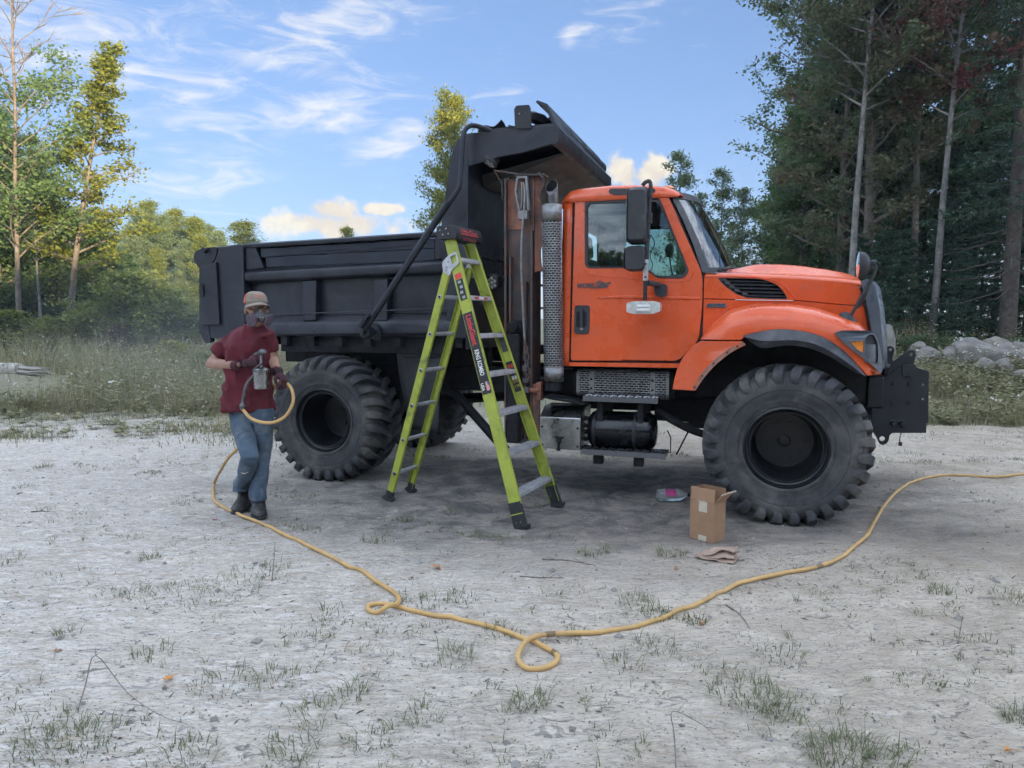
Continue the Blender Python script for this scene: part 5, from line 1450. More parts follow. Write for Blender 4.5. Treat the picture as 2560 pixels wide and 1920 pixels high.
# loose grit on the pad
V, F = [], []; o_ = 0; TT = []
cube = np.array([(1, 0, 0), (-1, 0, 0), (0, 1, 0), (0, -1, 0), (0, 0, 1), (0, 0, -1)], float); oct_ = np.array([(0, 2, 4), (2, 1, 4), (1, 3, 4), (3, 0, 4), (2, 0, 5), (1, 2, 5), (3, 1, 5), (0, 3, 5)])
for k in range(5200):
    y = 1.8 + 6.5 * rg.random() ** 1.5; x = (rg.random() * 2 - 1) * (y * .75 + .2)
    if rg.random() > (.35 + .65 * float(sstep(x, -1.5, 2.0))): continue
    r = .003 + .007 * rg.random() ** 3 + (.012 * rg.random() if rg.random() < .03 else 0)
    v = cube * r * (.6 + .8 * rg.random((6, 1))); a = rg.random() * 6.28; v = v @ np.array([[math.cos(a), -math.sin(a), 0], [math.sin(a), math.cos(a), 0], [0, 0, 1]]) * np.array([1, 1, .65])
    V.append(v + np.array([x, y, gz(x, y) + r * .2])); F.append(oct_ + o_); o_ += 6; TT += [rg.random()] * 6
M['grit'] = tintmat('loose_grit', (.16, .145, .13), (.52, .50, .47), 0.0, .9)
for k in range(170):                                     # a few proper stones
    y = 2.0 + 5.5 * rg.random(); x = (rg.random() * 2 - 1) * (y * .72)
    if x < 0 and rg.random() < .6: continue
    r = .010 + .018 * rg.random() ** 2; sub_ = np.concatenate([cube, (cube[[0, 2, 1, 3, 0, 1]] + cube[[2, 1, 3, 0, 4, 4]]) * .62])
    v = cube * r * (.7 + .6 * rg.random((6, 1))); a = rg.random() * 6.28; v = v @ np.array([[math.cos(a), -math.sin(a), 0], [math.sin(a), math.cos(a), 0], [0, 0, 1]]) * np.array([1, 1, .6])
    V.append(v + np.array([x, y, gz(x, y) + r * .15])); F.append(oct_ + o_); o_ += 6; TT += [.25 + .5 * rg.random()] * 6
o = link('gravel', np_mesh('gravel', np.concatenate(V), np.concatenate(F), M['grit'], np.array(TT), smooth=False)); tag(o, 'fine loose gravel scattered over the sand', 'gravel', kind='stuff')

# fine dead litter: slivers of bark, straw and stalks lying on the sand
n = 3600; yy = 1.9 + 7.5 * rg.random(n) ** 1.4; xx = (rg.random(n) * 2 - 1) * (yy * .76 + .2)
keep = vnoise(xx * 1.3 + 5, yy * 1.3) + .10 * (xx < .8) > rg.random(n) * .5 - .16
xx, yy = xx[keep], yy[keep]; n = len(xx); a = rg.random(n) * 6.283; L = .012 + .05 * rg.random(n) ** 3; w_ = .0012 + .0022 * rg.random(n)
c = np.stack([xx, yy, ground_z(xx, yy) + .003], -1); d = np.stack([np.cos(a), np.sin(a), rg.normal(.08, .2, n)], -1); e = np.stack([-np.sin(a), np.cos(a), 0 * a], -1)
V = np.stack([c - d * L[:, None] * .5, c + e * w_[:, None] + np.array([0, 0, .004]), c + d * L[:, None] * .5, c - e * w_[:, None]], 1).reshape(-1, 3)
b_ = np.arange(n)[:, None] * 4; F = np.concatenate([b_ + np.array([[0, 1, 2]]), b_ + np.array([[0, 2, 3]])])
M['litter'] = tintmat('dead_litter', (.05, .042, .036), (.20, .17, .13), 0, .9)
o = link('litter', np_mesh('litter', V, F, M['litter'], np.repeat(rg.random(n), 4))); tag(o, 'dark scraps of dead stalk scattered over the sand', 'litter', kind='stuff')

# ================================================================ TREES
M['bark'] = pmat('grey_brown_bark', (.14, .115, .095), .9, 0, .35, 5, .5, 22, (.24, .225, .20), .45, 6)
M['bark_pale'] = pmat('pale_birch_bark', (.21, .20, .185), .85, 0, .35, 3, .3, 20, (.10, .095, .085), .55, 4)
M['bark_dark'] = pmat('dark_spruce_bark', (.075, .062, .052), .95, 0, .35, 7, .5, 24, (.15, .13, .11), .35, 6)
M['leaf_green'] = tintmat('green_leaves', (.105, .185, .078), (.24, .32, .12), .5, .5)
M['leaf_dark'] = tintmat('dark_green_leaves', (.09, .155, .082), (.19, .26, .12), .5, .5)
M['leaf_gold'] = tintmat('gold_green_leaves', (.16, .20, .045), (.34, .33, .065), .45, .5, (.40, .25, .075))
M['leaf_lime'] = tintmat('yellow_green_leaves', (.13, .18, .05), (.28, .30, .085), .4, .5)
M['leaf_red'] = tintmat('red_maple_leaves', (.10, .13, .07), (.24, .075, .08), .5, .5, (.30, .075, .085))
M['leaf_rust'] = tintmat('brown_green_leaves', (.12, .175, .09), (.23, .195, .12), .5, .5, (.29, .16, .11))
M['needles'] = tintmat('spruce_needles', (.045, .090, .058), (.10, .165, .095), .3, .6)
M['leaf_grey'] = tintmat('grey_green_leaves', (.14, .205, .115), (.30, .36, .19), .5, .5)

def leaf_quads(P, size, rg, flat=.55):
    n = len(P); nrm = rg.normal(0, 1, (n, 3)); nrm[:, 2] = np.abs(nrm[:, 2]) + flat; nrm /= np.linalg.norm(nrm, axis=1)[:, None]
    d = rg.normal(0, 1, (n, 3)); d -= nrm * (d * nrm).sum(1)[:, None]; d /= np.linalg.norm(d, axis=1)[:, None]; e = np.cross(nrm, d)
    s = (size * (.55 + .8 * rg.random(n)))[:, None]
    V = np.stack([P - d * s * .55, P + e * s * .36 + d * s * .05 - nrm * s * .10, P + d * s * .60, P - e * s * .36 + d * s * .05 - nrm * s * .10], 1).reshape(-1, 3)
    b = np.arange(n)[:, None] * 4
    return V, np.concatenate([b + np.array([[0, 1, 2]]), b + np.array([[0, 2, 3]])])
def make_tree(seed, H, r0, crown0, prof, nlimb, nleaf, lsize, lean=(0, 0), droop=0.0, up=.55, bare_above=None, spread=.22, wob=.25, twig=5, skew=(0, 0), forks=0):
    """tapered trunk with limbs and twigs, and a crown of single leaves round the twigs.
       prof(f) = limb length at relative height f between crown0 and 1"""
    rd = random.Random(seed); rg = np.random.default_rng(seed); tb = MB()
    N = 14; path = []
    ox = oy = 0.0
    for k in range(N + 1):
        f = k / N; ox += rd.uniform(-1, 1) * wob * H / 150; oy += rd.uniform(-1, 1) * wob * H / 150
        path.append(Vector((ox + lean[0] * f ** 1.4, oy + lean[1] * f ** 1.4, H * .97 * f)))
    def tp(f):
        i = min(N - 1e-6, f * N); a = int(i); return path[a].lerp(path[a + 1], i - a)
    rad = [r0 * (1.35 if k == 0 else 1) * (1 - .92 * (k / N) ** .9) + .008 for k in range(N + 1)]
    tb.tube(path, rad, 9)
    tips = []; bare = []
    for k in range(nlimb):
        f = crown0 + (1 - crown0) * ((k + rd.random() * .8) / nlimb); g = (f - crown0) / (1 - crown0)
        L = prof(g) * rd.uniform(.7, 1.15); az = k * 2.399 + rd.uniform(-.5, .5)
        L *= 1 + skew[0] * math.cos(az) + skew[1] * math.sin(az)
        p0 = tp(min(f, .985)); upk = up * rd.uniform(.6, 1.3) + .35 * g
        d = Vector((math.cos(az), math.sin(az), upk)).normalized()
        pl = [p0]; m = 5
        for q in range(1, m + 1):
            d2 = (d + Vector((0, 0, -droop * q / m)) + Vector((rd.uniform(-.16, .16), rd.uniform(-.16, .16), rd.uniform(-.12, .12)))).normalized()
            pl.append(pl[-1] + d2 * L / m)
        rl = max(.008, r0 * .33 * (1 - .75 * g)) * min(1, L / 1.2)
        tb.tube(pl, [rl * (1 - .8 * q / m) + .004 for q in range(m + 1)], 5, caps=False)
        for q in range(twig):
            i = rd.uniform(.3, 1.0) * m; a = min(m - 1, int(i)); b0 = pl[a].lerp(pl[a + 1], i - a)
            dd = (d * .6 + Vector((rd.uniform(-1, 1), rd.uniform(-1, 1), rd.uniform(-.35, .7)))).normalized(); ln = L * rd.uniform(.18, .42)
            e = b0 + dd * ln
            tk_ = 1.7 if (bare_above and f > bare_above) else 1.0
            tb.tube([b0, b0.lerp(e, .5) + Vector((0, 0, .02)), e], [.010 * tk_, .007 * tk_, .003 * tk_], 4, caps=False)
            (bare if (bare_above and f > bare_above) else tips).append((b0, e))
            if bare_above and f > bare_above:
                for _ in range(3):
                    e2 = b0.lerp(e, rd.uniform(.3, 1)); dd2 = (dd + Vector((rd.uniform(-1, 1), rd.uniform(-1, 1), rd.uniform(0, .9))) * .8).normalized()
                    tb.tube([e2, e2 + dd2 * ln * .75], [.011, .004], 4, caps=False)
        if not (bare_above and f > bare_above): tips.append((pl[2], pl[-1]))
    A = np.array([list(a) for a, b in tips]); Bq = np.array([list(b) for a, b in tips])
    wgt = rg.random(len(tips)) ** 2.2 + .04; idx = rg.choice(len(tips), nleaf, p=wgt / wgt.sum()); tt = rg.random(nleaf)[:, None] ** .6
    P = A[idx] * (1 - tt) + Bq[idx] * tt + rg.normal(0, 1, (nleaf, 3)) * np.array([spread, spread, spread * .6])
    V, F = leaf_quads(P, lsize, rg)
    clump = rg.random(len(tips))[idx]; tint = np.clip(.75 * clump + .3 * rg.random(nleaf), 0, 1)
    return tb.mesh('trunk', M['bark'], 60), np_mesh('crown', V, F, M['leaf_green'], np.repeat(tint, 4))
def make_conifer(seed, H, r0, nwh, base=.06, wid=.20, dead=.0, per=7):
    rd = random.Random(seed); rg = np.random.default_rng(seed); tb = MB()
    tb.tube([(0, 0, 0), (.02, 0, H * .3), (.0, .03, H * .65), (0, 0, H)], [r0 * 1.2, r0 * .85, r0 * .45, .01], 9)
    PA, PB = [], []
    for k in range(nwh):
        f = base + (1 - base) * (k + rd.random() * .5) / nwh; L = wid * H * (1 - f) ** .8 * rd.uniform(.75, 1.1) + .12
        for q in range(per):
            az = q * 2 * math.pi / per + k * .8 + rd.uniform(-.3, .3); l2 = L * rd.uniform(.65, 1.15); z = H * f
            p0 = Vector((0, 0, z)); d = Vector((math.cos(az), math.sin(az), .12 - .45 * (1 - f))); d.normalize()
            p1 = p0 + d * l2 * .6; p2 = p1 + Vector((math.cos(az), math.sin(az), -.02)) * l2 * .42
            tb.tube([p0, p1, p2], [.014, .009, .003], 4, caps=False)
            if f < dead: continue
            for (a, b) in ((p0.lerp(p1, .25), p1), (p1, p2)):
                PA.append(list(a)); PB.append(list(b))
                for s_ in (-1, 1):
                    sd = Vector((-math.sin(az) * s_, math.cos(az) * s_, -.15)) + Vector((math.cos(az), math.sin(az), 0)) * .7
                    m0 = a.lerp(b, rd.uniform(.3, .8)); PA.append(list(m0)); PB.append(list(m0 + sd.normalized() * l2 * rd.uniform(.22, .36)))
    PA, PB = np.array(PA), np.array(PB); n = 19
    idx = np.repeat(np.arange(len(PA)), n); tt = rg.random(len(idx))[:, None]
    P = PA[idx] * (1 - tt) + PB[idx] * tt + rg.normal(0, .03, (len(idx), 3)) - np.array([0, 0, .05]) * rg.random((len(idx), 1))
    ax = (PB - PA)[idx]; ax /= np.linalg.norm(ax, axis=1)[:, None] + 1e-6
    d = ax + rg.normal(0, .55, ax.shape); d[:, 2] -= .15; d /= np.linalg.norm(d, axis=1)[:, None]
    nr = rg.normal(0, .5, ax.shape) + np.array([0, 0, 1.0]); e = np.cross(d, nr); e /= np.linalg.norm(e, axis=1)[:, None] + 1e-6
    s = (.075 + .075 * rg.random(len(idx)))[:, None]; w = s * .26
    V = np.stack([P - e * w * .4, P + d * s * .5 - e * w * .6, P + d * s, P + d * s * .5 + e * w * .6], 1).reshape(-1, 3)
    b = np.arange(len(idx))[:, None] * 4; F = np.concatenate([b + np.array([[0, 1, 2]]), b + np.array([[0, 2, 3]])])
    return tb.mesh('trunk', M['bark_dark'], 60), np_mesh('crown', V, F, M['needles'], np.repeat(rg.random(len(idx)), 4))

PROTO = {}
PROTO['gold'] = (make_tree(1, 12.6, .15, .27, lambda g: 2.5 * (1 - g) ** 1.05 + .14, 38, 9500, .14, lean=(2.3, .2), spread=.20, up=.32, skew=(.35, 0), twig=6), 12.6)
PROTO['bare'] = (make_tree(2, 15.5, .10, .24, lambda g: 2.6 * (1 - g) ** .4 + .5, 46, 9000, .13, bare_above=.60, spread=.28, up=.8, lean=(.5, 0)), 15.5)
PROTO['dense'] = (make_tree(3, 8.5, .11, .06, lambda g: 2.1 * math.sin(math.pi * min(1, .22 + g * .76)) + .3, 40, 23000, .112, spread=.22, up=.35), 8.5)
PROTO['dense2'] = (make_tree(4, 9.5, .12, .08, lambda g: 2.4 * (1 - g) ** .6 + .35, 44, 23000, .115, spread=.22, up=.4), 9.5)
PROTO['aspen'] = (make_tree(5, 9.5, .075, .12, lambda g: 1.3 * math.sin(math.pi * min(1, .25 + g * .72)) + .25, 36, 13000, .12, spread=.22, up=.9, wob=.6), 9.5)
PROTO['tall'] = (make_tree(6, 16, .17, .16, lambda g: 2.9 * math.sin(math.pi * min(1, .22 + g * .74)) + .5, 56, 23000, .115, spread=.16, up=.5, lean=(.4, 0), twig=8), 16.0)
PROTO['tall2'] = (make_tree(7, 15, .105, .44, lambda g: 2.3 * math.sin(math.pi * min(1, .25 + g * .72)) + .5, 36, 20000, .11, spread=.18, up=.6, lean=(.9, .1), twig=7), 15.0)
PROTO['sapling'] = (make_tree(8, 7.6, .055, .10, lambda g: 1.2 * (1 - g) ** .6 + .3, 30, 5200, .105, spread=.15, up=.75), 7.6)
PROTO['bush'] = (make_tree(9, 2.6, .03, .05, lambda g: 1.15 * math.sin(math.pi * min(1, .3 + g * .65)) + .2, 22, 7000, .10, spread=.20, up=.6), 2.6)
PROTO['spruce'] = (make_conifer(10, 11.0, .13, 30), 11.0)
PROTO['spruce2'] = (make_conifer(11, 13.0, .16, 32, base=.12, wid=.17, dead=.24), 13.0)
PROTO['fir'] = (make_conifer(12, 4.6, .05, 20, base=.03, wid=.28), 4.6)

def plant(kind, px, depth, top_py=None, H=None, rot=None, leaf=None, bark=None, label=None, group=None, name='tree', cat_='tree', sxy=1.0, rs=random.Random(77)):
    (tm, cm), h0 = PROTO[kind]
    d = pix_dir(px, 801); x = d.x / d.y * depth; z = gz(x, depth) - .06
    if top_py is not None: H = at_depth(px, top_py, depth).z - z
    s = H / h0
    o = empty(name, (x, depth, z), rs.uniform(0, 6.283) if rot is None else rot)
    o.scale = (s * sxy, s * sxy, s)
    for nm, me, mt in (('trunk', tm, bark), ('crown', cm, leaf)):
        c = link(nm, me, o)
        if mt is not None:
            c.material_slots[0].link = 'OBJECT'; c.material_slots[0].material = M[mt]
    tag(o, label, cat_, group)
    return o
# --- left edge
plant('bare', 45, 26, H=15.4, rot=.3, leaf='leaf_green', bark='bark', label='tall half-bare tree with leafless upper branches beside the fallen log', name='bare_topped_tree')
plant('gold', 168, 28, top_py=85, rot=0, leaf='leaf_gold', bark='bark', label='tall leaning maple with golden sunlit top, left of the truck', name='golden_maple')
plant('tall2', 104, 27.5, H=8.2, leaf='leaf_dark', bark='bark_pale', label='slim pale trunk standing between bare-topped tree and golden maple', name='slim_tree')
for (px, dp, tp_, k, lf) in ((-60, 29, 330, 'dense', 'leaf_green'), (20, 31, 400, 'dense2', 'leaf_dark'), (85, 33, 520, 'dense', 'leaf_green'), (215, 33, 590, 'dense2', 'leaf_green'), (260, 32, 560, 'dense', 'leaf_green'), (150, 34, 560, 'dense2', 'leaf_grey'), (-10, 35, 430, 'dense2', 'leaf_green'), (310, 34, 640, 'dense', 'leaf_green')):
    plant(k, px, dp, top_py=tp_, leaf=lf, label='leafy tree in the dark stand under the golden maple', group='trees of the left stand', name='leafy_tree')
for (px, dp, tp_, k, lf) in ((5, 29, 262, 'dense2', 'leaf_green'), (80, 30, 400, 'dense2', 'leaf_dark'), (150, 31, 500, 'dense', 'leaf_dark'), (235, 30, 600, 'dense', 'leaf_green'), (290, 29.5, 640, 'dense2', 'leaf_dark')):
    plant(k, px, dp, top_py=tp_, leaf=lf, label='leafy tree in the dark stand under the golden maple', group='trees of the left stand', name='leafy_tree')
for (px, dp, tp_) in ((60, 30, 740), (130, 29.5, 770), (-20, 28, 720), (230, 31, 730)):
    plant('spruce', px, dp, top_py=tp_, label='low dark spruce in the shade of the left stand', group='shaded spruces on the left', name='spruce_tree')
plant('bush', 335, 25.5, top_py=700, leaf='leaf_lime', label='rounded bright green bush at the right foot of the golden maple', name='green_bush', cat_='bush', sxy=1.25)
plant('bush', 425, 20, top_py=858, leaf='leaf_gold', label='yellowish shrub rising out of the left meadow beside the person', name='meadow_shrub', cat_='shrub', sxy=1.3)
plant('bush', 500, 19, top_py=885, leaf='leaf_lime', label='pale green shrub in the meadow just left of the dump body tail', name='meadow_shrub', cat_='shrub', sxy=1.4)
plant('bush', 300, 24.5, top_py=820, leaf='leaf_red', label='small red-leaved bush low under the golden maple', name='red_bush', cat_='bush')
for (px, dp, tp_) in ((20, 25, 800), (90, 26, 820), (150, 25, 815), (210, 26, 800), (265, 26, 780), (400, 27, 790), (450, 28, 770), (500, 27, 800), (560, 28, 790), (640, 30, 790)):
    plant('bush', px, dp, top_py=tp_ - 12, leaf='leaf_lime', label='low grey-green bush along the back of the left meadow', group='bushes behind the left meadow', name='meadow_bush', cat_='bush', sxy=1.5)
for i, (px, dp, tp_) in enumerate(((352, 46, 520), (385, 48, 500), (418, 45, 535), (450, 50, 520), (478, 47, 545), (505, 49, 548), (530, 46, 560), (368, 52, 545), (432, 54, 540), (560, 60, 600), (335, 44, 560), (400, 42, 620), (470, 41, 600), (530, 43, 610), (590, 52, 640), (510, 40, 585), (555, 45, 575), (495, 44, 540))):
    plant('aspen', px, dp, top_py=tp_, leaf='leaf_lime' if i % 2 else 'leaf_grey', bark='bark_pale', label='slender pale-trunked aspen in the stand behind the dump body tail', group='aspens behind the tail', name='aspen_tree')
plant('aspen', 618, 58, top_py=552, leaf='leaf_lime', bark='bark_pale', label='lone slender treetop just above the rear of the dump body', name='aspen_tree', sxy=1.7)
plant('aspen', 872, 60, top_py=566, leaf='leaf_gold', bark='bark_pale', label='small golden treetop peeping over the dump body beside the cloud', name='aspen_tree')
plant('dense2', 1130, 40, top_py=232, rot=1.0, leaf='leaf_gold', bark='bark', label='tall yellow-green tree rising directly behind the headboard', name='yellow_tree', sxy=.72)
# --- right edge
for (px, dp, tp_, sc) in ((1690, 26, 378, .9), (1745, 27, 480, .9), (1795, 26, 420, .9), (1850, 25, 470, 1.0), (1770, 30, 560, 1.1), (1700, 31, 590, 1.0), (1830, 29, 560, 1.1)):
    plant('sapling', px, dp, top_py=tp_, leaf='leaf_grey', label='thin young tree between the windshield and the tall right-hand wood', group='saplings beyond the hood', name='young_tree', sxy=sc)
plant('tall', 2095, 22.5, H=15.5, rot=.4, leaf='leaf_grey', bark='bark', label='tall grey-green tree forming the left edge of the right-hand wood', name='tall_tree')
plant('tall', 2165, 21.0, H=15.0, rot=2.4, leaf='leaf_rust', bark='bark', label='tall tree with brown-tinged crown over the hood', name='tall_tree')
plant('tall2', 2118, 19.5, H=14.5, rot=.2, leaf='leaf_rust', bark='bark_pale', label='straight pale-trunked tree right behind the hood front', name='pale_tree')
plant('tall2', 2330, 18.5, H=13.5, rot=0, leaf='leaf_red', bark='bark_pale', label='red-leaved maple with pale leaning trunk above the boulders', name='red_maple')
plant('tall2', 2285, 20.5, H=14.5, rot=3.5, leaf='leaf_rust', bark='bark', label='brown-leaved maple with dark trunk left of the red maple', name='maple_tree')
for i, (px, dp, hh, lf) in enumerate(((2225, 23, 16, 'leaf_green'), (2420, 22.5, 16, 'leaf_green'), (2590, 22, 15.5, 'leaf_grey'))):
    plant('tall', px, dp, H=hh, leaf=lf, label='tall green tree deep in the right-hand wood', group='green trees of the right-hand wood', name='tall_tree')
plant('spruce2', 2520, 17.0, H=13.5, rot=.5, bark='bark_dark', label='big spruce with dead lower branches at the right edge of the picture', name='spruce_tree')
for i, (px, dp, hh) in enumerate(((2030, 25, 6.5), (2085, 24, 6.0), (2140, 24, 7.5), (2190, 22, 6.5), (2245, 23, 7.0), (2300, 24, 7.5), (2375, 21, 6.0), (2430, 22, 7.5), (2485, 20.5, 6.5), (2600, 20, 9), (2700, 19, 9), (1960, 29, 5.5))):
    plant('spruce' if i % 3 else 'spruce2', px, dp, H=hh, label='dark spruce filling the shade of the right-hand wood', group='spruces of the right-hand wood', name='spruce_tree')
for (px, dp, hh) in ((2255, 18.6, 3.2), (2400, 17.6, 2.6), (2450, 18.2, 3.4), (2150, 20, 3.0), (2560, 17.5, 3.0), (2350, 19.4, 3.6), (2210, 19.5, 3.5)):
    plant('fir', px, dp, H=hh, label='small young fir on the slope behind the boulders', group='young firs behind the boulders', name='fir_tree')
for (px, dp, tp_) in ((2230, 17.3, 850), (2300, 17.0, 845), (2365, 16.8, 850), (2440, 17.4, 840), (2540, 16.6, 850), (1960, 24, 760), (1880, 25, 740), (1800, 26, 720), (1720, 27, 730)):
    plant('bush', px, dp, top_py=tp_, leaf='leaf_dark', label='low dark shrub at the foot of the right-hand wood', group='shrubs under the right-hand wood', name='shrub', cat_='shrub', sxy=1.5)

for i, (px, dp, hh, k, lf) in enumerate(((2000, 25, 8.0, 'dense2', 'leaf_green'), (1990, 28, 7.5, 'dense', 'leaf_dark'), (2060, 25.5, 10.5, 'dense2', 'leaf_dark'), (2130, 26, 10.5, 'dense', 'leaf_green'), (2290, 26.5, 10.0, 'dense', 'leaf_green'), (2540, 25, 9.5, 'dense', 'leaf_green'), (1960, 31, 6.5, 'dense', 'leaf_grey'))):
    plant(k, px, dp, H=hh, leaf=lf, label='leafy middle-height tree filling the right-hand wood behind the trunks', group='understorey of the right-hand wood', name='leafy_tree')
for (px, dp, tp_, k, lf) in ((40, 37, 470, 'dense2', 'leaf_green'), (110, 38, 500, 'dense', 'leaf_grey'), (190, 37, 540, 'dense', 'leaf_green'), (245, 39, 520, 'dense2', 'leaf_grey'), (290, 36, 600, 'dense2', 'leaf_dark'), (335, 38, 650, 'dense', 'leaf_green'), (380, 40, 700, 'dense', 'leaf_green'), (440, 40, 720, 'dense', 'leaf_dark'), (510, 41, 730, 'dense2', 'leaf_green'), (580, 44, 740, 'dense', 'leaf_green')):
    plant(k, px, dp, top_py=tp_, leaf=lf, label='tree in the rear row behind the golden maple', group='rear row of the left stand', name='leafy_tree')
ORD = ['first', 'second', 'third', 'fourth', 'fifth', 'sixth', 'seventh', 'eighth', 'ninth', 'tenth']
for gname in ('saplings beyond the hood', 'young firs behind the boulders', 'bushes behind the left meadow', 'shrubs under the right-hand wood'):
    mem = sorted([o for o in COL.objects if o.parent is None and o.get('group') == gname], key=lambda o: o.location.x / o.location.y)
    for i, o in enumerate(mem): o['label'] = o['label'] + ', ' + ORD[i] + ' from left'
# --- the wood behind the camera that keeps the low sun off the pad
V, F = [], []
n = 66000
x = rg.uniform(-75, 110, n); dpt = rg.normal(0, 2.2, n); top = 16.5 + 9.0 * sstep(x, 42, 52) + 3.2 * vnoise(x * .22, x * 0 + 3) + 3.0 * vnoise(x * .9, x * 0 + 8)
zz = top * rg.random(n) ** .75
P = np.stack([x, -52 + dpt - .05 * np.abs(x - 15), zz + ground_z(x, x * 0 - 50)], -1)
V, F = leaf_quads(P, 1.15, rg, .1)
o = link('treeline', np_mesh('treeline', V, F, M['leaf_dark'], np.repeat(rg.random(n), 4))); tag(o, 'wood across the clearing behind the viewer', 'treeline', kind='stuff')

# ================================================================ BOULDERS, LOG
M['rock'] = pmat('lichened_granite', (.235, .22, .20), .95, 0, .35, 3, .8, 10, (.13, .13, .095), .5, 3.2)
def boulder(px, py, w, h, depth, label, seed, dp=.8):
    c = at_depth(px, py, depth); rd = random.Random(seed)
    bm = bmesh.new(); bmesh.ops.create_icosphere(bm, subdivisions=4, radius=1.0)
    off = Vector((rd.uniform(0, 50), rd.uniform(0, 50), rd.uniform(0, 50)))
    planes = [(Vector((rd.uniform(-1, 1), rd.uniform(-1, 1), rd.uniform(-.3, 1))).normalized(), rd.uniform(.62, .85)) for _ in range(9)]
    for v in bm.verts:
        p = v.co.copy()
        for (nn, dd) in planes:
            k = p.dot(nn) - dd
            if k > 0: p -= nn * k * .85
        p += p.normalized() * (.16 * mnoise.noise(p * 1.3 + off) + .06 * mnoise.noise(p * 4 + off) + .025 * mnoise.noise(p * 11 + off))
        v.co = Vector((p.x * w * .88, p.y * w * dp * .88, p.z * h * .9))
    me = bpy.data.meshes.new('boulder'); bm.to_mesh(me); bm.free(); me.materials.append(M['rock'])
    me.polygons.foreach_set('use_smooth', [True] * len(me.polygons)); me.set_sharp_from_angle(angle=R(35))
    o = link('boulder', me); z0 = gz(c.x, depth)
    o.location = (c.x, depth, max(c.z, z0 + h * .35)); o.rotation_euler = (0, 0, rd.uniform(0, 6))
    tag(o, label, 'boulder', 'boulders along the wood edge')
boulder(2222, 862, .24, .48, 15.5, 'upright pale boulder showing just past the grille', 1)
boulder(2294, 872, .22, .20, 15.8, 'small round-topped boulder above the plow mount ear', 2)
boulder(2318, 893, .38, .26, 15.3, 'crumbly low boulder right of the plow mount ear', 3)
boulder(2378, 893, .34, .28, 15.2, 'grey boulder between the crumbly one and the largest slab', 4)
boulder(2438, 888, .62, .42, 15.0, 'largest slab-shaped boulder in the row', 5)
boulder(2478, 872, .50, .32, 16.2, 'boulder half hidden behind the largest slab', 6)
boulder(2462, 920, .34, .24, 14.5, 'low boulder in front of the largest slab', 7)
boulder(2545, 897, .62, .42, 15.0, 'big boulder cut by the right picture edge', 8)
boulder(2512, 922, .30, .24, 14.4, 'small boulder leaning on the big one at the picture edge', 9)
boulder(2545, 946, .34, .20, 13.9, 'lowest mossy boulder at the right picture edge', 10)
boulder(2185, 905, .3, .2, 15.6, 'low boulder hidden mostly behind the grille', 11) if False else None
lg = MB(); rr = random.Random(4)
P = [Vector((-14.6, 17.4, .42)), Vector((-13.4, 17.2, .41)), Vector((-12.4, 17.0, .39)), Vector((-11.75, 16.9, .37))]
P = spline(P, 6); lg.tube(P, [.17 * (1 + .06 * rr.uniform(-1, 1)) for _ in P], 14)
lgo = lg.build('fallen_log', pmat('bleached_log', (.42, .39, .35), .9, 0, .25, 3, .4, 16, (.2, .17, .14), .35, 4))
for k in range(9):
    a = rr.uniform(0, 6.28); r_ = rr.uniform(.03, .14); b0 = Vector((-11.77, 16.9 + r_ * math.cos(a), .37 + r_ * math.sin(a)))
    MB().tube([b0, b0 + Vector((.25, -.02, -.02)), b0 + Vector((rr.uniform(.4, .9), rr.uniform(-.1, .1), rr.uniform(-.12, .02)))], [.05, .035, .006], 5).build('splinter', lgo.data.materials[0], lgo)
tag(lgo, 'bleached fallen log with splintered end at the left picture edge', 'log')
p = at_depth(1475, 1078, 9.9)
o = MB().box(-.42, .42, -.05, .05, 0, .03).build('white_board', pmat('weathered_white_board', (.6, .6, .6), .8)); o.location = (p.x, 9.9, gz(p.x, 9.9) + .02); o.rotation_euler = (0, 0, -.06)
tag(o, 'white board lying on the ground seen beneath the truck', 'board')

# ================================================================ STEP LADDER
LA, LB, LC, LD = Vector((.066, 5.186, 0)), Vector((.385, 5.847, 0)), Vector((-1.078, 6.03, 0)), Vector((-.931, 6.346, 0))
ls = (LB - LA).normalized(); lf = Vector((ls.y, -ls.x, 0)); UP = Vector((0, 0, 1))
lz = lambda p: Vector((p.x, p.y, gz(p.x, p.y) - .004))
LA, LB, LC, LD = lz(LA), lz(LB), lz(LC), lz(LD)
LAt = Vector((.066, 5.186, 0)) - lf * .72 + ls * .20 + UP * 2.20
LBt = Vector((.385, 5.847, 0)) - lf * .72 - ls * .20 + UP * 2.20
lad = empty('step_ladder', tuple((LA + LB + LC + LD) / 4))
tag(lad, 'lime green fibreglass step ladder standing open beside the truck', 'ladder')
bpy.context.view_layer.update()
LINV = lad.matrix_world.inverted()
def lpart(mb, name, mat, parent=None, **kw):
    mb.v = [tuple(LINV @ Vector(p)) for p in mb.v]
    return mb.build(name, mat, parent or lad, **kw)
def channel(a, b, out, fwd, web, fl, th, a_cut=0.0):
    """C-section rail from a to b: web faces 'out', flanges turn inward"""
    d = (b - a).normalized(); f = (fwd - d * fwd.dot(d)).normalized(); o = f.cross(d).normalized()
    if o.dot(out) < 0: o = -o
    mb = MB()
    sec = [(-web / 2, 0), (web / 2, 0), (web / 2, -fl), (web / 2 - th, -fl), (web / 2 - th, -th), (-web / 2 + th, -th), (-web / 2 + th, -fl), (-web / 2, -fl)]
    mb.loft([[a + f * x + o * y for (x, y) in sec], [b + f * x + o * y for (x, y) in sec]])
    return mb, d, f, o
def on_rail(a, b, z): t = (z - a.z) / (b.z - a.z); return a + (b - a) * t
rails = {}
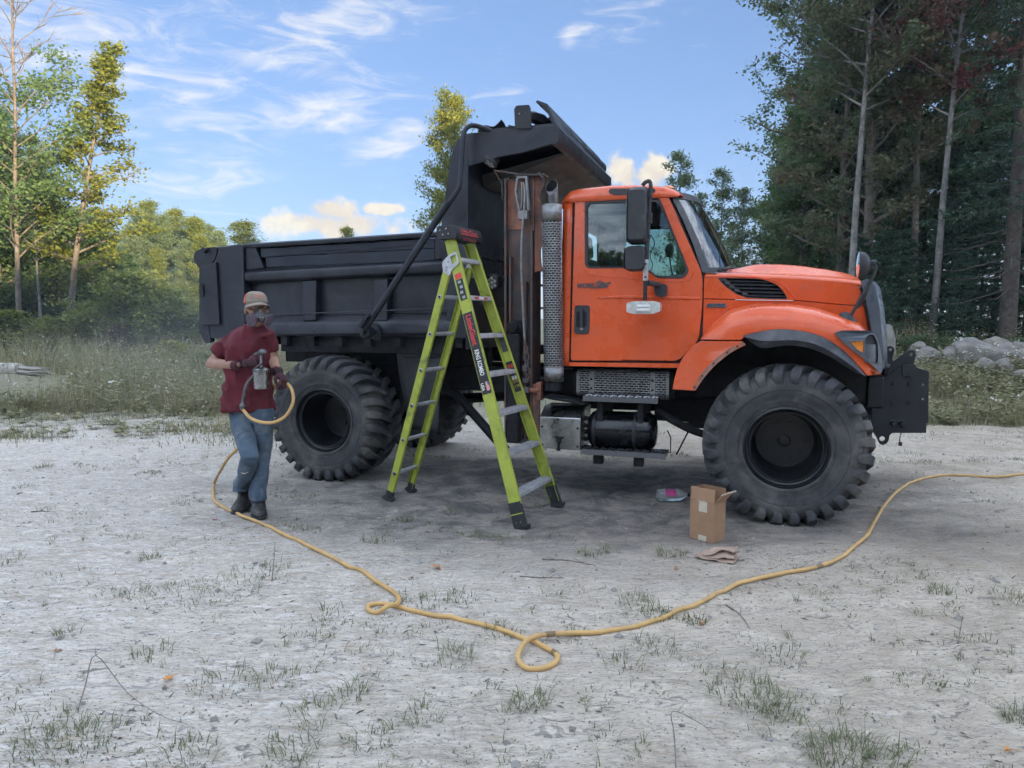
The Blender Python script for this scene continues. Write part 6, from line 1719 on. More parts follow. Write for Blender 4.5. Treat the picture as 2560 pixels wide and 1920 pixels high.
for (nm, a, b, out) in (('near', LA, LAt, -ls), ('far', LB, LBt, ls)):
    mb, d, f, o = channel(on_rail(a, b, .05), b, out, lf, .092, .032, .006)
    r_ = lpart(mb, 'front_rail', M['ladder'], bevel=.003)
    rails[nm] = (r_, a, b, d, f, o)
    # boot
    mb = MB(); p0 = on_rail(a, b, .0); p1 = on_rail(a, b, .20)
    mb.obox((p0 + p1) / 2 + o * .002, d * ((p1 - p0).length / 2), f * .052, o * .006)
    mb.obox(on_rail(a, b, .09) - o * .016, d * .095, f * .050, o * .013)
    mb.obox(p0 + UP * .016 - o * .012 + f * .006, UP * .016, f * .060, o * .026)
    bt = lpart(mb, 'foot', M['ladder_blk'], r_, bevel=.004)
    mb = MB()
    for k in range(2): mb.lathe([(0, .0), (.006, .0), (.006, .01)], tuple(on_rail(a, b, .055) + f * (-.018 + .036 * k) + o * .012), 'y', 8)
    lpart(mb, 'rivet', M['steel'], bt)
    mb = MB().obox(on_rail(a, b, .115) + o * .009, d * .004, f * .052, o * .003); lpart(mb, 'foot_stripe', M['ladder'], bt)
    # brace strap under the lowest step
zst = [.300, .605, .905, 1.205, 1.500, 1.795, 2.03]
zst = [.255 + .2985 * k for k in range(7)]
_, aN, bN, dN, fN, oN = rails['near']; _, aF, bF, dF, fF, oF = rails['far']
for k, z in enumerate(zst):
    p, q = on_rail(aN, bN, z), on_rail(aF, bF, z)
    s_ = (q - p).normalized(); mb = MB()
    prof = [(-.043, 0), (-.041, .006), (.043, .006), (.047, .0), (.047, -.026), (.042, -.030), (.040, -.006), (-.038, -.006), (-.040, -.026), (-.043, -.026)]
    secs = [[pp + lf * x + UP * y for (x, y) in prof] for pp in (p + s_ * .004, q - s_ * .004)]
    mb.loft(secs)
    st = lpart(mb, 'step', M['alu'], bevel=.002)
    mb = MB()
    for j in range(-4, 5): mb.bar(p + s_ * .02 + lf * (j * .0095) + UP * .0065, q - s_ * .02 + lf * (j * .0095) + UP * .0065, .003, .003)
    lpart(mb, 'grip_ridge', M['alu'], st)
    if k == 5:
        for (m0, m1, c_) in ((.24, .40, 'red_print'), (.42, .6, 'white_paint'), (.62, .76, 'red_print')):
            lpart(MB().obox(p.lerp(q, (m0 + m1) / 2) + lf * .0475 - UP * .010, s_ * ((q - p).length * (m1 - m0) / 2), UP * .008, lf * .0008), 'warning_sticker', M[c_], st)
# rear rails, rungs and hinge brackets
hz = 1.99
HN, HF = on_rail(aN, bN, hz) - lf * .075 + ls * .004, on_rail(aF, bF, hz) - lf * .075 - ls * .004
rr_ = []
for (a, b, out) in ((LC, HN, -ls), (LD, HF, ls)):
    mb, d, f, o = channel(on_rail(a, b, .05), b, out, lf, .062, .030, .005)
    r_ = lpart(mb, 'rear_rail', M['ladder'], bevel=.003); rr_.append((r_, a, b, d, f, o))
    mb = MB(); p0 = on_rail(a, b, .012)
    mb.obox(p0 + UP * .012 + lf * .006, UP * .010, f * .052, o * .026); mb.obox(on_rail(a, b, .05) - o * .012, d * .045, f * .034, o * .016)
    mb.obox(p0 + UP * .020 + lf * .05, UP * .006, f * .016, o * .02)
    lpart(mb, 'foot', M['ladder_blk'], r_, bevel=.003)
for k in range(6):
    z = .255 + k * .2985
    p, q = on_rail(LC, HN, z), on_rail(LD, HF, z)
    mb = MB().tube([p - (q - p).normalized() * .003, q + (q - p).normalized() * .003], .0165, 12)
    rg_ = lpart(mb, 'rung', M['alu'])
    mb = MB()
    d_ = (q - p).normalized()
    mb.tube([p - d_ * .003, p - d_ * .007], [.019, .015], 14); lpart(mb, 'rung_collar', M['steel'], rg_)
    mb = MB().tube([p - d_ * .0072, p - d_ * .0078], [.0095, .009], 12); lpart(mb, 'rung_bore', M['under'], rg_)
for (a, b, hp, rail, out) in ((aN, bN, HN, rails['near'], -ls), (aF, bF, HF, rails['far'], ls)):
    r_, _, _, d, f, o = rail
    c = on_rail(a, b, hz + .03) + o * .006
    loop = rounded([(-.115, -.05), (-.105, .03), (-.04, .06), (.036, .075), (.042, -.03), (-.035, -.055), (-.07, -.10)], .02, 3)
    hole = rounded([(-.022, -.018), (.026, -.010), (.026, .05), (-.022, .045)], .006, 2)
    mb = MB().prism(loop, 0, .008, axis='z', holes=[hole])
    mb.v = [tuple(c + f * x + d * y + o * z) for (x, y, z) in mb.v]
    hb = lpart(mb, 'hinge_bracket', M['alu'], r_, bevel=.002)
    for (x, y) in ((-.075, -.02), (-.05, .015), (-.085, -.045)):
        mb = MB().tube([c + f * x + d * y, c + f * x + d * y + o * .014], .009, 10); lpart(mb, 'rivet', M['steel'], hb)
# top cap
tc_ = (LAt + LBt) / 2 + UP * .045
mb = MB(); wv = (LBt - LAt).length / 2 + .045
mb.prism(rounded([(-.085, -.05), (.085, -.05), (.092, .0), (.075, .055), (-.078, .055), (-.092, .03)], .012, 2), -wv, wv, axis='u')
mb.v = [tuple(tc_ + ls * x + lf * y + UP * z) for (x, y, z) in mb.v]
cap_ = lpart(mb, 'top_cap', M['ladder_blk'], bevel=.004)
mb = MB()
for (x, z) in ((-.055, .02), (-.03, -.015), (.0, .03), (.02, -.01)):
    c = tc_ - ls * (wv + .001) + lf * x + UP * z; mb.tube([c, c - ls * .004], .006, 8)
lpart(mb, 'rivet', M['steel'], cap_)
lpart(MB().obox(tc_ + lf * .088 - UP * .040, ls * (wv * .5), UP * .013, lf * .004), 'red_cap_insert', pmat('dark_red_plastic', (.13, .02, .02), .5), cap_)
def ladtext(body, size, mat, org, xd, yd, width=None, par=None, bold=.0, ext=.0008):
    o = lettering(body, size, mat, None, org, xd, yd, 'lettering', ext, 0, 'LEFT', 1.0, width, bold)
    o.data.transform(LINV); o.parent = par or lad; return o
ladtext('LittleGiant', .064, M['red_print'], tc_ + lf * .0915 - ls * .128 - UP * .008, ls, UP - lf * .2, .265, cap_, .0015)
# decals on the near rail's broad face (text runs down the rail)
r_, a, b, d, f, o = rails['near']
def face(z, x=0.0, off=.0012): return on_rail(a, b, z) + f * x + o * off
lpart(MB().obox((face(1.62) + face(1.00)) / 2, (face(1.62) - face(1.00)) / 2, f * .040, o * .0008), 'brand_decal', M['decal_blk'], r_)
ladtext('LittleGiant', .066, M['red_print'], face(1.605, -.020, .0028), -d, f, .245, r_, .0015)
ladtext('KING KOMBO', .052, M['white_paint'], face(1.335, -.018, .0028), -d, f, .205, r_, .001)
ladtext('USA', .034, M['white_paint'], face(1.085, -.034, .0028), -d, f, .060, r_, .0008)
mb = MB().obox(face(1.055, .020, .0022), d * .035, f * .014, o * .0006); fl_ = lpart(mb, 'flag_decal', M['white_paint'], r_)
for k in range(4): lpart(MB().obox(face(1.055, .0095 + k * .0072, .003), d * .035, f * .0019, o * .0004), 'flag_stripe', M['red_print'], fl_)
lpart(MB().obox(face(1.075, .028, .0034), d * .014, f * .006, o * .0004), 'flag_field', pmat('flag_blue', (.06, .09, .25), .5), fl_)
lpart(MB().obox(face(1.905), d * .022, f * .030, o * .0008), 'warning_decal', M['red_print'], r_)
wd = lpart(MB().obox(face(1.80), d * .085, f * .030, o * .0008), 'instruction_decal', M['decal_blk'], r_)
for k in range(4):
    lpart(MB().obox(face(1.86 - k * .04, -.004 + .008 * (k % 2), .0022), d * .011, f * .013, o * .0004), 'pictogram', pmat('decal_grey', (.32, .34, .33), .6), wd)
# inner face decals on the far rail
r_, a, b, d, f, o = rails['far']
def facei(z, x=0.0, off=.0012): return on_rail(a, b, z) + f * x - o * (.006 + off)
dk = lpart(MB().obox((facei(1.22) + facei(.97)) / 2, (facei(1.22) - facei(.97)) / 2, f * .032, o * .0008), 'safety_decal', M['decal_blk'], r_)
for (z, x, c_) in ((1.18, -.014, 'red_print'), (1.18, .014, 'red_print'), (1.135, -.014, 'red_print'), (1.135, .014, 'white_paint'), (1.085, -.012, 'white_paint'), (1.085, .014, 'white_paint')):
    lpart(MB().obox(facei(z, x, .0022), d * .016, f * .010, o * .0004), 'pictogram', M[c_], dk)
for (tx, z) in (('375', 1.045), ('170', 1.005)):
    ladtext(tx, .032, M['flower_y'], facei(z, -.026, .0026), f, d, .05, dk, .0005)
lpart(MB().obox((facei(1.46) + facei(1.30)) / 2, (facei(1.46) - facei(1.30)) / 2, f * .026, o * .0008), 'grey_decal', pmat('decal_dark_grey', (.06, .065, .06), .6), r_)

# ================================================================ PERSON
def vox(mb, voxel, mat, name, parent=None, smooth_it=6, wr=None, thick=None):
    """weld overlapping shapes of one body into a single continuous skin"""
    me = mb.mesh(name, mat, None); ob = bpy.data.objects.new(name, me); COL.objects.link(ob)
    md = ob.modifiers.new('r', 'REMESH'); md.mode = 'VOXEL'; md.voxel_size = voxel; md.use_smooth_shade = True
    if smooth_it:
        ms = ob.modifiers.new('s', 'SMOOTH'); ms.factor = .5; ms.iterations = smooth_it
    bpy.context.view_layer.update()
    m2 = bpy.data.meshes.new_from_object(ob.evaluated_get(bpy.context.evaluated_depsgraph_get()))
    COL.objects.unlink(ob); bpy.data.objects.remove(ob)
    if wr is not None:
        nr = [v.normal.copy() for v in m2.vertices]
        for v, n in zip(m2.vertices, nr): v.co += n * wr(v.co)
    m2.materials.clear(); m2.materials.append(mat); m2.name = name
    m2.polygons.foreach_set('use_smooth', [True] * len(m2.polygons)); m2.update()
    o = bpy.data.objects.new(name, m2); COL.objects.link(o)
    if parent is not None: o.parent = parent
    return o
MANLOC = Vector((-2.08, 5.66, 0))
def R7(x, y, dep): return at_depth(480 + x / 2.675, 700 + y / 2.675, dep) - MANLOC
def ell(mb, c, rx, ry, rz, n=14, rot=None):
    prof = [(math.sin(t), math.cos(t)) for t in np.linspace(0, math.pi, n)]
    k = MB().lathe(prof, axis='z', n=18)
    for p in k.v:
        q = Vector((p[0] * rx, p[1] * ry, p[2] * rz))
        if rot: q = rot @ q
        mb.v.append(tuple(Vector(c) + q))
    o = len(mb.v) - len(k.v)
    for f in k.f: mb.f.append(tuple(i + o for i in f)); mb.mi.append(0)
man = empty('person', tuple(MANLOC))
tag(man, 'person in maroon t-shirt, jeans, cap and respirator carrying a spray gun', 'person')
HEAD = R7(432, 205, 5.60); NECK = R7(415, 318, 5.67)
SR, SL = R7(278, 395, 5.70), R7(512, 388, 5.60)
ER, WR_, HR = R7(128, 560, 5.72), R7(300, 570, 5.50), R7(420, 545, 5.42)
EL, WL, HL_ = R7(548, 530, 5.66), R7(570, 618, 5.52), R7(606, 662, 5.46)
HIPC = R7(395, 850, 5.67); HIPR, HIPL = R7(315, 890, 5.68), R7(480, 895, 5.63)
KR, AR = R7(388, 1185, 5.46), R7(332, 1395, 5.70)
KL, AL = R7(474, 1190, 5.66), R7(440, 1462, 5.58)
yaw = R(33)                                              # the head looks a little to the picture's right
HQ = Matrix.Rotation(yaw, 3, 'Z')
def hp(x, y, z): return HEAD + HQ @ Vector((x, y, z))    # head space: -y is where the face points
# body: head, neck, arms and a core inside the clothes, one continuous skin
mb = MB()
ell(mb, hp(0, .012, .045), .076, .094, .098); ell(mb, hp(0, -.028, -.03), .062, .062, .085); ell(mb, hp(0, -.045, -.085), .040, .036, .036)
mb.tube([hp(0, -.088, .03), hp(0, -.118, -.012), hp(0, -.095, -.02)], [.012, .016, .012], 8)
for s_ in (-1, 1):
    ell(mb, hp(s_ * .080, .012, .0), .012, .022, .034); ell(mb, hp(s_ * .045, -.072, -.012), .022, .02, .02); ell(mb, hp(s_ * .034, -.080, .045), .028, .014, .010)
mb.tube([hp(0, .02, -.06), NECK, NECK - UP * .06], [.056, .060, .085], 14)
mb.tube([NECK - UP * .06, (NECK + HIPC) / 2, HIPC], [.10, .11, .10], 12)
for (s, e, w) in ((SR, ER, WR_), (SL, EL, WL)):
    mb.tube([NECK - UP * .11, s - UP * .02], [.04, .028], 10)
    mb.tube([s - UP * .012, s.lerp(e, .35) - UP * .006, s.lerp(e, .8), e], [.026, .034, .042, .041], 12); ell(mb, e, .043, .043, .043)
    mb.tube([e, e.lerp(w, .3), e.lerp(w, .7), w], [.041, .046, .037, .031], 12); ell(mb, w, .031, .031, .031)
body = vox(mb, .0085, M['skin'], 'body', man, 5, lambda c: .0012 * mnoise.noise(c * 40))
# eyes under the cap's shade
for s_ in (-1, 1):
    mb = MB(); ell(mb, hp(s_ * .032, -.079, .028), .013, .008, .007); mb.build('eye', M['eye'], man)
    mb = MB(); ell(mb, hp(s_ * .032, -.0865, .028), .0055, .003, .0055); mb.build('iris', M['hair'], man)
# hair at the back and sides below the cap
mb = MB()
for k in range(60):
    a = math.pi * (.08 + .84 * k / 59); rx, ry = .081, .098
    p = hp(rx * math.cos(a), .012 + ry * math.sin(a), .04); mb.tube([p, p + UP * -.03, p + UP * (-.065 - .012 * math.sin(k * 7))], [.010, .009, .004], 5)
mb.build('hair', M['hair'], man)
# t-shirt
mb = MB(); secs = []
fwd = Vector((.16, -.99, 0)); sidev = Vector((.99, .16, 0))
TS = [(0.0, 212, 545, 868, .112), (.12, 220, 532, 800, .108), (.30, 228, 522, 700, .106), (.5, 232, 526, 600, .108), (.68, 232, 548, 500, .122), (.80, 240, 552, 430, .125), (.90, 258, 542, 388, .115), (.955, 285, 520, 352, .095), (.985, 325, 490, 325, .075), (1.0, 365, 465, 308, .062)]
for (f_, xl, xr, yy, dpt) in TS:
    cl, cr_ = R7(xl, yy, 5.68), R7(xr, yy, 5.62); c = (cl + cr_) / 2; hw = (cr_ - cl).length / 2
    row = []
    for k in range(28):
        a = 2 * math.pi * k / 28; cs, sn = math.cos(a), math.sin(a)
        ex = abs(cs) ** .8 * (1 if cs > 0 else -1); ey = abs(sn) ** .8 * (1 if sn > 0 else -1)
        row.append(c + sidev * hw * ex + fwd * (dpt * ey + (.015 if f_ < .4 else 0)))
    secs.append(row)
mb.loft(secs)
def sleeve(s, e, t1, r0, r1):
    p1 = s.lerp(e, t1); d = (e - s).normalized()
    mb.tube([s - d * .05 + UP * .0, s, s.lerp(p1, .5), p1], [.055, r0 * .92, (r0 + r1) / 2 + .002, r1], 18)
sleeve(SR, ER + Vector((0.0, 0, .02)), .64, .060, .072); sleeve(SL, EL, .60, .053, .056)
def folds(c):
    p = Vector((c.x * 5.5 + c.z * 3.5, c.y * 5, c.z * 3.0 - c.x * 2.0))
    r_ = 1 - abs(mnoise.noise(p * 1.5 + Vector((1, 5, 2))))
    return .013 * mnoise.noise(p) + .008 * mnoise.noise(p * 2.3 + Vector((4, 1, 7))) + .022 * (r_ ** 5 - .40)
shirt = vox(mb, .0105, M['shirt'], 'tshirt', man, 5, folds)
# collar band
cn = [NECK + UP * .022 + sidev * .068 * math.cos(a) + fwd * (.060 * math.sin(a) + .006) - UP * (.022 * max(0, math.sin(a))) for a in np.linspace(0, 2 * math.pi, 24, endpoint=False)]
MB().tube(cn, .008, 8, closed=True).build('collar', M['shirt'], man)
# jeans
def jfold(c):
    z = c.z; p = Vector((c.x * 8, c.y * 8, z * 7 + c.x * 4))
    amp = .007 + .014 * max(0, 1 - abs(z - .13) / .14) + .007 * max(0, 1 - abs(z - .50) / .15)
    return amp * mnoise.noise(p) + .005 * mnoise.noise(p * 2.1 + Vector((3, 9, 2)))
for (h, k, a, sg, rads) in ((HIPR, KR, AR, -1, [.086, .088, .080, .074, .064, .060, .063, .066]), (HIPL, KL, AL, 1, [.084, .082, .072, .062, .060, .062, .066, .068])):
    mb = MB(); secs = []
    for (dz, hw, dp) in ((.11, .150, .105), (.0, .160, .112), (-.07, .150, .108), (-.13, .115, .095)):
        c = HIPC + UP * dz * .9 + sidev * sg * .012
        secs.append([c + sidev * hw * math.cos(q) + fwd * (dp - .002 * (sg < 0)) * math.sin(q) for q in np.linspace(0, 2 * math.pi, 24, endpoint=False)])
    mb.loft(secs[::-1])
    mb.tube([h + UP * .05, h.lerp(k, .25), h.lerp(k, .62), k, k.lerp(a, .3), k.lerp(a, .65), a + UP * .05, a - UP * .015], rads, 18)
    vox(mb, .0100, M['jeans'], 'jeans_leg', man, 4, jfold)
# soiled knee patches and torn slit (thin cloth lying on the knee)
for (k, w, hgt, m_) in ((KR + Vector((-.005, -.083, -.055)), .045, .055, 'jeans_dirt'), (KL + Vector((.0, -.083, .0)), .042, .05, 'jeans_dirt')):
    pass
mb = MB().tube([KR + Vector((-.045, -.079, -.105)), KR + Vector((-.015, -.086, -.112)), KR + Vector((.015, -.082, -.100))], [.002, .006, .002], 6, flat=.6); mb.build('torn_slit', M['card_torn'], man)
# boots
def boot(ank, toe_dir, ground_off, name):
    mb = MB(); t = Vector(toe_dir).normalized(); sd = Vector((-t.y, t.x, 0)); g0 = Vector((ank.x, ank.y, ground_off))
    secs = []
    for (x, w, h0, h1) in ((-.095, .034, .012, .07), (-.085, .046, .004, .16), (-.03, .052, .0, .17), (.02, .054, .0, .150), (.07, .057, .002, .115), (.12, .061, .004, .092), (.165, .057, .008, .080), (.20, .040, .014, .066), (.218, .018, .022, .05)):
        c = g0 + t * x
        secs.append([c + sd * w * math.cos(a) * (1.0 if math.sin(a) < .3 else .85) + UP * ((h0 + h1) / 2 + (h1 - h0) / 2 * math.sin(a)) for a in np.linspace(0, 2 * math.pi, 16, endpoint=False)])
    mb.loft(secs)
    mb.tube([g0 + UP * .10 - t * .02, g0 + UP * .24 - t * .022], [.056, .060], 14)
    b = vox(mb, .0085, M['boot'], name, man, 4, lambda c: .0015 * mnoise.noise(c * 26))
    so = MB(); L = [(-.102, .0), (-.09, .042), (-.03, .054), (.03, .055), (.10, .064), (.16, .060), (.205, .038), (.224, .0), (.205, -.038), (.16, -.060), (.10, -.064), (.03, -.055), (-.03, -.054), (-.09, -.042)]
    lo = [g0 + t * x + sd * y for (x, y) in L]; so.loft([lo, [p + UP * .022 for p in lo]])
    so.build('sole', M['rubber2'], b, bevel=.004)
    la = MB()
    for k in range(5):
        x = .015 + k * .02; z = .122 - k * .011
        la.tube([g0 + t * x + sd * -.03 + UP * (z - .012), g0 + t * (x + .004) + UP * (z + .008), g0 + t * (x + .008) + sd * .03 + UP * (z - .012)], .004, 6)
    la.build('laces', M['black_flat'], b)
    return b
gR = gz(MANLOC.x + AR.x, MANLOC.y + AR.y); gL = gz(MANLOC.x + AL.x, MANLOC.y + AL.y)
boot(Vector((AR.x + .0, AR.y + .04, AR.z)), (.06, -1, 0), gR, 'boot'); boot(Vector((AL.x - .005, AL.y + .03, AL.z)), (.36, -1, 0), gL, 'boot')
# cap with brim
mb = MB()
def cap_pt(a, b):
    th = 2 * math.pi * a; ph = b * math.pi / 2
    r = 1.0; z = math.sin(ph) ** .9; k = math.cos(ph) ** .62
    return hp(.088 * k * math.cos(th), .016 + .108 * k * math.sin(th), .058 + .093 * z)
mb.grid(36, 12, cap_pt); cap_o = mb.build('cap', M['cap'], man, smooth=60, solid=.004)
mb = MB()
mb.grid(14, 12, lambda a, b: (lambda th, ph: hp(.0895 * (math.cos(ph) ** .62) * math.cos(th), .0165 + .1095 * (math.cos(ph) ** .62) * math.sin(th), .058 + .094 * math.sin(ph) ** .9))(R(150) + R(100) * a if False else math.pi * (.86 + .26 * a), b * .9)); mb.build('cap_mesh', M['cap_or'], cap_o, smooth=60)
mb = MB()
def brim(a, b):
    th = -math.pi / 2 + (a - .5) * math.pi * .92; x, y = math.cos(th), math.sin(th)
    q = b * .078 * (1 - (abs(a - .5) * 1.85) ** 2.4)
    return hp(.088 * x + .35 * q * x, .016 + .108 * y + q * y * 1.0, .060 - .020 * b - .030 * abs(x) ** 2 + .006)
mb.grid(24, 6, brim); mb.build('brim', M['cap'], cap_o, smooth=60, solid=.005)
def captext(x, y, z):
    th = -math.pi / 2 + (x - .0) / .092; ph = .46 + y / .10
    k = math.cos(ph) ** .62
    return hp(.091 * k * math.cos(th), .016 + .111 * k * math.sin(th), .058 + .096 * math.sin(ph) ** .9)
lettering('STIHL', .030, pmat('faded_orange_embroidery', (.62, .18, .12), .8), man, (0, 0, 0), (1, 0, 0), (0, 1, 0), 'cap_lettering', .0, .25, 'CENTER', 1.0, .082, .0012, fn=captext)
# respirator: rubber half mask, two purple discs, straps
mb = MB(); ell(mb, hp(0, -.092, -.040), .044, .040, .052); ell(mb, hp(0, -.118, -.052), .022, .022, .026); ell(mb, hp(0, -.095, .0), .022, .022, .03)
for s_ in (-1, 1): mb.tube([hp(s_ * .02, -.105, -.05), hp(s_ * .058, -.100, -.062)], [.024, .026], 12)
rsp = vox(mb, .006, M['mask'], 'respirator', man, 3)
mb = MB().tube([hp(0, -.128, -.060), hp(0, -.146, -.068)], [.017, .014], 14); mb.build('valve', M['gunmetal'], rsp)
mb = MB().obox(hp(0, -.142, -.054), HQ @ Vector((.014, 0, 0)), HQ @ Vector((0, .003, 0)), Vector((0, 0, .004))); mb.build('valve_label', M['paper_lbl'], rsp)
for s_ in (-1, 1):
    c = hp(s_ * .066, -.104, -.074); ax = (HQ @ Vector((s_ * .62, -.62, -.20))).normalized(); q = Vector((0, 0, 1)).rotation_difference(ax).to_matrix()
    k = MB().lathe([(0, .013), (.026, .013), (.040, .010), (.045, .004), (.045, -.004), (.040, -.010), (0, -.012)], axis='z', n=26)
    k.v = [tuple(c + q @ Vector((p[0], p[1] * 1.18, p[2]))) for p in k.v]; k.build('filter_disc', M['filter'], rsp)
    MB().tube([hp(s_ * .040, -.098, -.01), hp(s_ * .066, -.05, .012), hp(s_ * .082, .0, .030), hp(s_ * .078, .05, .05)], .005, 6, flat=.5).build('strap', M['mask'], rsp)
    MB().tube([hp(s_ * .050, -.09, -.05), hp(s_ * .070, -.03, -.055), hp(s_ * .062, .05, -.06)], .005, 6, flat=.5).build('strap', M['mask'], rsp)
# gloves: palm, four fingers, thumb
def glove(c, fx, fy, fz, grip, name):
    """fx runs from wrist to knuckles, fz towards the index side, fy from the back of the hand to the palm"""
    P = lambda x, y, z: c + fx * x + fy * y + fz * z
    mb = MB(); secs = []
    for (x, w, t_) in ((-.055, .030, .024), (-.03, .037, .024), (.0, .043, .023), (.03, .045, .020), (.042, .043, .016)):
        secs.append([P(x, t_ * math.sin(a), w * math.cos(a)) for a in np.linspace(0, 2 * math.pi, 16, endpoint=False)])
    mb.loft(secs)
    mb.tube([P(-.085, 0, 0), P(-.05, 0, 0)], [.040, .034], 14)
    for i, (z, l, r_) in enumerate(((.033, .95, .0115), (.011, 1.05, .012), (-.011, 1.0, .0115), (-.032, .82, .0105))):
        g_ = grip + (.06 * (i - 1))
        a1, a2, a3 = g_ * .55, g_ * 1.25, g_ * 1.9
        p0 = P(.030, -.002, z); p1 = p0 + (fx * math.cos(a1) + fy * math.sin(a1)) * .040 * l + fz * (z * .10)
        p2 = p1 + (fx * math.cos(a2) + fy * math.sin(a2)) * .027 * l; p3 = p2 + (fx * math.cos(a3) + fy * math.sin(a3)) * .020 * l
        mb.tube([p0, p1, p2, p3], [r_ * 1.1, r_ * 1.05, r_, r_ * .85], 10); ell(mb, p3, r_ * .85, r_ * .85, r_ * .85, 8); ell(mb, p1, r_ * 1.06, r_ * 1.06, r_ * 1.06, 8)
    t0 = P(-.030, .008, .030); t1 = P(-.002, .026, .052); t2 = P(.026, .036, .050); t3 = P(.044, .042, .040)
    mb.tube([t0, t1, t2, t3], [.016, .0145, .0125, .010], 10); ell(mb, t3, .010, .010, .010, 8)
    return vox(mb, .0052, M['glove'], name, man, 2, lambda q: .0016 * mnoise.noise(q * 50))
fxr = (HR - WR_).normalized(); fxr = Vector((fxr.x, fxr.y, fxr.z + .06)).normalized()
fzr = (UP - fxr * UP.dot(fxr)).normalized(); fyr = fzr.cross(fxr)
fyr = fyr if fyr.y > 0 else -fyr
glove(HR - fxr * .015, fxr, fyr, fzr, 1.25, 'glove')
fxl = Vector((.55, -.45, -.70)).normalized(); fyl = Vector((-.75, .10, -.65)); fyl = (fyl - fxl * fyl.dot(fxl)).normalized(); fzl = fxl.cross(fyl).normalized()
if fzl.y > 0: fzl = -fzl
glove(HL_ - fxl * .01, fxl, fyl, fzl, 1.15, 'glove')
# knit glove cuffs
for (w, h) in ((WR_, HR), (WL, HL_)):
    d = (h - w).normalized()
    MB().tube([w - d * .035, w - d * .01, w + d * .02], [.037, .038, .036], 16).build('cuff', M['glove'], man)

# ================================================================ SPRAY GUN AND AIR HOSE
HRw = HR + MANLOC
gun = empty('spray_gun', tuple(HRw)); tag(gun, 'paint-splashed spray gun with metal cup held at the chest of the person', 'spray gun')
bx_, by_, bz_ = fxr, fyr, fzr                       # barrel forward, across, up
G = lambda x, y, z: bx_ * x + by_ * y + bz_ * z
def R7w(x, y, dep): return at_depth(480 + x / 2.675, 700 + y / 2.675, dep)
mb = MB().tube([G(.012, .03, .035), G(.018, .03, -.03), G(.006, .03, -.075)], [.012, .013, .011], 12, flat=1.3)
mb.tube([G(-.01, .03, .052), G(.055, .026, .056)], [.017, .019], 12); mb.tube([G(.055, .026, .056), G(.085, .024, .056), G(.10, .022, .056)], [.024, .024, .014], 14)
mb.tube([G(-.035, .03, .054), G(-.012, .03, .052)], [.009, .011], 10); mb.tube([G(.045, .02, .05), G(.055, .015, .0), G(.045, .01, -.035)], [.005, .005, .004], 8)
mb.build('gun_body', M['gunmetal'], gun)
cup = R7w(462, 598, 5.385) - HRw
mb = MB().lathe([(0, -.148), (.052, -.148), (.056, -.144), (.058, -.06), (.058, -.022), (.062, -.018), (.062, .0), (.052, .006), (.03, .016), (.012, .022), (.011, .04), (0, .04)], tuple(cup), 'z', 32)
cp = mb.build('paint_cup', pmat('bare_tin_cup', (.34, .345, .35), .28, 1, .25, 8, .05, 30, (.05, .05, .055), .55, 7), gun, smooth=40)
mb = MB()
for k in range(16):
    a = 2 * math.pi * k / 16; mb.bar(cup + Vector((math.cos(a) * .061, math.sin(a) * .061, -.016)), cup + Vector((math.cos(a) * .061, math.sin(a) * .061, .0)), .006, .006)
mb.build('lid_ridge', M['gunmetal'], cp)
mb = MB().tube([cup + Vector((-.045, -.03, .0)), cup + Vector((-.02, -.03, .022)), cup + Vector((.012, -.02, .045)), G(.05, .025, .045)], .007, 8); mb.tube([cup + Vector((0, 0, .03)), G(.055, .026, .045)], .011, 10)
mb.build('lid_yoke', M['gunmetal'], gun)
# splattered whip hose to the coupler
w0 = HRw + G(.006, .03, -.075); w1 = R7w(372, 690, 5.44); w2 = R7w(345, 790, 5.47); w3 = R7w(338, 845, 5.45)
mb = MB().tube([p - HRw for p in spline([w0, w1, w2, w3], 6)], .0135, 10); mb.build('whip_hose', M['grey_hose'], gun)
mb = MB().tube([w3 - HRw + UP * .02, w3 - HRw + UP * .008, w3 - HRw - UP * .008, w3 - HRw - UP * .03], [.016, .026, .026, .016], 14); mb.build('coupler', M['gunmetal'], gun)
# long yellow hose: from the coupler, through the other hand, behind the legs and across the sand
def S_(x, y): return on_ground(x * 2560 / 2212, y * 2560 / 2212)
HLw = HL_ + MANLOC
pth = [w3 - UP * .02, R7w(352, 880, 5.42), R7w(395, 925, 5.36), R7w(470, 952, 5.32), R7w(555, 950, 5.32), R7w(630, 905, 5.35), R7w(676, 815, 5.40), R7w(668, 735, 5.44), R7w(632, 690, 5.48), R7w(595, 683, 5.54), R7w(560, 700, 5.64), R7w(540, 740, 5.80), R7w(500, 860, 5.95), R7w(420, 1000, 6.02), R7w(325, 1110, 6.06), R7w(250, 1182, 6.14), R7w(190, 1275, 6.22)]
gp = [(463, 1050), (461, 1078), (470, 1094), (490, 1108), (520, 1121), (560, 1137), (630, 1170), (700, 1205), (760, 1233), (812, 1262), (845, 1285), (861, 1305), (857, 1320), (838, 1331), (815, 1335), (797, 1330), (797, 1320), (815, 1315), (845, 1316), (880, 1320), (940, 1331), (1010, 1344), (1080, 1361), (1130, 1376), (1170, 1390), (1196, 1406), (1205, 1422), (1195, 1436), (1168, 1444), (1140, 1440), (1121, 1424), (1122, 1406), (1140, 1390), (1170, 1378), (1220, 1371), (1300, 1361), (1370, 1348), (1440, 1326), (1500, 1305), (1560, 1277), (1620, 1257), (1690, 1243), (1760, 1229), (1815, 1210), (1850, 1186), (1876, 1155), (1893, 1122), (1915, 1090), (1945, 1062), (1985, 1042), (2030, 1033), (2080, 1030), (2130, 1034), (2180, 1031), (2240, 1020), (2330, 1005)]
n_air = len(pth)
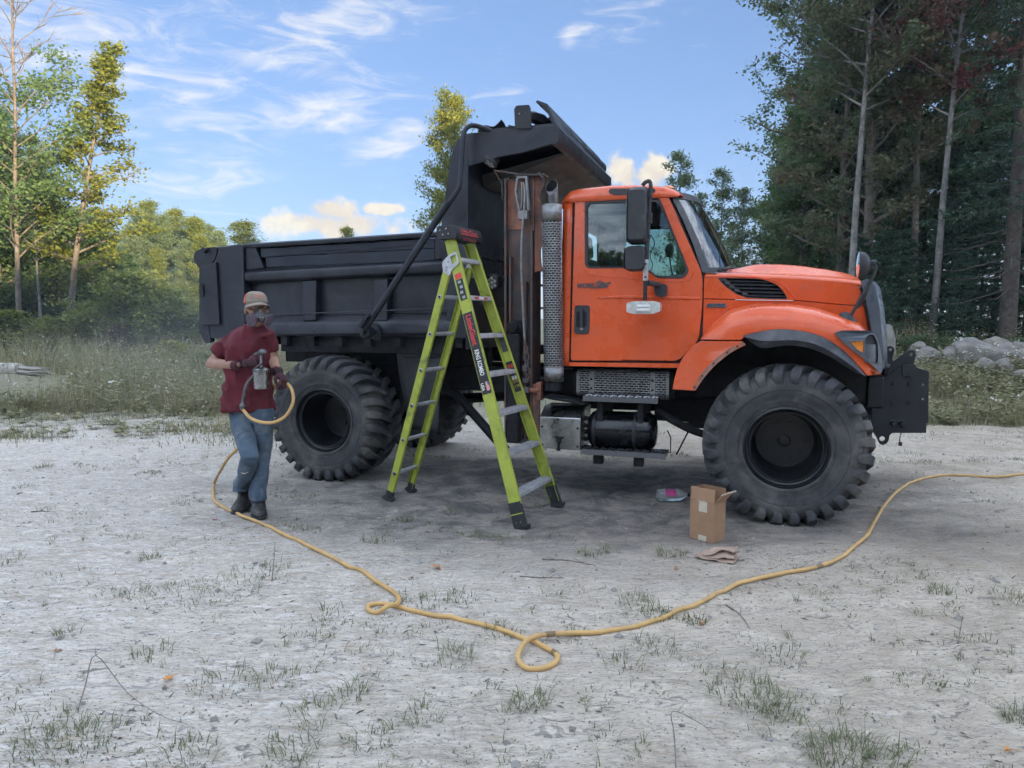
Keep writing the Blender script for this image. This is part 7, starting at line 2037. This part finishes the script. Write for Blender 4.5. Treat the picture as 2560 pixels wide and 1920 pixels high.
lift = {12: .022, 13: .026, 18: .0, 11: .012, 32: .026, 33: .022, 31: .014, 34: .010}
for k, (x, y) in enumerate(gp):
    p = S_(x, y); p.z = gz(p.x, p.y) + .011 + lift.get(k, 0); pth.append(p)
sp = spline(pth, 7)
cut = int((n_air - 1) * 7)
for i in range(cut + 10, len(sp)): sp[i].z = max(sp[i].z, gz(sp[i].x, sp[i].y) + .010)
hb = MB().tube(sp, .0125, 10)
ho = hb.build('air_hose', M['hose'], None); tag(ho, 'long tan yellow air hose looping across the sand', 'hose')
for fr in (.585, .70, .82):
    i = int(len(sp) * fr); d = (sp[i + 1] - sp[i - 1]).normalized()
    MB().tube([sp[i] - d * .03, sp[i] - d * .012, sp[i] + d * .012, sp[i] + d * .03], [.0128, .0142, .0142, .0128], 10).build('tape_wrap', pmat('dirty_hose_tape', (.22, .15, .08), .7, 0, .3, 40), ho)

# ================================================================ CARTON, BOTTLE, PAPER, LEAVES, TWIGS
bA = Vector((1.408, 4.851, 0)); ex = Vector((-.67, .742, 0)).normalized(); ey = Vector((ex.y, -ex.x, 0))
Lx, Ly, Hh = .193, .150, .283
zb = gz(1.40, 4.93)
crt = empty('cardboard_box', (bA.x, bA.y, zb)); tag(crt, 'open brown cardboard box standing by the front tyre', 'box')
Cb = lambda x, y, z: ex * x + ey * y + UP * z
th = .004
def wall(p, q, z0, z1, nrm, name, mat):
    mb = MB(); a, b = p, q
    mb.loft([[a + UP * z0, b + UP * z0, b + UP * z1, a + UP * z1], [a + UP * z0 + nrm * th, b + UP * z0 + nrm * th, b + UP * z1 + nrm * th, a + UP * z1 + nrm * th]]); return mb.build(name, mat, crt)
P00, P10, P01, P11 = Cb(0, 0, 0), Cb(Lx, 0, 0), Cb(0, Ly, 0), Cb(Lx, Ly, 0)
wall(P00, P10, 0, Hh, ey, 'side_panel', M['card']); wall(P00 + ey * .0045, P01, 0, Hh, ex, 'side_panel', M['card']); wall(P10 + ey * .0045, P11, 0, Hh, -ex, 'side_panel', M['card']); wall(P01 + ex * .0045, P11 - ex * .0045, 0, Hh, -ey, 'side_panel', M['card'])
MB().obox(Cb(Lx / 2, Ly / 2, .004), ex * (Lx / 2 - .005), ey * (Ly / 2 - .005), UP * .002).build('bottom_panel', M['card_in'], crt)
def flap(a, b, up_, ln, name='flap', mat=None, nrm=None):
    d = up_.normalized(); n_ = (b - a).cross(d).normalized() * .004
    mb = MB(); mb.loft([[a, b, b + d * ln, a + d * ln], [a + n_, b + n_, b + d * ln + n_, a + d * ln + n_]]); return mb.build(name, mat or M['card'], crt)
tz = UP * (Hh + .002)
flap(P00 + tz, P10 + tz, UP * 1 + ey * .06 - ex * .02, .094); flap(P01 + tz, P11 + tz, UP * 1 - ey * .10, .086, mat=M['card_in']); flap(P10 + tz, P11 + tz, UP - ex * .02, .082, mat=M['card_in'])
fr = flap(P00 + tz + ey * .006, P01 + tz - ey * .004, UP * .80 - ex * .60, .082)
mb = MB(); rr = random.Random(9); e0 = P00 + tz + (UP * .80 - ex * .60).normalized() * .083
for k in range(14):
    c = e0 + ey * (.01 + k * .0135); mb.tube([c, c + ey * .012 + UP * rr.uniform(-.004, .008)], [.006, .004], 5)
mb.build('torn_edge', M['card_torn'], crt)
mb = MB()
for k in range(10): mb.tube([P00 + tz + ex * (.055 + k * .008) - ey * .003 + UP * rr.uniform(-.004, .004), P00 + tz + ex * (.063 + k * .008) - ey * .003 + UP * rr.uniform(-.004, .004)], .0035, 5)
mb.build('torn_edge', M['card_torn'], crt)
MB().obox(Cb(.088, -.0012, .246), ex * .033, UP * .036, ey * .0006).build('paper_label', M['paper_lbl'], crt)
MB().obox(Cb(.088, -.0012, .022), ex * .032, UP * .018, ey * .0006).build('paper_label', M['paper_lbl'], crt)
MB().obox(Cb(.084, -.0008, .108), ex * .08, UP * .0007, ey * .0004).build('crease', M['card_in'], crt)

# empty bottle on its side
pb = on_ground(1645, 1258); bl = empty('plastic_bottle', (pb.x, pb.y + .06, gz(pb.x, pb.y + .06))); tag(bl, 'clear plastic bottle with pink label lying under the truck', 'bottle')
clear = bpy.data.materials.new('clear_bottle_plastic'); clear.use_nodes = True; b_ = clear.node_tree.nodes['Principled BSDF']
b_.inputs['Base Color'].default_value = (.80, .84, .83, 1); b_.inputs['Roughness'].default_value = .08; b_.inputs['Transmission Weight'].default_value = .75; b_.inputs['IOR'].default_value = 1.25
mb = MB().lathe([(0, .0), (.035, .0), (.05, .010), (.054, .03), (.051, .05), (.054, .06), (.054, .165), (.051, .172), (.054, .18), (.050, .205), (.036, .235), (.018, .256), (.014, .262), (.014, .275), (0, .275)], (0, 0, .053), 'x', 26)
q = mb.build('bottle_shell', clear, bl, smooth=40); bl.rotation_euler = (0, 0, R(6))
MB().lathe([(.0, .272), (.017, .272), (.017, .298), (0, .298)], (0, 0, .053), 'x', 16).build('cap', M['under'], bl)
mb = MB()
mb.grid(2, 10, lambda a, b: (.066 + a * .094, -math.sin(R(10) + R(75) * b) * .0548 if True else 0, .053 + .0548 * math.cos(R(10) + R(75) * b))); mb.build('pink_label', pmat('pink_label', (.42, .06, .20), .4, 0, .3, 30), bl)

# crumpled paper
def crumple(name, label, loc, rotz, L, Wd, seed):
    o = empty(name, (loc[0], loc[1], gz(loc[0], loc[1]))); o.rotation_euler = (0, 0, rotz); tag(o, label, 'paper')
    for (k, z0, sl, sc) in ((0, .010, .05, 1.0), (1, .038, .3, .95), (2, .062, .5, .86)):
        off = Vector((seed * 3.1 + k * 7, 2.2, k))
        def fn(a, b):
            x, y = (a - .5) * L * sc, (b - .5) * Wd * sc
            n1 = mnoise.noise(Vector((x * 9, y * 14, 0)) + off); n2 = mnoise.noise(Vector((x * 26, y * 40, 3)) + off)
            z = z0 + sl * (a - .5) * .12 * (1 if k else 0) + .024 * abs(n1) * 1.6 + .010 * n2 - (.05 * max(0, abs(b - .5) * 2 - .72) * (1 if k else .2))
            return (x + .012 * n2 + .01 * k, y + .010 * n1, max(.002 + .004 * k, z))
        MB().grid(26, 16, fn).build('fold', M['kraft'], o, smooth=22, solid=.0015)
    return o
crumple('crumpled_paper', 'crumpled brown kraft paper lying in front of the cardboard box', (1.335, 4.50), R(-32), .25, .15, 2)

def leaf_shape(name, label, px, py, size, mat, seed):
    rd = random.Random(seed); p = on_ground(px, py); o = bpy.data.objects.new(name, None)
    L = [(-.5, 0), (-.25, .10), (-.05, .26), (.10, .14), (.34, .20), (.28, .06), (.55, 0), (.28, -.07), (.33, -.21), (.10, -.13), (-.06, -.25), (-.25, -.10)]
    mb = MB(); c = mb.v.append((0, 0, .012 * size / .1))
    for (x, y) in L: mb.v.append((x * size, y * size, rd.uniform(0, .014) + abs(y) * size * .35))
    for k in range(len(L)): mb.f.append((0, 1 + k, 1 + (k + 1) % len(L))); mb.mi.append(0)
    mb.tube([(-.5 * size, 0, .006), (-.85 * size, .05 * size, .004)], .0012, 5)
    ob = mb.build(name, mat, None, smooth=30, solid=.0006); ob.location = (p.x, p.y, gz(p.x, p.y) + .003); ob.rotation_euler = (rd.uniform(-.3, .3), rd.uniform(-.3, .3), rd.uniform(0, 6.28)); tag(ob, label, 'leaf', 'fallen leaves')
M['lf_or'] = pmat('dry_orange_leaf', (.62, .26, .06), .7, 0, .2, 30); M['lf_br'] = pmat('dry_brown_leaf', (.36, .18, .09), .75, 0, .2, 30); M['lf_rd'] = pmat('red_leaf', (.45, .05, .05), .6, 0, .2, 30)
leaf_shape('fallen_leaf', 'orange curled leaf on the sand above the first hose loop', 1090, 1427, .085, M['lf_or'], 1)
leaf_shape('fallen_leaf', 'bright orange leaf alone in the left foreground', 422, 1712, .07, M['lf_or'], 2)
leaf_shape('fallen_leaf', 'yellow leaf touching grass beside the hose right of centre', 1755, 1551, .05, M['lf_or'], 3)
leaf_shape('fallen_leaf', 'brown leaf scrap left of the crumpled paper', 1690, 1423, .05, M['lf_br'], 4)
leaf_shape('fallen_leaf', 'orange leaf in the bottom right corner', 2522, 1886, .05, M['lf_or'], 5)
leaf_shape('fallen_leaf', 'small red leaf in front of the boots', 537, 1306, .05, M['lf_rd'], 6)
leaf_shape('fallen_leaf', 'faded orange leaf at the far left of the foreground', 143, 1638, .05, M['lf_br'], 7)
M['twig'] = pmat('dry_twig', (.17, .14, .12), .9, 0, .3, 30)
def twig(label, pts, r=.004, up_=()):
    P = []
    for k, (x, y) in enumerate(pts):
        p = on_ground(x, y); p.z = gz(p.x, p.y) + r + (up_[k] if k < len(up_) else 0); P.append(p)
    o0 = P[0].copy(); sp_ = spline([p - o0 for p in P], 4); rd = random.Random(int(pts[0][0]))
    mb = MB().tube(sp_, [r * (1.1 - .8 * i / len(sp_)) for i in range(len(sp_))], 6)
    for k in range(4):
        i = rd.randrange(2, len(sp_) - 1); b = sp_[i]; mb.tube([b, b + Vector((rd.uniform(-.06, .06), rd.uniform(-.06, .06), rd.uniform(.005, .04)))], [r * .6, r * .2], 5)
    ob = mb.build('twig', M['twig'], None); ob.location = o0; tag(ob, label, 'twig', 'dry twigs')
twig('long bent dry stalk in the left foreground', [(195, 1785), (215, 1735), (243, 1705), (320, 1760), (400, 1795), (470, 1810)], .0028, (0, .03, .10, .04, .01, 0))
twig('dark twig on the sand at far left', [(78, 1287), (100, 1285), (127, 1287)], .006)
twig('forked twig under the hose right of centre', [(1815, 1510), (1850, 1535), (1875, 1570)], .004)
twig('straight twig above the second hose loop', [(1300, 1448), (1360, 1449), (1410, 1452)], .004)
twig('thin twig left of the crumpled paper near the box', [(1355, 1408), (1420, 1412), (1490, 1421)], .004)
twig('upright dead sprig in the right foreground', [(2395, 1610), (2400, 1590), (2405, 1570)], .003, (0, .03, .07))
twig('curved twig low in the right foreground', [(2240, 1592), (2300, 1598), (2330, 1600)], .003)
twig('broken green stalk at the bottom edge', [(1690, 1915), (1685, 1870), (1680, 1850), (1750, 1850), (1800, 1862)], .0022, (0, .05, .11, .08, .04))
twig('leafless bushy sprig left of the hose', [(680, 1460), (685, 1430), (690, 1400)], .0035, (0, .04, .10))

# ================================================================ SPRAY MIST drifting behind the painter
mist_m = bpy.data.materials.new('spray_mist'); mist_m.use_nodes = True; tr = mist_m.node_tree; tr.nodes.clear(); t = NT(tr)
out = t.n('ShaderNodeOutputMaterial'); pv = t.n('ShaderNodeVolumePrincipled')
co = t.n('ShaderNodeTexCoord').outputs['Object']
ln = t.vm('LENGTH', co)
dn = t.m('MULTIPLY', t.ramp(ln, 1.0, .25), t.ramp(t.noise(co, 1.6, 3, .6), .35, .7, .25, 1.0))
t.put(pv.inputs['Density'], t.m('MULTIPLY', dn, .055)); pv.inputs['Color'].default_value = (.86, .92, .93, 1); pv.inputs['Anisotropy'].default_value = .2
tr.links.new(pv.outputs[0], out.inputs['Volume'])
bm = bmesh.new(); bmesh.ops.create_icosphere(bm, subdivisions=3, radius=1.0); me = bpy.data.meshes.new('mist'); bm.to_mesh(me); bm.free(); me.materials.append(mist_m)
o = link('mist', me); o.location = (-3.9, 9.3, 1.45); o.scale = (3.4, 2.6, 1.25); tag(o, 'pale drift of paint spray hanging behind the person', 'mist', kind='stuff')

# ================================================================ faint evening haze over the clearing
hz_m = bpy.data.materials.new('evening_haze'); hz_m.use_nodes = True; tr = hz_m.node_tree; tr.nodes.clear(); t = NT(tr)
out = t.n('ShaderNodeOutputMaterial'); pv = t.n('ShaderNodeVolumePrincipled')
pv.inputs['Density'].default_value = .0007; pv.inputs['Color'].default_value = (.72, .86, 1.0, 1)
tr.links.new(pv.outputs[0], out.inputs['Volume'])
o = MB().box(-262, 262, -162, 702, -2.0, 34).build('haze', hz_m, None, smooth=None); tag(o, 'thin bluish evening haze filling the clearing', 'haze', kind='stuff')
